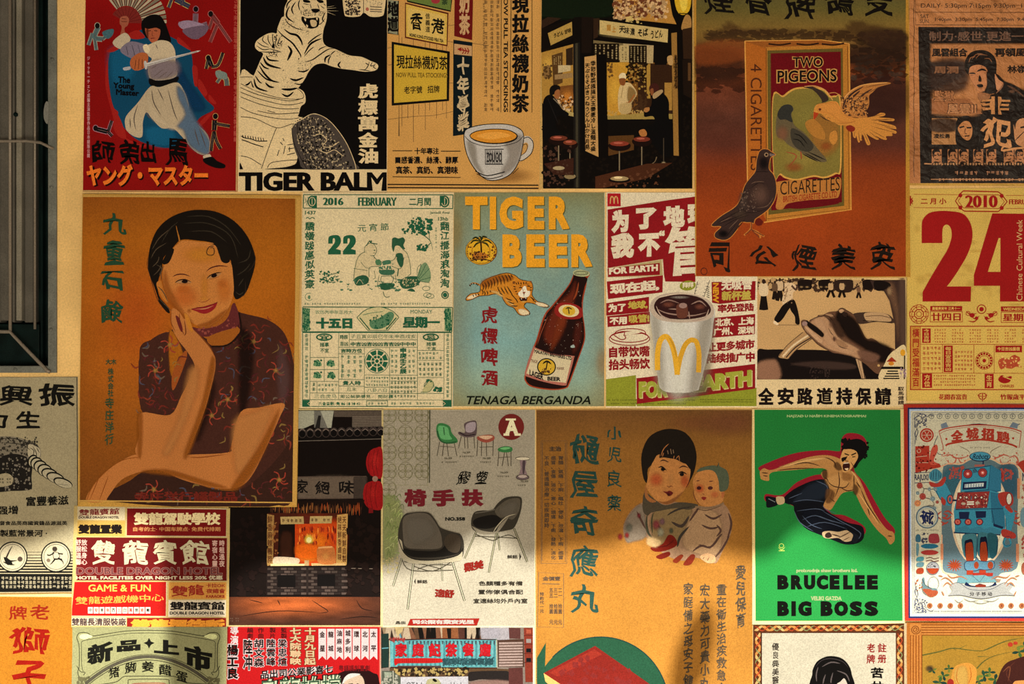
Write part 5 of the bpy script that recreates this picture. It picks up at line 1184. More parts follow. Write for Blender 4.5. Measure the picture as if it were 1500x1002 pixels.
for i in range(6): A.k([(426 - i * 4, 430 + i * 14), (434 - i * 4, 430 + i * 14)], 2, '33281c'); A.k([(470 - i * 5, 425 + i * 14), (478 - i * 5, 425 + i * 14)], 2, '33281c'); A.l([(470, 440 + i * 9), (482, 444 + i * 9)], 3, '1f1812')
A.part('drink_cup')
A.be(380, 900, 150, 40, '4a3a20', .6); A.b('440,600 500,600 480,880 430,880', '6e5e44', 40, .4)
A.s('218,530 235,495 270,478 330,468 400,470 460,490 500,530 508,560 500,600 488,690 440,880 425,902 380,912 300,910 268,895 255,860 235,700 222,600', 'bfb49a')
A.b('222,560 262,600 285,890 250,850', '93876a', 50, .6); A.b('440,600 500,590 440,890 390,905', '8a7d62', 50, .6); A.b('300,600 380,610 370,900 310,900', 'cfc5ac', 90, .6)
A.s('218,530 240,490 300,470 380,468 460,488 500,530 495,575 440,595 340,600 260,588 226,560', 'a99274'); A.s('236,530 258,492 310,478 380,476 450,494 488,535 476,566 420,582 340,586 266,572', '2c1310')
for p, c in (('250,540 300,560 400,570 470,555', '8a6a54'), ('262,515 300,500 350,515', '7a5a48'), ('400,520 440,505 470,530', '8a6a54'), ('300,540 350,545 350,580', '8a6a54'), ('245,525 270,570 330,592', 'a08268'), ('480,540 460,580 400,592', 'a08268'), ('390,550 395,585', '8a6a54')): A.l(p, 6, c, 1)
A.s('335,530 350,515 375,515 385,530 382,575 342,578', '5a3020'); A.e(365, 525, 18, 12, '8a6a58'); A.be(300, 520, 34, 16, '6c3a28', .8); A.be(440, 530, 30, 16, '6c3a28', .8); A.be(350, 488, 50, 8, 'a09078', .5); A.l('260,488 330,474 410,474 470,494', 4, 'c6ac86')
A.part('golden_arches')
A.l('338,832 352,760 372,705 392,682 410,678 426,690 436,740 434,822', 22, 'c08a22'); A.l('252,812 252,740 262,685 280,664 298,668 318,705 332,765 340,832', 24, 'cc9424'); A.l('300,664 322,700 338,760', 8, 'b07c1c', 1)

# ---- black and white driver photo
A = Sheet('advertisement_poster', 'black and white road safety print of a hand on a steering wheel', 'poster', 1,
          '1109,407 1329,407 1328,600 1108,600', 'c9a564')
A.view(1100, 400, 1335, 1149)
A.part('street_scene')
A.f('38,48 1102,50 1106,760 42,762', 'b0854e')
A.g(38, 60, 1030, 560, 24, 16, lambda u, v: np.array(K('b48a52')[:3]) * (1 + .25 * (fbm(u * 3, v * 5, 2) - .5))[..., None])
A.scat(40, 48, 870, 120, 150, 22, '3a2618', 3); A.scat(40, 48, 870, 110, 90, 18, 'a88250', 4)
for x0, x1 in ((340, 430), (485, 560), (605, 720), (800, 870)): A.s([(x0, 55), (x1, 50), (x1 + 4, 90), (x1 - 8, 118), (x0 + 8, 115)], '22150f')
for x in (360, 400, 500, 540, 625, 700): A.be(x, 100, 18, 10, '8a6a40', .8)
A.s('600,60 720,55 725,120 690,140 610,130', '2a1b12'); A.be(655, 90, 26, 14, 'b08a58', .8)
A.part('crowd_marks')
def ped(x, y, h, top, leg, st):
    A.part('pedestrian'); A.l([(x, y + h * .45), (x - st, y + h)], h * .16, leg); A.l([(x, y + h * .45), (x + st, y + h)], h * .16, leg); A.s([(x - h * .14, y + h * .14), (x + h * .12, y + h * .14), (x + h * .13, y + h * .5), (x - h * .13, y + h * .5)], top); A.e(x, y + h * .05, h * .06, h * .08, '2c1b12')
ped(90, 50, 215, 'c6a878', '1c120d', 16); ped(205, 40, 160, 'b9986a', '24170f', 18); ped(570, 60, 115, 'b08a58', '24170f', 26); ped(650, 60, 115, 'b08a58', '24170f', 22); ped(770, 90, 90, '6a4a30', '24170f', 14); ped(170, 60, 130, '5a4028', '24170f', 12)
A.part('striding_pedestrian'); A.s('240,75 290,70 335,110 300,140 298,200 280,230 232,235 222,190 240,120', 'c4a272'); A.s('230,228 290,190 310,205 270,260 225,330 190,355 165,330 200,270', '1c120d'); A.s('280,200 310,195 335,270 348,360 318,362 312,310 280,260', '1c120d'); A.l('290,90 320,120 330,90', 14, '4a3020'); A.l('260,110 240,190', 7, '8a6a44'); A.s('165,340 195,362 190,374 160,360', 'd0b282'); A.l('270,60 290,55', 24, '2c1b12'); A.l('190,372 345,372', 3, '3c281a')
A.scat(230, 80, 300, 220, 30, 6, '8a6844', 7)
A.part('window_pillar')
A.f('850,50 1102,50 1106,560 1030,545 1028,370 1022,350 990,200 950,130 880,120', '33221a'); A.b('960,90 1020,80 1060,300 1050,480 1030,300 990,180', '6c4a30', 40, .7); A.s('880,60 960,60 1000,90 940,125 890,120', '1c120e'); A.be(990, 130, 24, 40, 'a07c50', .6); A.b('1060,60 1102,60 1106,540 1070,540', '5c4230', 30, .6)
A.part('dashboard'); A.s('44,560 120,548 300,548 560,556 760,600 900,660 1000,760 44,760', '1a110e'); A.f('44,560 300,548 620,600 800,700 820,760 44,760', '1a110e'); A.b('46,650 140,620 190,640 205,760 46,760', '8a6042', 30, .9); A.b('280,650 500,630 720,650 740,685 560,690 400,670', '3c2a20', 14, .8)
A.scat(420, 660, 560, 755, 70, 6, '33241c', 4); A.ring(480, 720, 60, 60, 4, '33241c', t0=180, t1=350)
A.part('steering_wheel')
A.s('196,600 230,550 300,480 375,420 440,460 380,500 310,560 270,610 240,612', 'a07848'); A.l('225,600 300,520 410,445', 14, 'c6a878'); A.l('250,605 320,530 430,462', 9, '3a281c'); A.l('200,595 260,515 370,425', 4, '2c1c12'); A.l('272,608 330,545 435,470', 5, '2c1c12')
A.s('735,290 850,280 960,290 1010,320 1020,358 900,350 780,365 740,330', '3a281c'); A.s('810,290 900,282 975,298 1000,345 900,345 830,345', 'a88254'); A.l('820,310 920,305 1000,322', 5, '5c4028'); A.l('800,340 920,348 1010,358', 5, '1c120e')
A.f('748,615 785,622 820,755 790,755', 'a98458'); A.k('790,625 815,755', 6, '2c1c12'); A.k('765,620 798,755', 4, '6a4c30')
A.part('driving_hand')
A.view(1150, 440, 1330, 1500)
P = '190,270 195,250 225,235 270,245 290,262 300,240 385,200 400,180 460,175 540,140 635,130 655,105 690,95 750,120 830,170 870,250 900,300 985,460 1050,460 1110,490 1200,560 1340,600 1260,690 1220,800 1130,900 980,780 880,720 800,680 650,650 580,640 500,600 400,540 330,470 240,380 200,320'
A.s(P, '5c3c26')
A.b('300,270 400,205 480,200 540,260 600,380 680,480 800,540 900,600 960,660 900,710 800,670 640,630 520,590 420,520 330,440 250,370 230,320 260,300', 'a87c52', 30, .95)
A.b('340,250 430,215 490,300 530,400 620,520 780,590 860,640 800,660 640,610 480,500 440,430', 'bd9062', 46, .6)
A.b('640,140 700,150 800,200 880,280 980,470 1100,500 1300,600 1200,760 1080,700 980,600 860,520 760,450 690,350 620,230', '1e120d', 60, 1)
A.b('540,220 620,230 680,330 720,430 650,440 590,340', '3c2618', 40, .8); A.b('250,250 300,270 400,340 470,410 450,450 390,410 310,350 270,310', '1c110c', 14, 1)
A.s('205,280 222,258 258,262 268,290 240,315 212,305', '8a6a58'); A.b('235,320 280,330 380,420 460,500 420,520 320,430', 'bd9062', 18, .8)
A.b('620,480 690,500 760,560 700,580 640,540', '9a7048', 30, .7); A.be(600, 470, 36, 40, '6a4630', .8); A.be(560, 290, 40, 60, '6b4830', .6); A.b('880,620 1000,620 1150,680 1080,760 940,720', '6e4a34', 44, .8); A.b('480,170 540,165 590,185 560,200', 'a27850', 12, .8); A.b('655,120 690,108 715,125 700,150 665,150', 'b58a5c', 8, .9); A.b('700,140 760,160 740,200 700,190', '2a1a12', 14, .9)
for p in ('300,245 385,205 440,195', '400,180 430,200 480,190 540,210', '460,178 530,195 580,260 620,330', '560,145 600,200 650,260', '640,130 680,180 700,230', '480,195 560,260 600,340', '190,270 240,380 330,470 400,540 500,600 580,640', '650,105 700,95 760,130 830,170', '590,440 600,500', '640,550 700,580 760,590', '520,330 560,400 590,430'): A.l(p, 8, '2a1a12', 1, a=.8)
A.view(1100, 400, 1335, 1149)
A.part('round_emblem'); A.s('915,762 960,640 985,590 1030,550 1104,525 1106,762', 'c6ab74'); A.f('935,670 1090,670 1090,688 925,688', '1c140f')
for i, y in enumerate((698, 716, 734, 750)): A.r(975 - i * 10, y, 1050 + i * 4, y + 9, '1c140f')
A.f('968,635 1005,600 1042,635', '8c2a14'); A.e(1002, 648, 20, 14, 'b9701c'); A.e(1085, 570, 18, 24, 'c4861e'); A.k('1098,590 1096,760', 9, '2c1c12'); A.scat(1060, 680, 1104, 750, 20, 9, '8a6a6a', 4); A.e(912, 662, 9, 9, 'b0884c')
A.part('bold_caption')
A.f('42,762 1106,760 1108,955 40,965', 'c8ab74')
A.part('caption_character', each=True)
for i, ch in enumerate('全安路道持保請'): A.t(ch, 48 + i * 139.5, 820, 118, 124, '1c120f', .055, .045)
A.part('small_side_caption'); A.tv('馭馬健請', 1050, 812, 44, 132, '2c1c14', .03)
# ================================================================== lower rows
# ---- green martial arts film sheet
A = Sheet('film_poster', 'bright green film poster of a bare chested fighter in a flying kick', 'poster', 4,
          '1101,599 1324,599 1324,912 1101,914', 'c2a262')
A.view(1095, 590, 1335, 729)
A.part('green_ground'); A.f('28,30 676,30 686,968 33,968', '1a6426')
A.part('red_outline_shadow')
RS = '7a141c'
A.s('410,205 415,160 440,135 490,138 520,160 525,200 470,290 520,360 600,500 650,560 640,590 600,560 520,440 470,360 410,260 300,235 130,290 80,320 50,300 60,278 200,225 330,210 400,215', RS); A.s('78,405 150,408 220,350 310,318 350,340 360,480 430,500 512,545 515,585 440,620 400,560 160,440 82,440', RS)
A.part('fighter_legs')
T1 = '0e1015'
A.s('160,420 200,385 260,355 310,340 350,345 372,380 362,420 335,455 345,475 380,500 440,530 500,545 515,570 510,605 480,625 430,628 390,615 330,590 260,560 225,520 205,480 200,455 165,445', T1)
A.b('260,370 330,350 360,390 320,430 250,430 200,440', '1c2228', 20, .7); A.b('240,480 340,480 440,540 420,560 300,550', '181c24', 20, .6)
for p in ('200,440 260,430 340,440', '215,480 300,470 340,480', '240,520 300,500 380,530', '260,550 340,530 440,560', '180,425 240,400', '300,345 350,370 350,410', '450,545 500,580 480,615', '205,480 230,530 290,570', '330,455 350,475 390,490', '330,480 420,530 480,560', '300,500 360,520 430,540', '240,500 280,540 330,560'): A.l(p, 3.4, '4a525a', 1, a=.8)
A.s('78,418 95,415 130,425 132,450 115,460 84,464 80,440', '0f1116'); A.s('125,418 158,418 160,445 132,450', 'a08458'); A.l('90,425 120,440', 4, '5c6058')
A.s('330,575 360,568 400,572 440,565 465,585 460,610 430,616 400,600 360,602 335,596', 'a5875c'); A.s('345,580 362,575 372,592 355,600 342,594', '2c1c14'); A.l('370,582 410,594', 6, '3c2a1c', 1); A.l('400,600 430,585 455,572', 5, '4c3824', 1); A.l('420,612 450,596', 4, '4c3824', 1); A.s('440,565 465,585 460,612 480,620 490,590', '1a1c22')
A.part('fighter_torso')
SK = '9a6a34'
A.s('330,305 400,290 450,300 480,320 485,380 470,390 420,400 390,440 365,475 335,460 345,430 362,400 352,350 330,330', SK)
A.s('52,305 70,290 95,298 130,290 200,262 280,238 350,232 400,245 420,262 420,300 360,300 330,290 270,292 200,298 120,305 95,318 92,345 60,340 54,325', SK)
A.s('450,300 480,320 500,350 530,420 570,500 615,560 645,575 650,610 630,628 612,600 570,560 520,490 480,410 462,370', SK)
A.b('350,330 440,310 450,360 400,385 362,370', 'b58244', 20, .7); A.b('140,285 260,250 360,245 280,262 180,282', 'b98a4c', 8, .8)
for p in ('350,345 380,370 430,375 450,350', '400,300 405,360 385,420', '375,390 365,430', '470,320 470,370', '410,375 440,390 470,385', '200,275 260,265 320,280', '130,300 200,292 300,290', '500,380 530,450 590,540', '530,460 540,500', '340,240 380,260 390,290', '360,420 385,440', '480,350 500,380', '60,310 90,312', '66,322 88,326', '620,590 640,592'): A.l(p, 5, '3c2412', 1)
A.b('350,380 385,400 370,440 345,440', '5c3a1c', 10, .7); A.b('420,310 460,320 450,345 420,340', '7a4c20', 12, .5); A.b('395,262 420,290 400,300 380,280', '3c2412', 8, .6); A.b('470,360 490,380 480,410 465,395', '3c2412', 8, .6); A.b('330,300 350,300 350,335 332,330', '3c2412', 8, .7); A.l('455,300 480,330 500,370', 3, 'c39454', 1); A.l('150,285 260,255 340,245', 3, 'c39454', 1); A.l('490,400 530,460 580,540', 3, 'c39454', 1); A.l('330,345 345,335 358,350', 4, '2c1a0e', 1)
A.part('fighter_head')
A.s('415,215 425,180 450,165 490,160 520,178 528,205 520,235 495,262 475,290 450,270 420,250', '0f0d0c'); A.scat(415, 160, 530, 250, 50, 9, '0f0d0c', 4)
A.s('425,205 450,195 480,210 488,240 470,275 450,300 425,308 415,285 408,255 415,225', 'ae7c40'); A.s('420,275 440,262 452,275 446,298 425,300', '2c0f0b'); A.s('428,292 445,290 440,300', 'c3a070'); A.l('424,268 446,266', 4, 'c9b088')
A.l('428,225 448,232', 5, '1a100a'); A.l('458,232 480,222', 5, '1a100a'); A.l('440,236 432,255 445,258', 3.4, '4c2a14'); A.l('462,240 476,238', 4, '1a100a'); A.l('455,262 468,285 455,305', 4, '4c2a14', 1); A.s('425,205 450,188 490,205 492,240 480,215 455,205', '0f0d0c'); A.s('415,245 440,240 420,262', '1c120c')
A.part('top_line'); A.t('NAJZAD U NAŠIM KINEMATOGRAFIMA!', 172, 50, 352, 17, '8a9c5c', .05)
A.part('cream_credit_lines'); A.t('proizvodnja shaw brothers ltd.', 214, 736, 272, 20, 'Lc9d48c', .05); A.t('VELIKI GAZDA', 278, 858, 138, 19, 'Lc9d48c', .06)
A.part('small_round_mark'); A.ring(148, 634, 10, 9, 3, '8a9a3c'); A.l('134,640 148,652 164,640', 4, '8a9a3c', 1); A.r(136, 654, 162, 658, '8a9a3c')
A.part('title_letter', each=True)
for ch, x, w in (('B', 130, 50), ('R', 190, 52), ('U', 248, 50), ('C', 304, 52), ('E', 362, 44), ('L', 422, 42), ('E', 474, 44), ('E', 528, 48)): A.t(ch, x, 764, w, 64, '060804', .09, .075)
for ch, x, w in (('B', 130, 52), ('I', 192, 20), ('G', 222, 60), ('B', 322, 54), ('O', 382, 62), ('S', 450, 58), ('S', 516, 62)): A.t(ch, x, 880, w, 66, '060804', .10, .08)

# ---- robot sheet
A = Sheet('recruitment_poster', 'ornate cream poster of a blue tin robot raising one arm', 'poster', 5,
          '1322,592 1570,592 1570,909 1324,908', '8a2416')
A.view(1310, 585, 1500, 577)
CRM, RD, BL, TL, NV = 'a89d79', '8c2a1a', '1f2a44', '1f6472', '141c30'
A.part('border_bands'); A.f('54,36 740,36 740,970 58,970', '161c38'); A.f('61,43 740,43 740,962 65,962', '8f9aa0'); A.f('68,50 740,50 740,955 72,955', CRM)
A.box(76, 58, 740, 948, 2, '4a5058'); A.box(84, 66, 740, 940, 1.6, '4a5058')
for cx, cy, sx, sy in ((84, 62, 1, 1), (84, 945, 1, -1)):
    for p in ('0,0 50,2 60,12 45,20 30,12', '0,0 4,50 12,60 22,42 12,30', '10,10 40,16 44,36 26,40 18,24', '20,60 4,90 14,120', '60,20 90,6 110,14', '30,30 50,46 60,30 48,22', '4,60 20,80 8,110 4,140', '6,20 30,6'): A.l([(cx + sx * x * .8, cy + sy * y) for x, y in pp(p)], 4, '33343c', 1)
    A.scat(min(cx, cx + 55), min(cy, cy + sy * 60), max(cx, cx + 55), max(cy, cy + sy * 60), 60, 4, '3c3c44', int(cy))
A.part('icon_row')
for i in range(12): A.ring(160 + i * 36, 74, 11, 11, 3, '5a5848'); A.k([(154 + i * 36, 74), (166 + i * 36, 74)], 3, '5a5848'); A.k([(160 + i * 36, 68), (160 + i * 36, 82)], 2.4, '5a5848')
A.mt(148, 90, 570, 98, 1, '6a6858')
A.part('title_ribbon')
A.l('205,110 250,125 370,108 500,128 552,108', 3, NV); A.s('190,135 240,120 370,110 500,120 560,140 545,210 500,200 380,182 250,195 212,215', CRM)
for q in (('193,140 240,125 370,112 500,125 558,142', 5), ('200,150 245,133 370,120 500,133 552,152', 2), ('222,205 250,194 380,178 500,196 540,212', 8)): A.l(q[0], q[1], RD)
A.l('193,140 212,215 200,225', 3, RD); A.l('558,142 548,215', 3, RD); A.l('188,160 170,210 190,240 212,245', 2.5, NV); A.f('200,110 225,100 235,122 205,130', '5c6464'); A.f('545,108 520,100 505,122 540,130', '5c6464')
for i, ch in enumerate('全城招聘'): A.t(ch, 244 + i * 68, (138, 126, 126, 138)[i], 58, 52, RD, .09, .05, slope=(-.12, -.03, .03, .12)[i])
A.e(226, 175, 5, 5, RD); A.e(522, 172, 5, 5, RD); A.mt(330, 208, 420, 218, 1, '5c5444'); A.l('280,205 320,225 330,240', 3, '6a5840', 1); A.l('470,205 430,225 420,240', 3, '6a5840', 1)
A.part('red_seal'); A.e(139, 158, 31, 31, RD); A.ring(139, 158, 23, 23, 2.4, CRM)
for i in range(6): A.k([(139, 158), (139 + 20 * math.cos(i * 1.047), 158 + 20 * math.sin(i * 1.047))], 2, CRM)
A.part('red_machine'); A.f('88,208 150,205 150,270 195,285 205,300 150,310 88,326', RD); A.l('150,230 175,225 180,200', 3, RD); A.s('162,215 182,200 188,225 170,270 190,285 160,290 150,270', 'a0402c'); A.ring(104, 228, 8, 8, 2, CRM); A.k('92,255 140,250', 2, CRM); A.k('92,280 145,280', 2, CRM); A.s('540,285 577,270 577,330 550,300', RD); A.scat(90, 205, 180, 320, 30, 5, '4c100c', 3)
A.part('red_scrolls')
for p in ('205,255 240,245 270,260 300,258 330,248', '230,270 240,285 262,280 268,262 250,256', '280,262 290,280 310,280', '205,290 230,300 240,320 225,330', '510,255 480,245 450,258 430,250', '505,270 490,285 468,280 465,262', '500,262 530,250 545,280 520,300'): A.l(p, 6, '9c4a34', 1)
A.scat(200, 235, 320, 300, 30, 5, '9c4a34', 4); A.scat(440, 235, 545, 300, 26, 5, '9c4a34', 5)
A.t('RAJUXI', 84, 332, 62, 34, '33343c', .04); A.k('84,326 170,322', 3, '33343c'); A.k('84,370 150,368', 3, '33343c'); A.t('MA', 562, 325, 34, 36, '33343c', .06)
A.part('back_panel')
A.s('210,310 240,290 290,290 330,270 375,262 430,270 470,290 520,288 545,320 540,560 545,720 520,760 470,770 430,800 310,800 270,775 215,760 210,700 205,560', '4c5c58'); A.b('215,320 300,300 300,420 220,400', '2c5458', 30, .7); A.b('460,300 530,300 535,420 480,420', '2c4c54', 30, .7)
A.l('200,300 240,283 290,285 330,264 375,255 430,264 470,284 522,282 552,315', 5, 'b98a60'); A.l('206,600 206,700 212,765 270,780 310,806', 5, 'b98a60'); A.l('552,320 556,380', 8, 'b0855c'); A.r(540, 350, 552, 440, 'a86a44'); A.r(200, 640, 212, 710, 'a86a44'); A.r(535, 640, 548, 720, 'a86a44')
A.e(375, 520, 128, 222, 'b59a72'); A.e(375, 520, 118, 210, 'c0b48c'); A.ring(375, 520, 100, 185, 2.4, 'a08660')
for i in range(24):
    a = i * math.pi / 12; A.k([(375 + 60 * math.cos(a), 560 + 90 * math.sin(a)), (375 + 98 * math.cos(a), 530 + 180 * math.sin(a))], 2, 'a89878')
A.scat(240, 300, 300, 350, 50, 7, '8c3a2c', 8); A.scat(450, 310, 520, 360, 50, 7, '8c3a2c', 9)
for cx, cy in ((262, 735), (490, 735)):
    for i in range(14): a = i * .449; A.l([(cx, cy), (cx + 34 * math.cos(a), cy + 28 * math.sin(a))], 6, 'L e0582c'.replace(' ', '') if i % 2 else 'Lc8542c', 1)
A.part('side_scrolls')
for sx in (-1, 1):
    X = 205 if sx < 0 else 552
    for p in ('0,495 -20,515 0,535', '5,505 25,515 5,530', '0,520 25,530 45,515', '-5,540 15,550 30,540', '10,500 30,495 50,512', '0,560 15,545'): A.l([(X + x * (1 if sx < 0 else -1), y) for x, y in pp(p)], 7, '8c3220', 1)
A.part('robot')
view2 = lambda: A.view(1350, 660, 1500, 716)
view2()
T2, T3, T4 = '2f7078', '1c4a58', '4a8c90'
A.e(398, 40, 74, 34, '141c30'); A.e(398, 38, 68, 30, '3c7880'); A.t('Robots', 344, 20, 108, 38, '12202c', .02, sh=.3); A.k('420,70 420,105', 9, NV); A.r(360, 95, 430, 110, '8a4a3a')
A.s('490,160 520,135 560,150 565,190 530,208 495,195', '8c2c20'); A.ring(525, 172, 26, 30, 5, '54181a'); A.k('440,180 490,175', 12, T3)
A.f('275,130 475,98 545,140 545,280 470,300 262,285', T3); A.f('275,132 470,105 455,270 262,286', T2); A.f('470,105 480,100 545,142 545,282 456,270', '275c68')
A.k('275,132 470,105 455,270 262,286', 4, NV, True)
for x, y in ((313, 160), (416, 152)): A.e(x, y, 33, 33, NV); A.e(x, y, 29, 29, '8a3028'); A.ring(x, y, 21, 21, 3, '54161a'); A.e(x, y, 12, 12, 'b85a48'); A.e(x, y, 5, 5, 'e0b8a0')
A.f('280,218 445,210 440,262 275,272', NV); A.f('292,232 425,222 422,248 290,257', 'a5a694')
for i in range(7): A.k([(300 + i * 18, 230), (298 + i * 18, 257)], 4, T3)
A.f('345,130 372,125 378,150 350,155', '2c4c54'); A.k('355,120 385,150', 3, NV)
A.f('242,292 470,275 560,300 575,540 540,580 225,570 215,420', T2); A.f('470,285 562,305 575,540 480,500', '245864'); A.f('242,292 465,282 445,395 228,405', '7c2a22'); A.k('242,292 465,282 445,395 228,405', 4, '3c1216', True)
A.scat(245, 300, 455, 395, 120, 5, '4a1618', 4); A.scat(245, 300, 455, 395, 50, 5, 'a0886a', 5)
for x in (262, 304, 366, 408): A.e(x, 325, 12, 12, '3c1216'); A.e(x, 325, 7, 7, 'b8a888')
A.f('308,352 356,350 356,376 306,378', 'b5ab8c'); A.k('308,364 356,363', 4, '7c2a22'); A.e(282, 368, 16, 9, '9a8a6c'); A.e(380, 362, 16, 9, '9a8a6c'); A.k('340,315 335,340', 6, '2c4c54')
A.k('228,410 560,402', 4, NV); A.f('250,425 325,425 318,475 255,475', NV); A.f('365,420 440,420 438,465 372,470', NV); A.k('480,410 500,520 560,530', 4, NV); A.f('490,505 560,530 555,545 492,525', NV)
for x in (242, 315, 395): A.e(x, 495, 25, 24, NV); A.e(x, 495, 20, 19, '9a3428'); A.ring(x, 495, 11, 10, 3, 'b07a5c')
A.k('215,570 540,585', 8, NV); A.f('222,545 300,520 330,545 400,525 430,545 480,530 545,560 540,578 222,566', '2f646c')
A.part('robot_arms')
A.s('70,230 140,215 175,260 205,330 190,380 150,370 110,320 80,270', T2); A.l('75,235 110,320 150,372', 4, NV); A.s('45,215 100,225 150,180 160,200 130,245 60,250', '8c2c20'); A.s('50,150 90,125 130,155 128,190 95,215 55,205 42,180', '34686c')
for p in ('60,150 55,200', '75,135 70,208', '92,128 90,210', '110,135 110,205', '125,155 120,195'): A.l(p, 4, NV, 1)
A.e(190, 338, 24, 34, NV); A.e(190, 338, 19, 29, '9a4a38'); A.e(188, 338, 9, 16, '2c4c54'); A.s('130,320 160,350 150,380 128,360', '8c2c20'); A.k('205,345 235,345', 12, NV)
A.s('525,300 575,285 620,300 630,360 600,390 555,385 530,345', '8c2c20'); A.e(600, 335, 18, 38, 'b5ab8c'); A.ring(600, 335, 19, 40, 5, '541a1a'); A.s('560,390 600,388 640,430 630,500 610,560 580,560 575,470', T2); A.s('570,390 610,430 628,420 600,385', '8c2c20'); A.l('575,470 580,560', 4, NV); A.s('545,560 570,545 640,575 640,610 560,600', '8c2c20'); A.l('575,605 562,640 575,665 600,660', 15, T2); A.l('600,610 612,640 605,665', 12, T2); A.ring(590, 630, 30, 34, 3, NV, t0=30, t1=330)
A.part('robot_legs')
A.s('290,580 350,575 375,600 372,740 300,745 278,700 270,620', 'L64b0b4'); A.s('385,575 470,578 520,600 515,720 470,745 400,740 380,700', 'L5aa6ac'); A.s('450,580 520,600 512,720 470,742', 'L3c8088')
A.s('290,640 310,620 345,625 350,745 300,748', 'L1c2844'); A.s('298,660 315,640 345,648 352,770 305,770', 'Le0582c'); A.s('398,615 420,600 445,610 452,745 400,745', 'L1c2844'); A.s('402,650 420,635 440,645 450,760 400,758', 'Le0582c')
A.l('290,580 350,575 375,600 372,740', 3, NV); A.l('385,575 380,700 400,745', 3, NV); A.l('520,600 515,720', 3, NV)
A.s('295,775 360,765 372,740 395,765 440,770 490,765 495,815 440,830 395,825 370,835 300,830', 'L7cb4c4'); A.l('295,775 360,765 372,740 395,765 440,770 490,765 495,815 440,830 395,825 370,835 300,830', 4, NV, closed=True); A.e(372, 797, 17, 25, 'Ld05830'); A.e(470, 797, 20, 26, 'Ld05830'); A.r(305, 832, 350, 862, 'Ld84a28'); A.r(392, 830, 438, 862, 'Ld84a28'); A.f('345,850 490,850 485,872 350,872', 'Ld03c28')
A.f('250,868 320,865 345,880 320,925 235,920', 'L8cc0bc'); A.f('345,868 430,865 500,895 515,915 320,920', 'L8cc0bc'); A.k('345,870 395,915 430,866', 3, NV); A.f('500,890 545,895 535,915 515,915', 'Lc8a080')
A.s('290,950 300,915 330,935 370,940 390,925 420,930 440,945 480,935 505,915 515,950 480,968 440,960 400,975 360,962 320,968', 'L202c50'); A.s('365,935 400,975 440,935', 'Lb04028')
A.view(1310, 585, 1500, 577)
A.part('bottom_ribbon'); A.s('240,822 280,812 330,830 420,830 480,812 520,825 505,850 530,870 470,868 380,882 290,868 235,870 250,848', 'Ld8d2be'); A.l('240,822 280,812 330,842 420,842 480,812 520,825', 2.4, 'L6a6a70'); A.l('235,870 290,868 380,884 470,868 530,870', 2.4, 'L6a6a70'); A.t('分 子 移 动', 328, 853, 100, 18, 'L34302c', .03)
for p in ('300,880 330,895 370,890', '460,880 430,895 385,890', '340,895 378,905 420,895', '260,885 280,900 300,890'): A.l(p, 3, 'La0988a', 1)
A.part('orange_corner_scrolls')
for X, m in ((200, 1), (540, -1)):
    for p in ('0,800 20,790 40,800 60,822', '10,830 30,812 50,830', '5,850 15,870', '30,775 50,790 90,785 120,800', '-10,780 10,785'): A.l([(X + m * x, y) for x, y in pp(p)], 6, 'Ld88a5c', 1)
for X in (152, 198, 243, 288, 470, 512, 560): A.e(X, 914, 12, 12, 'Ld8824c'); A.r(X - 4, 908, X + 4, 920, 'Lb05830')
A.mt(155, 934, 560, 942, 1, 'L8a8a90')
A.part('molecule_drawing')
for p in ('100,380 125,395 120,430 150,440', '120,430 100,460', '150,400 175,395', '125,395 150,400 160,430', '150,440 170,460 165,480', '120,480 150,470 170,475'): A.l(p, 3, '4c4438', 0)
for x, y, q, c in ((107, 382, 13, '8c2c20'), (120, 430, 14, '8c2c20'), (98, 460, 14, 'b8703c'), (150, 398, 8, '6c8078'), (176, 398, 8, '6c8078'), (98, 415, 8, '6c8078'), (165, 440, 11, '6c8078'), (172, 482, 9, '6c8078'), (120, 490, 7, '6c8078'), (185, 455, 7, '8c2c20')): A.e(x, y, q, q, c); A.ring(x, y, q * .6, q * .6, 2, '5c4c3c')
A.part('character_roundel'); A.e(140, 522, 50, 50, '3c4c50'); A.e(140, 522, 46, 46, '7c8478'); A.e(140, 522, 42, 42, CRM); A.ring(140, 522, 38, 38, 2, '5c6460'); A.t('诚', 106, 490, 66, 66, '141c38', .07, brush=2)
A.part('laboratory_drawing'); A.mt(90, 575, 192, 584, 1, '6a6858'); A.s('90,605 100,597 110,605 110,630 90,630', '2c5058'); A.scat(116, 594, 145, 636, 16, 5, '33343c', 3); A.s('150,600 175,595 190,600 192,634 150,634', '7c2c2c')
for y, c in ((650, '1f5460'), (678, '8c2c24')): A.s([(112, y), (130, y - 9), (170, y - 9), (190, y), (170, y + 10), (130, y + 10)], c)
A.s('92,640 104,645 100,690 92,688', '4c6c68'); A.s('96,700 124,698 122,715 94,716', '3c6c68'); A.s('96,724 124,722 122,740 94,740', 'L8cc0c0'); A.s('96,750 122,748 122,770 94,770', 'Ld8542c'); A.l('135,704 155,700 170,706 192,702', 3, 'L8c4438'); A.l('135,716 155,712 170,718 192,714', 3, 'L8c4438')
A.e(165, 748, 29, 29, 'L8a9498'); A.e(165, 748, 26, 26, 'Le0dcd0'); A.f([(165 + 26 * math.cos(math.radians(t)), 748 + 26 * math.sin(math.radians(t))) for t in range(0, 181, 12)], 'Ldd5428'); A.scat(145, 730, 185, 744, 10, 3, 'L404448', 3)
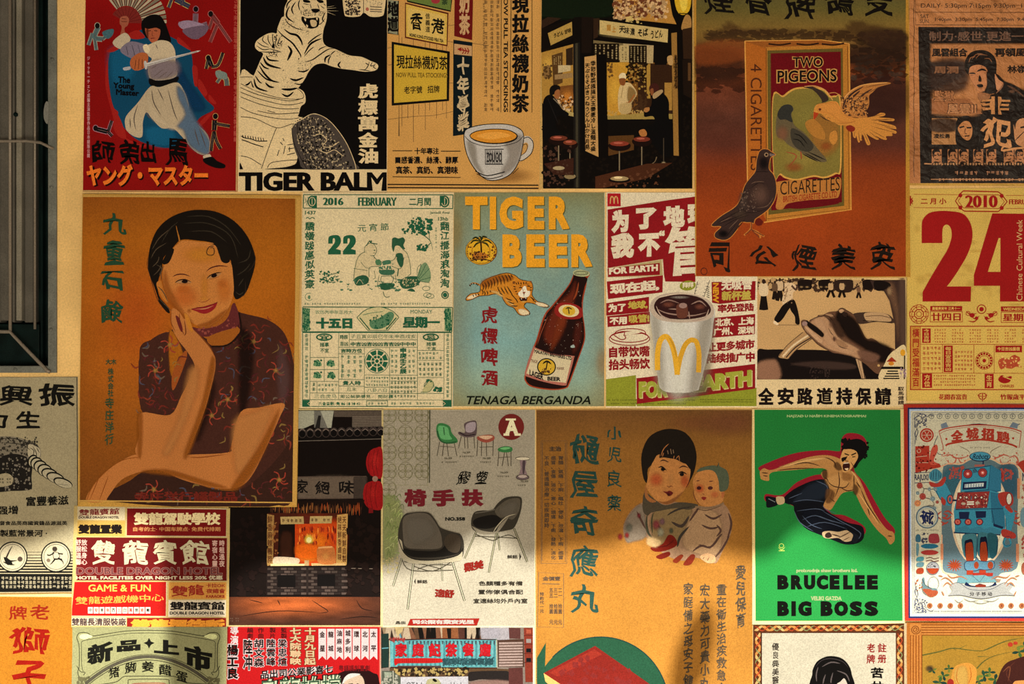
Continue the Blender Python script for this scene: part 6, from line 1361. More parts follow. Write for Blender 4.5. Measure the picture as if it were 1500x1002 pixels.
A.part('flask_drawing'); A.s('118,795 128,792 132,822 150,835 180,838 186,860 150,870 120,850', 'L88a8a0'); A.s('120,840 184,848 180,868 150,874', 'Ld8683c'); A.ring(168, 815, 24, 30, 2.4, 'L9aa09c'); A.scat(90, 790, 118, 850, 14, 4, 'Ld86a3c', 5); A.l('118,795 132,822 160,838', 3, 'L40545c')
for x in (568,): A.e(x, 522, 16, 44, '5c7470'); A.e(x + 4, 748, 14, 28, 'Ld87450'); A.scat(560, 370, 577, 480, 14, 6, '8c4c38', 6); A.scat(560, 600, 577, 700, 16, 6, '8c3c30', 7)

# ---- medicine sheet, mother and child
A = Sheet('advertisement_poster', 'brown orange medicine advert of a girl with bobbed hair holding a baby', 'poster', 3,
          '785,600 1103,600 1102,1070 786,1070', 'a87838')
A.view(780, 595, 1110, 812)
A.part('orange_ground')
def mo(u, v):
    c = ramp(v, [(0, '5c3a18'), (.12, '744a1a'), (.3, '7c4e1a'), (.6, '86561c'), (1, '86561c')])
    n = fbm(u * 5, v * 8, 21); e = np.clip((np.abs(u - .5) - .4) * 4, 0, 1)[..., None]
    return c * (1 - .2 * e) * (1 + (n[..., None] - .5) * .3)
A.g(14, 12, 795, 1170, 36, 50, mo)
A.k('14,12 795,12', 3, 'b08a4c'); A.k('795,12 793,1170', 4, 'b08a4c')
A.be(700, 60, 160, 60, '6c3a24', .4); A.be(560, 60, 90, 40, '7a4424', .3)
A.part('title_character', each=True)
GN = '1c3428'
for i, ch in enumerate('樋屋奇應丸'): A.t(ch, (134, 133, 134, 132, 136)[i], (98, 232, 358, 500, 640)[i], (108, 104, 104, 106, 102)[i], (112, 98, 108, 114, 104)[i], GN, .045, brush=1.8)
A.part('subtitle_character', each=True)
for i, ch in enumerate('小児良薬'): A.t(ch, 268, (72, 146, 230, 318)[i], 52, (48, 56, 62, 60)[i], GN, .035, brush=1.8)
for tx, x, w, y0, y1 in (('愛兒保育', 730, 38, 572, 800), ('重在衛生治疾救急今有', 662, 36, 640, 1080), ('宏大藥力可貴小丸', 602, 36, 640, 1024), ('家庭備之母安子健', 542, 36, 636, 1012)): A.part('text_column'); A.tv(tx, x, y0, w, y1 - y0, '3c3020', .028, brush=1.2)
A.part('boxed_fine_print')
A.k('36,130 118,132 118,560 34,556', 2, '4a3a28', True); A.box(30, 124, 124, 566, 1.2, '4a3a28'); A.t('主治', 60, 144, 44, 18, '33281c', .05); A.tv('胃腸、氣痛、下痢、嘔吐、便秘、泄瀉、下痢、感冒', 92, 178, 20, 374, '3a2c1e', .03); A.tv('感冒、食傷、消化、寒心、頭痛、下痢、發熱、消化', 66, 178, 18, 374, '3a2c1e', .03); A.tv('不良、普通藥治療一切疾病即時', 42, 178, 18, 260, '3a2c1e', .03)
A.k('22,598 112,602 112,796 18,794', 2, '4a3a28', True); A.t('金價壹', 36, 612, 64, 16, '3a2c1e', .04); A.k('34,638 98,640', 2.4, '4a3a28')
for i, s_ in enumerate(('二一 拾圓 元', '三二 拾圓 元', '五五 拾圓 元')): A.tv(s_, 92 - i * 16, 652, 15, 134, '3a2c1e', .03)
A.tv('特約代一元', 26, 668, 15, 76, '3a2c1e', .03)
A.part('red_medicine_box')
A.f([(245 + 245 * math.cos(t), 1080 + 250 * math.sin(t)) for t in np.linspace(math.radians(200), math.radians(358), 40)] + [(490, 1100), (16, 1100), (16, 900)], '173620'); A.f('16,905 48,850 44,960 16,1000', '173620')
A.k([(245 + 245 * math.cos(t), 1080 + 250 * math.sin(t)) for t in np.linspace(math.radians(225), math.radians(358), 40)], 4, '12281e')
A.f('40,960 225,862 480,1040 300,1130', '5c140c'); A.f('40,960 300,1130 250,1170 46,990', 'b07a3c'); A.f('60,958 222,874 250,892 90,972', '6a1c10'); A.scat(100, 900, 360, 1040, 60, 12, '5a1812', 5, test=lambda x, y: y > 870 + abs(x - 230) * .55 and y < 1040)
A.part('girl_and_baby')
A.view(895, 610, 1095, 911)
A.s('80,740 110,660 160,600 210,570 240,520 300,560 440,570 560,590 640,600 740,580 790,640 805,720 790,800 740,900 700,975 640,960 560,940 480,960 400,940 330,900 280,860 240,810 200,790 140,830 100,830', '7a5a3c')
A.b('90,720 150,620 210,590 230,700 230,800 150,830 100,830', '6a5a44', 26, .9); A.b('300,620 440,600 540,620 480,780 400,860 300,840 260,720', '6c5430', 24, .9); A.b('560,620 700,640 740,760 720,900 640,930 500,880 480,800', '8c6a44', 24, .9)
A.s('215,520 240,510 300,560 360,590 440,572 520,575 580,590 520,620 430,610 340,625 270,640 240,660 210,620', '3a3020')
A.l('240,650 235,720 250,780 285,820', 16, '33301f', 1); A.l('280,640 270,700 275,780', 8, '232818', 1); A.l('370,660 440,620 540,600', 13, '2c241a', 1); A.l('400,700 470,730 520,660', 22, '32261c', 1); A.l('440,870 460,800 520,730', 18, '2c241a', 1)
for p in ('600,720 660,745 720,735', '620,650 680,680 740,650', '580,850 660,870 720,800 740,780', '590,600 560,640 520,700', '780,640 800,720 770,820', '170,630 200,690 230,750', '540,900 600,860 660,880', '300,700 330,760 310,800', '700,720 730,760 700,800', '690,940 740,880 790,790'): A.l(p, 15, '402a1e', 1)
for x, y, q, c in ((60, 800, 24, '6e1c18'), (105, 790, 20, '6e1c18'), (300, 720, 34, '6a2c28'), (340, 700, 24, '5c3c38'), (185, 660, 18, '5a1c1c'), (120, 740, 30, '4c4634'), (330, 770, 30, '7a7050'), (400, 760, 20, '3a3824')): A.be(x, y, q, q * 1.3, c, .9)
A.s('265,870 340,850 380,790 420,800 440,850 400,880 330,900 280,895', 'La02818'); A.s('300,930 380,900 390,925 330,950', 'L982818'); A.s('410,960 460,920 480,930 440,975', 'Lb04020'); A.s('480,985 530,920 560,930 530,985', 'La83820'); A.b('250,800 330,830 300,870 240,850', 'c09a60', 20, .6); A.l('300,870 370,860 420,820', 8, 'L7c1c14', 1)
A.s('200,300 210,220 250,140 320,95 400,82 480,100 540,160 568,250 560,340 530,420 490,470 470,300 260,330 245,440 215,410', '1e160e')
A.s('255,360 280,300 330,250 480,300 525,340 520,420 480,500 430,560 370,585 310,565 265,520 235,470 240,430', '97602c')
A.s('230,460 250,530 300,565 260,570 225,530', '7c4a22')
A.be(300, 420, 60, 60, 'a03a1c', .55); A.be(490, 430, 40, 60, '9a3218', .5); A.be(370, 500, 80, 40, 'a56a34', .4); A.b('480,500 430,560 370,585 310,565 360,568 430,535', '70401c', 12, .7); A.be(400, 410, 24, 60, 'ab7238', .6)
A.s('320,270 350,200 400,170 460,220 530,320 525,350 500,318 480,310 460,300 430,285 400,280 350,272', '1e160e'); A.s('355,262 345,240 370,200 400,195 420,230 410,262', '1a120d'); A.l('330,265 350,215 385,180', 6, '8c5428', 1); A.l('375,225 380,250', 5, '6a5034'); A.l('395,215 402,250', 5, '6a5034'); A.l('412,220 416,245', 5, '6a5034')
for p in ('430,285 450,262 455,300', '340,268 350,240', '415,282 420,260'): A.l(p, 5, '8c5428', 1)
A.l('325,298 350,290 385,305', 8, '2a160e', 1); A.l('450,345 480,330 515,342', 8, '2a160e', 1); A.l('312,340 340,335 370,362', 9, '160e0a', 1); A.e(345, 350, 14, 12, '140d0a'); A.l('445,380 470,368 505,385', 9, '160e0a', 1); A.e(470, 385, 15, 12, '140d0a'); A.l('330,360 365,372', 3, '5c2c16', 1)
A.l('370,460 385,470 400,462 412,470', 5, '4c1f10', 1); A.s('345,498 370,500 390,494 412,508 400,525 385,530 368,515', '4a120e'); A.s('372,512 390,512 386,528 376,526', '2c0c0a')
A.s('550,480 545,420 580,370 640,345 700,350 740,400 750,480 745,560 700,590 640,600 590,585 560,540', '97602c')
A.s('570,370 600,340 680,325 705,330 715,305 722,330 770,360 785,420 775,480 740,500 720,490 715,430 690,370 640,355', '40442e'); A.l('705,335 718,310', 7, '2c2c1e', 2); A.be(590, 480, 40, 40, 'a03a1e', .6); A.be(690, 520, 40, 30, 'a84826', .4); A.l('565,430 590,425', 7, '4a2416', 1); A.l('650,432 680,430', 7, '4a2416', 1); A.e(585, 476, 15, 12, '2c100e'); A.e(660, 476, 17, 12, '3c1812'); A.s('600,540 615,534 635,540 618,558', '6a1c14'); A.l('608,515 620,518', 4, '5c2816'); A.s('735,505 755,505 750,535 735,540', '8a4c24'); A.l('545,490 555,540 590,590', 5, '5c2c18', 1)
A.s('590,935 640,910 690,930 690,970 640,975', 'a0764a'); A.l('610,950 620,935', 4, '4c2c1a'); A.l('640,960 650,940', 4, '4c2c1a'); A.l('560,600 620,610 700,600 750,575', 12, '6a5034'); A.l('560,612 640,625 740,590', 4, '2c1c12', 1)

# ---- chair advertisement
A = Sheet('advertisement_poster', 'cream furniture advert with two large shell armchairs and five small seats', 'poster', 2,
          '559,600 784,600 784,918 558,918', 'b9a66c')
A.view(550, 595, 795, 755)
A.part('paper_print_ground'); A.f('34,16 720,16 718,990 30,990', 'Lead9b2')
A.part('lattice_pattern')
LC = '5c5434'
for j in range(5):
    for i in range(3):
        x, y = 62 + i * 74, 40 + j * 84
        if y > 300 and x > 180: continue
        if j == 4 and i > 0: continue
        for dx, dy in ((-13, -13), (13, -13), (-13, 13), (13, 13)): A.ring(x + dx, y + dy, 17, 17, 2.6, LC, 18)
        A.ring(x, y, 34, 40, 2, LC, 20)
for i in range(5): A.k([(36 + i * 50, 16), (36 + i * 50, 360)], 1.4, '746c44')
for j in range(9): A.k([(36, 20 + j * 42), (240, 20 + j * 42)], 1.4, '746c44')
A.k('237,16 236,345', 3, LC); A.k('246,16 244,345', 5, '33301c')
A.part('green_foliage'); A.b('34,410 110,440 130,560 90,680 34,690', '74783c', 30, .6)
for i in range(46):
    r = random.Random(i * 7); x, y = r.uniform(36, 105), r.uniform(410, 690); A.l([(x, y), (x + r.uniform(10, 26), y - r.uniform(6, 30)), (x + r.uniform(14, 30), y + r.uniform(-10, 20))], 3.4, r.choice(('5c6430', '747c40', '8a8a50', '4c5428')), 1)
A.scat(36, 680, 105, 750, 60, 5, '8a7a4c', 5)
A.part('red_logo_disc'); A.e(613, 93, 58, 59, '5c1a14'); A.t('A', 584, 58, 62, 70, 'c4b684', .08); A.r(578, 122, 604, 133, 'c4b684'); A.r(628, 122, 656, 133, 'c4b684'); A.r(588, 55, 634, 64, 'c4b684')
A.part('small_armchair')
LG = '3a3020'
def legs(x0, x1, y0, y1, xs):
    for a, b in xs: A.k([(a, y0), (b, y1)], 3.2, LG)
legs(0, 0, 160, 225, ((290, 278), (322, 330), (355, 368), (310, 302))); A.l('290,180 355,185', 2.5, LG)
A.s('278,85 300,76 335,90 345,120 370,150 365,165 320,168 288,150 276,120', '2c5c2c'); A.s('285,90 325,95 335,130 345,148 310,150 290,135', '50864a'); A.l('308,95 312,130', 4, '1f4020'); A.l('280,110 290,150 320,166 365,160', 6, '1f4020')
A.part('small_side_chair'); legs(0, 0, 135, 190, ((388, 375), (415, 418), (445, 448), (402, 404)))
A.s('400,80 430,66 455,68 458,110 450,135 410,140 378,128 376,115 405,118', '4a3a34'); A.s('412,80 450,72 450,105 430,118 408,112', '85746c'); A.l('380,118 410,132 450,126', 4, '241a18')
A.part('small_square_stool'); legs(0, 0, 150, 225, ((462, 458), (500, 502), (532, 530), (480, 478))); A.s('462,136 510,128 535,134 534,152 500,164 464,152', '7c3a28'); A.s('466,136 510,132 530,138 500,150', 'b08a64'); A.l('470,185 530,182', 2.4, LG)
A.part('small_green_stool'); legs(0, 0, 195, 270, ((558, 552), (585, 572), (612, 612), (590, 600))); A.s('554,190 585,180 616,186 614,204 580,208 556,202', '2c5c2c'); A.s('562,190 590,184 610,188 584,196', '5c9050'); A.l('558,232 608,228', 2.4, LG)
A.part('small_drum_stool'); A.s('632,234 660,226 695,230 698,240 665,246 634,242', 'b0a07c'); A.ring(665, 236, 33, 8, 2.6, LG); A.s('652,246 680,246 676,280 684,312 648,312 656,280', '6e5850'); A.s('664,250 676,248 672,300 664,300', '3c2e2c'); A.e(664, 320, 29, 12, '54443e'); A.ring(664, 320, 29, 12, 3, LG); A.e(664, 316, 20, 7, '94806c')
A.part('seat_caption')
for x, y, w in ((298, 246, 70), (380, 220, 66), (472, 246, 52), (550, 310, 54), (642, 350, 38)): A.mt(x, y, x + w, y + 12, 1, '3c3420', seed=int(x)); A.t('No.309', x + 14, y - 16, 34, 9, '3c3420', .03)
A.part('script_characters'); A.t('膠', 362, 292, 58, 62, '14120c', .03, sh=.25, brush=2); A.t('塑', 445, 290, 56, 62, '14120c', .03, sh=.25, brush=2)
A.part('title_character', each=True)
for ch, x in (('椅', 130), ('手', 256), ('扶', 388)): A.t(ch, x, 374, 102, 78, '5a1418', .085, .06)
A.part('number_caption'); A.t('NO.358', 315, 500, 90, 16, '14120c', .06)
A.part('left_armchair')
for a, b, c, d, w in ((120, 685, 80, 810, 9), (172, 710, 146, 914, 10), (348, 700, 402, 876, 10), (298, 705, 303, 785, 7)): A.k([(a, b), (c, d)], w, '2c2618'); A.k([(a, b), (c, d)], w * .35, '9a906c')
for p in ('120,690 165,740 350,738', '172,720 260,742 345,700', '130,700 230,715 300,735', '190,735 250,715 345,715'): A.l(p, 3, '2c2618')
A.s('122,500 150,478 200,474 245,480 270,510 295,545 335,562 378,572 396,600 400,640 392,680 360,696 280,706 200,708 150,702 120,680 106,640 102,590 108,540', '2a241a')
A.s('125,510 150,488 200,480 240,488 268,520 290,560 300,600 290,640 180,642 135,630 125,580', '4c4232'); A.b('140,520 200,500 250,520 270,570 200,620 150,600', '5c5240', 40, .6)
A.s('130,640 180,650 290,648 330,600 375,590 388,640 370,665 280,680 180,680 140,665', '1c1812'); A.s('104,600 120,610 130,660 170,688 280,692 370,672 392,655 388,690 360,700 280,708 200,710 150,704 118,680 106,640', '8a7c5c'); A.l('105,600 130,660 180,690 280,692 370,672 396,640', 4, '14110c'); A.s('335,575 378,585 385,630 370,660 330,650 310,610', '33291c')
A.l('145,480 200,474 245,480 275,515 295,545 340,562 380,572', 3, '6c6048')
A.part('right_armchair')
for a, b, c, d, w in ((455, 565, 403, 684, 8), (546, 570, 512, 748, 9), (625, 550, 685, 700, 9), (552, 570, 561, 648, 7)): A.k([(a, b), (c, d)], w, '2c2618'); A.k([(a, b), (c, d)], w * .35, '8a805c')
for p in ('450,575 530,605 560,585', '450,585 560,590 640,595', '540,600 600,580 640,598'): A.l(p, 3, '2c2618')
A.s('432,520 445,480 480,470 525,468 550,440 580,415 620,406 658,412 660,450 648,500 625,548 590,560 540,568 480,570 440,555', '2a2419'); A.s('540,470 580,430 620,415 652,420 648,470 620,510 590,500 560,500', '453c2c'); A.b('560,460 620,430 640,450 610,500 570,490', '584e3c', 20, .6); A.s('440,520 470,500 540,490 570,520 520,550 460,548', '18140f'); A.l('530,572 550,540 590,500 635,485', 5, '8a7c5c', 1); A.s('435,540 480,560 540,565 560,535 600,500 560,560 530,574 470,572', '6c6048'); A.l('450,482 500,474 540,465', 5, '4c4434')
A.part('red_captions'); A.t('觀美', 398, 708, 92, 42, 'La82418', .075, .05, slope=-.2); A.t('適舒', 268, 822, 90, 38, 'La82418', .075, .05, slope=.05)
A.part('black_captions'); BK = 'L3a3226'
A.t('解鋁', 188, 782, 46, 16, BK, .02); A.f('182,776 182,802 175,789', BK); A.t('解鋁', 594, 670, 46, 16, BK, .02); A.f('650,660 650,695 658,678', BK)
A.t('色顏種多有備', 466, 788, 198, 20, BK, .02); A.t('置佈傢俱合配', 464, 826, 202, 21, BK, .02); A.t('宜適絲均外戶內室', 442, 866, 244, 22, BK, .02); A.t('品出', 92, 968, 44, 13, BK, .03)
A.part('red_maker_plate'); A.f('158,958 470,956 458,988 145,988', 'Lc0281c'); A.t('司公限有業實光星', 168, 962, 278, 20, 'Leee0c8', .08, .05)
# ---- food stall photograph
A = Sheet('photo_print', 'dark photo print of a glowing food stall under red lanterns', 'photograph', 3,
          '336,599 562,599 561,917 333,917', 'a89158')
A.view(325, 590, 570, 596)
A.part('dark_courtyard'); A.f('28,26 570,26 566,790 22,790', '130a07')
A.f('265,28 330,28 330,75 272,100 265,100', '8a8466'); A.f('330,28 400,28 392,90 330,88', '5c5646'); A.f('352,28 400,28 390,92 380,92', '8c866a'); A.f('400,28 570,28 570,85 465,85 465,50 400,50', '463a2c'); A.f('345,45 355,45 350,95 332,95', '24201a')
for i in range(7): A.k([(466, 50 + i * 6), (570, 48 + i * 6)], 1.6, '6a5c48')
A.part('tiled_roof')
A.f('270,92 570,84 570,130 270,135', '0f0a08')
for i in range(11): A.e(288 + i * 28, 108 - i * .8, 15, 17, '332820'); A.e(288 + i * 28, 111 - i * .8, 11, 12, '0c0807'); A.l([(278 + i * 28, 100), (288 + i * 28, 93), (298 + i * 28, 100)], 2.4, '6a5a48')
A.k('270,136 570,128', 2.4, '5c5040')
A.part('hanging_sign'); A.f('268,262 516,260 514,340 272,342', '4a3a2c'); A.f('272,266 512,264 510,336 275,338', '564736'); A.b('300,270 480,268 480,330 300,330', '66543f', 20, .5)
A.t('家', 262, 272, 46, 50, '17110d', .05, brush=1.5); A.t('絕', 332, 278, 54, 48, '17110d', .05, brush=1.5); A.t('味', 418, 276, 56, 50, '17110d', .05, brush=1.5); A.f('470,262 520,262 520,340 470,340', '33281f', a=.6)
A.part('red_lanterns'); A.s('530,170 550,160 572,165 572,262 545,264 525,250 515,220 518,190', '7e0f0e'); A.s('518,285 545,277 572,290 572,375 530,376 510,358 504,330 508,300', '7a0e0d'); A.be(548, 205, 22, 40, 'a8201a', .7); A.be(540, 320, 24, 36, '9c1c16', .7); A.e(547, 270, 10, 10, '7a5a44'); A.r(524, 374, 540, 392, '5c0c0c')
for x in (530, 545, 558): A.l([(x, 168), (x - 8, 215), (x, 260)], 1.6, '4c0808')
for x in (520, 535, 552): A.l([(x, 284), (x - 6, 330), (x + 2, 374)], 1.6, '4c0808')
A.part('dried_goods_eaves'); A.f('170,350 510,345 500,385 175,395', '1c0e08')
for i in range(70):
    r = random.Random(i); x = 175 + i * 4.7; A.l([(x, r.uniform(352, 375)), (x + r.uniform(-3, 3), r.uniform(380, 402))], 3, r.choice(('5c3014', '7a4a20', '3c2010', '8a3a14', '2c160c')), 1)
A.part('glowing_window')
A.f('165,392 448,392 444,582 162,582', '3a1408'); A.b('235,430 420,425 410,575 270,570', 'b0380c', 40, .95); A.be(340, 500, 60, 60, 'e06a14', .8); A.be(310, 540, 50, 30, 'f08a24', .8)
A.f('205,430 262,430 262,568 200,572', '160c08'); A.b('212,470 250,465 250,560 215,560', '33180c', 16, .8)
for i in range(60):
    r = random.Random(i + 40); x, y = r.uniform(268, 408), r.choice((440, 466, 492)) + r.uniform(-5, 5); A.l([(x, y), (x + r.uniform(-2, 2), y + r.uniform(14, 24))], 6, r.choice(('7a1c0c', 'b0400f', '581008', 'd06a20', '8c2a10')), 1)
A.be(312, 486, 20, 22, 'f0c040', .95); A.e(312, 488, 9, 10, 'f4d878'); A.b('270,505 340,508 340,550 272,548', 'e05a10', 14, .9)
A.f('210,405 395,402 392,428 212,432', '9c8048'); A.mt(216, 409, 290, 428, 1, '3c1c0c', seed=2); A.mt(318, 407, 390, 425, 1, '3c1c0c', seed=3); A.f('292,402 316,402 314,430 294,430', '4c180c')
A.f('163,395 188,400 184,575 162,580', '8a6430'); A.tv('鮮香麻辣鴨脖', 164, 400, 18, 170, '4a2410', .02); A.f('412,398 450,394 446,580 408,572', 'a87c3c'); A.tv('絕味鮮香鹵味', 414, 402, 14, 160, '4a2410', .02); A.tv('天天新鮮自製', 430, 402, 15, 166, '4a2410', .02)
A.scat(182, 420, 205, 540, 20, 6, '7a4a20', 7)
A.s('185,555 200,547 270,552 278,566 260,576 190,574', 'b59c74'); A.f('320,570 440,570 442,582 322,582', 'b08a50'); A.s('345,515 395,510 406,540 404,570 372,575 345,568 340,545', 'a8602a'); A.l('345,515 395,512', 6, 'c98a4c'); A.be(372, 545, 20, 20, 'c8843c', .7); A.f('175,572 300,572 300,580 175,582', 'c2a266'); A.r(296, 560, 312, 590, '9c7a4a')
A.part('brick_counter'); A.f('162,580 446,578 446,680 160,685', '1c120e')
for j in range(9):
    for i in range(12):
        x = 164 + i * 24 + (12 if j % 2 else 0); y = 586 + j * 11
        if (198 < x + 10 < 268 and 612 < y + 4 < 655) or (338 < x + 10 < 408 and 610 < y + 4 < 652) or x > 428 or 296 < x + 10 < 314: continue
        A.f([(x, y), (x + 21, y), (x + 21, y + 8), (x, y + 8)], ('30251c', '241b15', '392c22')[(i * 7 + j * 3) % 3])
A.r(200, 612, 264, 655, '0b0706'); A.r(342, 610, 405, 652, '0b0706'); A.k('306,584 306,682', 8, '241a14')
A.part('lamplit_pavement')
def pv(u, v):
    n = fbm(u * 9, v * 7, 4); k = np.exp(-(((u - .42) / .32) ** 2 + ((v - .25) / .35) ** 2))
    c = ramp(v * 0, [(0, '2c160c'), (1, '2c160c')]); h = np.array(K('8a3e12')[:3])
    return c * (1 + (n[..., None] - .5)) + h * (k * (.35 + .9 * n))[..., None]
A.g(24, 690, 566, 790, 44, 16, pv)
for p in ('60,760 200,740 350,745', '320,700 350,720 380,742 340,748', '480,700 500,730 540,740', '200,700 210,720', '420,770 500,760 560,765', '100,700 150,712'): A.l(p, 3, '170c08', 1)
A.k('446,588 560,590', 2, '6a5844'); A.scat(26, 400, 160, 680, 60, 14, '1b0e0a', 5); A.scat(450, 400, 560, 690, 50, 14, '1d100b', 6); A.mt(30, 762, 64, 780, 2, '4a3424')

# ---- hotel sticker collage
A = Sheet('advertisement_poster', 'red and cream collage of hotel and game hall signboards', 'advertisement', 4,
          '110,740 338,744 336,920 106,918', 'a08448')
A.view(100, 730, 345, 903)
C1 = 'a8946a'
A.part('cream_top_sign'); A.f('55,42 312,45 310,115 55,112', C1); A.t('雙龍賓館', 62, 50, 220, 42, '5c1412', .05, brush=1); A.t('DOUBLE DRAGON HOTEL', 62, 94, 218, 13, '2c1814', .05)
A.part('tan_sign'); A.f('55,118 312,120 310,202 55,200', 'a07a34'); A.t('雙龍置業', 58, 138, 240, 52, '1c120c', .07)
A.part('driving_school_sign'); A.f('322,50 858,56 856,204 320,200', '5e0c0a'); A.k('322,50 858,56 856,204 320,200', 4, C1, True); A.t('雙龍駕駛學校', 358, 74, 468, 68, 'c0a870', .055); A.t('自考的士· 中国车牌点· 免费代排期', 355, 152, 470, 24, 'a8703c', .02)
A.part('hotel_signboard'); A.f('50,208 860,212 858,442 50,440', '4e0c0a'); A.k('862,212 860,442', 3, '8a6a4c')
for ch, x, w in (('雙', 128, 130), ('龍', 296, 142), ('賓', 462, 128), ('館', 606, 162)): A.t(ch, x, 222, w, 134, 'a3946a', .05, brush=1.5)
A.t('DOUBLE DRAGON HOTEL', 46, 368, 792, 42, '7a4c3c', .06); A.t('DOUBLE DRAGON HOTEL', 50, 371, 784, 36, '4a2420', .01)
A.t('HOTEL FACILITEIS OVER NIGHT LESS 20% 优惠', 48, 413, 790, 24, 'a08e68', .04)
A.tv('放松身心', 76, 218, 32, 140, 'b08a70', .02); A.tv('舒服温馨', 44, 218, 32, 140, 'b08a70', .02); A.tv('時租過夜', 818, 222, 30, 146, 'b08a70', .02); A.tv('寄宿心靈', 780, 222, 30, 146, 'b08a70', .02)
A.part('game_hall_sign'); A.f('40,448 535,448 532,632 22,630', '8a0f0a'); A.k('535,448 532,634 22,632', 4, C1)
A.t('GAME & FUN', 114, 462, 336, 38, 'c08a34', .02); A.t('雙龍遊戲機中心', 42, 514, 478, 56, 'b87a2c', .02, brush=1)
for i, ch in enumerate('中發東南西北白萬筒索機'): A.r(112 + i * 31, 584, 138 + i * 31, 618, 'c4b690'); A.t(ch, 116 + i * 31, 590, 18, 20, '8c1a10' if i % 2 else '1c2418', .03)
A.part('karaoke_sign'); A.f('548,450 858,450 856,540 546,540', 'a8702c'); A.t('雙龍', 556, 462, 184, 66, '7a2014', .06, brush=1.5); A.t('卡拉OK', 748, 456, 104, 22, '7a2014', .03); A.t('夜總會', 748, 484, 104, 26, '7a2014', .04); A.t('KARAOKE', 748, 518, 100, 16, '7a2014', .06)
A.part('hotel_name_plate'); A.f('546,546 856,546 854,636 544,636', 'b6a27c'); A.t('雙龍賓館', 552, 554, 296, 46, '1c1613', .05); A.t('DOUBLE DRAGON HOTEL', 552, 608, 296, 16, '241c18', .05); A.mt(590, 626, 790, 635, 1, '4a3c30')
A.part('clothes_factory_strip'); A.f('24,640 320,638 318,684 22,684', 'b0946c'); A.t('雙龍長清服裝廠', 24, 642, 294, 42, '2c1c1c', .03)
A.part('hostel_strip'); A.f('322,642 856,642 856,700 322,700', '70120c'); A.t('雙龍招待所', 340, 648, 510, 66, 'c47a24', .08)

# ---- vinegar egg sheet
A = Sheet('advertisement_poster', 'pale green food advert with arched black lettering in a scrolled frame', 'advertisement', 5,
          '108,917 334,917 332,1070 106,1070', 'Lc8c080')
A.view(100, 730, 345, 903)
Q = '2a2616'
A.part('paper_print_ground'); A.f('26,690 852,690 850,1200 24,1200', 'Lccc684')
A.part('scrolled_frame')
for sx in (-1, 1):
    X = lambda p: [(438 + sx * x, y) for x, y in pp(p)]
    A.l(X('0,708 120,712 230,728 300,738 330,722 370,722 385,745 378,770 372,800 372,900 380,930 370,960 330,985'), 4, Q); A.l(X('0,722 120,726 240,744 330,760 358,770 360,800 358,900 350,930'), 3, Q); A.l(X('330,722 310,735 320,752 350,752 365,740'), 4, Q); A.l(X('385,900 365,930 340,935 350,950'), 4, Q)
    A.s(X('300,742 330,728 365,732 368,750 340,756'), 'a9a468'); A.scat(438 + sx * 350 - 30, 962, 438 + sx * 350 + 30, 1000, 50, 8, '4a4428', 3 + sx)
A.part('arched_band'); P = [(438 + 340 * math.sin(math.radians(t)), 1190 - 345 * math.cos(math.radians(t))) for t in range(-62, 63, 4)]
A.l([(x, 850 + (x - 438) ** 2 * .00128) for x in range(100, 780, 20)], 17, '3a3424'); A.l([(x, 868 + (x - 438) ** 2 * .00128) for x in range(110, 770, 20)], 4, Q); A.l([(x, 838 + (x - 438) ** 2 * .00120) for x in range(100, 780, 20)], 3, Q); A.scat(120, 850, 760, 980, 0, 3, Q)
A.part('arched_title_character', each=True)
for ch, x, y, w, h, sl in (('新', 106, 778, 142, 122, -.22), ('品', 268, 752, 128, 72, -.08), ('上', 468, 742, 136, 88, .09), ('市', 632, 764, 150, 140, .24)): A.t(ch, x, y + (12 if sl > 0 else 14), w, h - 12, '14130c', .075, .055, slope=sl)
A.f('442,748 452,768 472,776 452,786 442,806 432,786 412,776 432,768', '14130c')
A.part('subtitle_character', each=True)
for ch, x, y, w, h, sl in (('猪', 222, 912, 62, 62, -.25), ('脚', 310, 884, 64, 60, -.15), ('姜', 402, 872, 66, 62, 0), ('醋', 496, 886, 68, 62, .12), ('蛋', 586, 922, 66, 58, .25)): A.t(ch, x, y, w, h, '17150c', .045, brush=1.5, slope=sl)
A.part('inner_frame'); A.l('60,1010 250,990 300,960 340,955 540,955 590,960 640,990 820,1000', 4, Q); A.l('330,1010 330,985 350,972 530,972 550,985 550,1010', 4, Q); A.l('360,1010 362,995 520,993 524,1010', 5, '6a3424')

# ---- bread advertisement
A = Sheet('advertisement_poster', 'grey food advert with sliced loaf engraving and round sports emblems', 'advertisement', 2,
          '-40,553 115,552 117,867 -40,868', '8c7c56')
A.view(0, 540, 125, 271)
I = '15130e'
A.part('thin_frame'); A.k('-60,25 246,27 250,706 -60,708', 2.4, I)
A.part('title_character', each=True)
for ch, x, y, w, h in (('興', -2, 52, 108, 66), ('振', 124, 46, 116, 74), ('力', -50, 134, 78, 56), ('生', 52, 134, 78, 56)): A.t(ch, x, y, w, h, I, .055, brush=1)
A.part('loaf_engraving')
A.s('-60,225 0,215 60,218 110,238 130,255 128,285 95,300 60,290 20,300 -60,310', '6c6048'); A.scat(-10, 218, 120, 290, 130, 5, '2c261c', 4); A.s('95,240 128,255 125,285 100,292 90,268', '9a8a66')
for p in ('0,222 50,222 100,240', '10,235 70,240 100,260', '20,215 40,232', '55,218 70,238', '80,226 90,250', '95,250 110,262 100,290', '105,245 118,270 112,290', '118,250 128,268'): A.l(p, 2.4, I, 1)
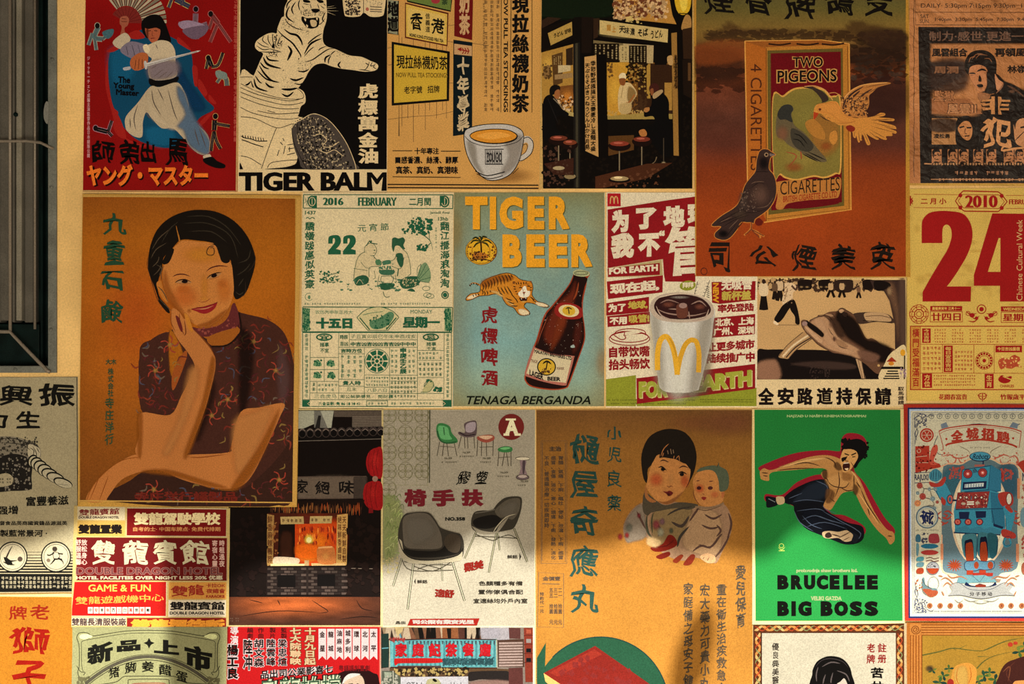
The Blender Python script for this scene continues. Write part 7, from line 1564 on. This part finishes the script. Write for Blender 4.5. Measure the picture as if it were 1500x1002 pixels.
A.s('-60,320 -20,290 40,270 90,282 104,310 102,345 104,375 95,385 40,388 -60,390', '241f18'); A.scat(-10, 280, 100, 385, 90, 4, '6c604a', 5); A.s('-30,345 20,330 45,345 42,365 10,375 -30,370', '8c7c58'); A.mt(0, 345, 38, 366, 2, I); A.l('-30,345 20,330 45,345 42,365', 2.4, I)
for cx, cy, rx, ry in ((106, 292, 16, 20), (118, 300, 20, 20), (130, 310, 22, 20), (144, 322, 24, 20), (160, 334, 28, 18), (178, 346, 30, 17), (202, 362, 32, 15)):
    A.e(cx, cy, rx, ry, I, rot=.35); A.e(cx + 1, cy + 2, rx - 3, ry - 3, '9a8b66', rot=.35); A.l([(cx - rx * .6, cy + 3), (cx, cy + 6), (cx + rx * .6, cy + 7)], 1.6, '5c5240', 1)
A.part('slogans'); A.t('富豐養滋', 84, 402, 136, 34, I, .05, brush=.6); A.t('强增', -6, 434, 66, 30, I, .05, brush=.6); A.t('品質英國出品研究會督食品英商國資醬品源滋英', -160, 483, 376, 14, I, .03); A.t('製藍常景河 ·', 2, 511, 150, 22, I, .03)
A.part('stripe_band')
for i in range(9): A.k([(-60, 582 + i * 9), (248, 582 + i * 9)], 1.4 + i * .55, I)
for cx in (42, 180):
    A.part('round_emblem')
    A.e(cx, 597, 48, 49, I); A.e(cx, 597, 44, 45, '9c8c66'); A.ring(cx, 597, 39, 40, 1.8, '4a4232')
A.part('diver_drawing'); A.e(66, 604, 8, 8, '3a2c20'); A.l('20,600 35,610 58,608', 9, I, 2); A.l('22,600 34,575 42,562', 6, '2c2218', 2); A.l('12,612 30,620 50,622', 5, I, 1); A.s('14,598 30,604 42,618 25,622', I)
A.part('ball_player_drawing'); A.e(176, 572, 8, 8, '2c2218'); A.s('170,582 188,584 190,600 174,602', '9a8a66'); A.l('174,584 160,592 152,590', 4, I); A.l('186,586 202,588', 4, I); A.l('178,602 168,615 160,622', 6, I, 2); A.l('186,600 200,610 204,622', 6, '2c2218', 2); A.e(156, 608, 6, 6, '5c4a34'); A.l('170,582 188,584 190,602 174,604 170,582', 2, I); A.l('176,604 196,604 198,608', 4, I)
A.part('dark_foot_band'); A.f('-60,650 248,652 249,706 -60,708', I); A.mt(6, 658, 232, 698, 3, '8c7c58', seed=6, fill=.8)

# ---- orange lion sheet
A = Sheet('advertisement_poster', 'plain bright orange sheet with red brush characters', 'advertisement', 3,
          '-40,873 107,874 108,1070 -40,1070', 'Lf0c860')
A.view(0, 540, 125, 271)
A.part('orange_ground'); A.f('-60,722 232,724 232,1200 -60,1200', 'Lf0962a')
A.part('title_character', each=True); A.t('牌', 30, 752, 58, 44, 'Lc03018', .04, brush=1); A.t('老', 98, 748, 62, 48, 'Lc03018', .04, brush=1); A.t('獅', 30, 818, 132, 88, 'Lc41f10', .055, brush=1.5); A.t('子', 40, 924, 110, 100, 'Lc41f10', .055, brush=1.5)

# ---- red film sheet
A = Sheet('film_poster', 'red film poster with a row of white pennant strips at its top right', 'poster', 4,
          '334,917 558,917 558,1070 332,1070', 'b04030')
A.view(325, 590, 570, 596)
RR = 'L d5181a'.replace(' ', '')
A.part('red_ground'); A.f('22,798 562,798 562,1150 16,1150', RR); A.s('380,1010 420,960 500,945 540,960 560,980 560,1100 380,1100', 'L2a0a0c'); A.b('16,800 24,800 20,1040 16,1040', 'L400a0a', 4)
for i, tx in enumerate(('金星', '龍城', '油麻地', '城多利', '環球', '北河', '太平')):
    x = 346 + i * 30.4; A.part('pennant'); A.f([(x, 803), (x + 27, 803), (x + 27, 914), (x + 13.5, 900), (x, 914)], 'Lf0dccc')
    for j, ch in enumerate(tx): A.t(ch, x + 4, (812 + j * 50) if len(tx) == 2 else (808 + j * 29), 19, 22, 'L3a1010', .04)
A.part('cast_columns')
for tx, x, y0, y1, w, c, b in (('陸冲', 78, 838, 952, 34, 'L200808', .03), ('胡文森', 116, 838, 940, 36, 'L200808', .03), ('陸雲峰', 160, 838, 936, 34, 'L200808', .03), ('梁忠煊', 202, 838, 936, 32, 'L200808', .03)): A.tv(tx, x, y0, w, y1 - y0, 'Lf0dccc', b + .05); A.tv(tx, x, y0, w, y1 - y0, c, b)
for tx, x in (('編劇', 92), ('作曲', 130), ('製片', 172), ('監製', 212)): A.tv(tx, x, 798, 22, 40, 'L5a1010', .03)
A.tv('十月九日起', 296, 798, 40, 134, 'L60441c', .09); A.tv('十月九日起', 296, 798, 40, 134, 'Lf0c890', .035); A.tv('七大院聯映', 244, 798, 40, 134, 'L60441c', .09); A.tv('七大院聯映', 244, 798, 40, 134, 'Lf0c890', .035)
A.tv('導演', 32, 790, 30, 70, 'Lf0dccc', .03); A.tv('楊工良', 20, 858, 40, 124, 'Lf0dccc', .12); A.tv('楊工良', 20, 858, 40, 124, 'L200808', .05)
A.part('company_line'); A.t('品出司公業影喜七', 140, 952, 258, 30, 'Lf0dccc', .09, slope=-.085); A.t('品出司公業影喜七', 140, 952, 258, 30, 'L200808', .03, slope=-.085); A.t('粤語諷刺喜劇', 418, 932, 110, 22, 'L7c1014', .02)
A.part('film_title'); A.t('烏龍拍檔', 130, 978, 300, 90, 'L2a0808', .12, slope=-.06); A.t('烏龍拍檔', 134, 982, 292, 86, 'Ldce0b0', .05, slope=-.06); A.t('烏龍拍檔', 134, 982, 292, 86, 'L3a5a3c', -.004, slope=-.06)
A.part('cartoon_head'); A.s('432,1010 440,975 465,962 500,965 515,990 512,1040 440,1050', 'L2a1210'); A.s('436,985 450,968 475,964 500,972 510,1000 505,1040 445,1040', 'Lecc8a0'); A.s('430,1000 440,975 460,962 495,964 470,975 448,985', 'Lf0e6d0'); A.l('452,1000 468,998', 3, 'L2a1210'); A.l('482,998 498,1002', 3, 'L2a1210')

# ---- street sign photograph
A = Sheet('photo_print', 'photo print of a turquoise corrugated shopfront with red characters', 'photograph', 3,
          '558,918 783,918 783,1070 558,1070', 'b0a078')
A.view(550, 900, 795, 1500)
A.part('shop_buildings'); A.f('50,108 1412,112 1412,1100 50,1100', 'L9c8874')
A.f('50,108 1190,112 1190,230 130,215 120,470 50,480', 'L3c2a20')
r = random.Random(3)
for i in range(24):
    x = 60 + i * 40; c = r.choice(('L20140e', 'La88a64', 'L6c4a30', 'Ld0b48c', 'L8c5a3c', 'L181210')); A.f([(x, 112), (x + r.uniform(20, 60), 112), (x + r.uniform(30, 80), 215), (x + r.uniform(-20, 30), 215)], c)
A.f('940,112 1200,112 1200,230 950,215', 'Lc4b8b0'); A.b('960,120 1100,120 1100,200 960,200', 'Ld8ccc8', 40, .6); A.f('1195,115 1300,118 1300,215 1200,210', 'L6a3c34')
A.f('600,112 740,112 740,210 600,210', 'L9c5c34'); A.f('640,120 680,120 680,210 650,210', 'L241610'); A.f('740,112 800,112 800,210 750,210', 'L5c3426'); A.k('205,120 235,215', 12, 'L5c9aa0'); A.f('170,110 260,110 240,150 200,190', 'Ld8b878'); A.f('60,170 120,165 120,470 60,470', 'L20382e'); A.k('60,300 120,295', 9, 'L6caaa8')
A.part('turquoise_signboard'); A.f('125,225 1090,215 1090,470 130,470', 'L68b4ac')
for i in range(46): A.k([(150 + i * 20.4, 240), (150 + i * 20.4, 462)], 6, 'L3c7c7c' if i % 2 else 'L94d0c4')
for i in range(24): A.f([(300 + i * 33, 232), (315 + i * 33, 232), (312 + i * 33, 262 + 8 * (i % 3)), (303 + i * 33, 262)], 'L4a4c50')
A.k('125,228 600,212 1090,222', 9, 'L4a2420'); A.k('130,470 1090,478', 12, 'L4a2418'); A.k('128,225 132,470', 8, 'Lc8c8a0'); A.k('1085,222 1090,470', 10, 'Lc8c8a0')
A.scat(130, 205, 260, 240, 26, 14, 'Lb04038', 4); A.r(200, 455, 590, 466, 'L5c3c30')
for i, ch in enumerate('家庭記茶餐廳'): 
    x = 180 + i * 150; A.part('red_sign_character'); A.t(ch, x - 4, 250, 112, 128, 'L7c0c14', .14, brush=1); A.t(ch, x, 254, 106, 118, 'Ld81c24', .10, brush=1)
A.part('red_sign_bar'); A.s('172,400 220,388 580,390 575,428 240,432 200,440 178,452', 'Ld8201c'); 
for i in range(18): A.k([(245 + i * 18, 392), (245 + i * 18, 428)], 3, 'La01818')
A.t('龍華清酒餐廳', 600, 385, 460, 64, 'L2c5050', .08)
A.scat(600, 380, 1060, 455, 90, 10, 'L3c6464', 7)
A.part('louvred_box'); A.f('1095,225 1330,215 1335,465 1100,465', 'L5c3c2c')
for i in range(9): A.f([(1108, 245 + i * 25), (1320, 242 + i * 25), (1320, 258 + i * 25), (1108, 262 + i * 25)], 'Lc8a894')
A.f('1330,115 1412,118 1412,600 1345,600', 'L9c3c28')
for i in range(4): A.f([(1352, 130 + i * 85), (1395, 130 + i * 85), (1395, 165 + i * 85), (1352, 165 + i * 85)], ('Lc86040', 'Lb0a090', 'L1c1c20', 'L1c2024')[i]); A.k([(1330, 185 + i * 80), (1412, 182 + i * 80)], 5, 'L5c2418')
A.part('under_sign_awnings'); A.f('130,478 1090,480 1195,485 1195,560 830,560 130,560', 'L6a4c30'); A.scat(170, 482, 830, 545, 90, 22, 'L2c2014', 8); A.scat(170, 482, 830, 545, 60, 18, 'Lc4a45c', 9); A.s('835,520 900,505 1100,500 1195,510 1195,590 960,575 840,590', 'L2c2420'); A.b('860,600 1190,590 1190,700 860,700', 'Lb08470', 20, .8); A.f('1195,475 1320,470 1330,1000 1200,1000', 'L6a3830')
A.f('60,500 160,500 230,560 230,1000 60,1000', 'L5c604c'); A.f('80,510 150,515 140,560 85,560', 'La8ac8c'); A.k('160,500 175,1000', 8, 'Lc8c0a0'); A.scat(60, 540, 200, 700, 40, 14, 'Lbcb498', 5)
A.part('white_sign'); A.f('228,556 832,550 834,1000 230,1000', 'Ldcd4cc'); A.s('455,620 470,580 510,568 560,575 590,620 580,700 460,700', 'Lc4b880'); A.s('512,580 530,570 555,592 535,600', 'L181410'); A.t('OTA International Ltd', 280, 602, 490, 50, 'L5a5450', .01)

# ---- framed girl sheet
A = Sheet('advertisement_poster', 'cream sheet with a patterned orange border around a black haired head', 'advertisement', 3,
          '1102,913 1327,912 1328,1070 1102,1070', 'Le8c890')
A.view(1095, 895, 1500, 1500)
A.part('leaf_border'); A.f('28,68 845,66 850,1200 30,1200', 'L6a3418')
def leafrun(x0, y0, x1, y1, n):
    for i in range(n):
        t = (i + .5) / n; x, y = x0 + (x1 - x0) * t, y0 + (y1 - y0) * t; hz = abs(x1 - x0) > abs(y1 - y0); m = 1 if i % 2 else -1
        q = [(-26, -10), (-8, -14), (10, 2), (26, 12), (8, 15), (-10, 2)]
        A.s([(x + (a if hz else b * m), y + (b * m if hz else a)) for a, b in q], 'Lec9a48' if i % 3 else 'Lf0c070')
        A.l([(x + (a if hz else b * m * 1), y + (b * m if hz else a)) for a, b in [(-24, 12), (-5, 4), (8, -10), (24, -14)]], 6, 'Ld85028' if i % 4 < 2 else 'L9aa060', 1)
leafrun(40, 92, 840, 90, 20); leafrun(54, 120, 54, 600, 12); leafrun(822, 120, 822, 600, 12)
A.k('30,68 845,66', 3, 'L5a2c14')
A.part('cream_ground'); A.f('74,116 800,114 802,1200 76,1200', 'Lecdcb4'); A.k('74,1200 74,116 800,114', 4, 'L3a2014')
A.part('black_hair'); A.s('348,340 352,310 375,270 420,245 465,242 510,255 545,290 562,340 562,420 348,420', 'L100c0c')
for p in ('400,300 450,275 500,282', '480,320 530,340 550,380', '420,340 410,370 405,400', '460,330 450,370 450,400', '380,300 370,340 372,380'): A.l(p, 7, 'L7a6a60', 1, a=.8)
A.l('365,300 400,265 450,255 510,270 545,305', 3, 'L504440', 1)
A.s('482,392 500,380 520,362 535,385 540,420 480,420', 'Lf0d8b8'); A.s('395,396 400,420 460,420 455,390', 'Lf0d8b8'); A.s('392,400 425,385 470,392 480,420 390,420', 'L100c0c', a=.9); A.l('490,402 512,396', 5, 'L1a1010')
A.part('side_lettering'); A.tv('優良典美醫', 130, 170, 38, 226, 'L3c3024', .02, brush=1); A.t('老', 644, 172, 44, 50, 'La01c18', .05, brush=1); A.t('牌', 640, 232, 48, 50, 'La01c18', .05, brush=1); A.t('註', 702, 172, 48, 50, 'La01c18', .05, brush=1); A.t('册', 702, 234, 48, 46, 'La01c18', .05, brush=1); A.t('苦', 664, 302, 70, 60, 'L141010', .07, brush=1); A.t('林', 664, 376, 70, 60, 'L141010', .07, brush=1)

# ---- framed painting sheet
A = Sheet('painting_print', 'golden picture print with ribbed frame and flowers beside a dark head', 'picture', 2,
          '1327,911 1570,911 1570,1070 1328,1070', 'Le09040')
A.view(1095, 895, 1500, 1500)
A.part('ribbed_frame_print'); A.f('862,62 1700,64 1700,1200 866,1200', 'Ld0782c')
for i in range(4):
    y = 74 + i * 14; A.k([(940, y), (1700, y)], 3, 'L7c3c14'); A.k([(940, y + 6), (1700, y + 6)], 4, 'Lec9c48')
for i in range(4):
    x = 882 + i * 15; A.k([(x, 130), (x, 1200)], 3, 'L7c3c14'); A.k([(x + 6, 130), (x + 6, 1200)], 4, 'Lec9c48')
A.r(878, 68, 938, 128, 'Le08c3c')
A.l([(909 + (26 - i * .75) * math.cos(i * .5), 99 + (26 - i * .75) * math.sin(i * .5)) for i in range(30)], 4, 'L7c3c14')
A.part('painted_scene')
def pa(u, v): return ramp(v + .15 * fbm(u * 3, v * 3, 6), [(0, 'Lc08c2c'), (.5, 'Lb88830'), (1.2, 'Lcc983c')]) * (1 + .3 * (fbm(u * 6, v * 4, 8) - .5))[..., None]
A.g(944, 130, 1700, 1200, 30, 26, pa); A.k('944,1200 944,130 1700,130', 4, 'L6a3410')
A.part('branches'); 
for p, w in (('946,238 1040,218 1110,200 1200,210 1280,212 1380,170 1500,140', 8), ('1280,212 1400,160 1510,142', 6), ('1240,310 1280,270 1340,240 1450,215', 8), ('1110,200 1130,212', 5), ('1245,245 1310,245', 5), ('1150,200 1190,180', 4)): A.l(p, w, 'L6a6428', 2)
A.part('leaves')
for cx, cy, q in ((1470, 220, 40), (1500, 190, 34), (1280, 350, 40), (1250, 380, 36), (1310, 330, 34), (1060, 350, 34), (1000, 320, 26), (1040, 385, 40), (1090, 310, 28), (1340, 370, 40)):
    for k2 in range(4):
        a = k2 * 1.6 + cx; A.s([(cx, cy), (cx + q * .6 * math.cos(a - .4), cy + q * .5 * math.sin(a - .4)), (cx + q * math.cos(a), cy + q * .8 * math.sin(a)), (cx + q * .6 * math.cos(a + .4), cy + q * .5 * math.sin(a + .4))], ('L2c5034', 'L48682c', 'L1f4030', 'L7c8430')[k2])
A.part('flowers'); A.s('1100,370 1115,310 1150,285 1200,280 1235,310 1238,360 1215,420 1100,420', 'Lf0a03c'); A.b('1120,320 1180,300 1190,400 1130,400', 'Lf8c058', 20, .7); A.l('1140,300 1130,360 1150,410', 4, 'Lc86820', 1); A.l('1200,290 1210,350 1190,400', 4, 'Lc86820', 1); A.e(1098, 388, 18, 22, 'Lb02c20'); A.e(1422, 180, 14, 12, 'Lc83c24'); A.e(1450, 172, 12, 9, 'Lc83c24'); A.be(985, 310, 30, 24, 'L4c3c2c', .8)
A.part('dark_haired_head'); A.s('1352,420 1360,350 1390,290 1440,262 1520,255 1520,420', 'L4a2018'); A.l('1380,330 1420,300 1410,380', 6, 'L8a4c2c', 1); A.s('1440,385 1470,375 1520,380 1520,430 1435,430', 'Lf0a050'); A.l('1430,390 1400,330 1450,270', 4, 'L6a3424', 1)
for q in SHEETS: q.done()
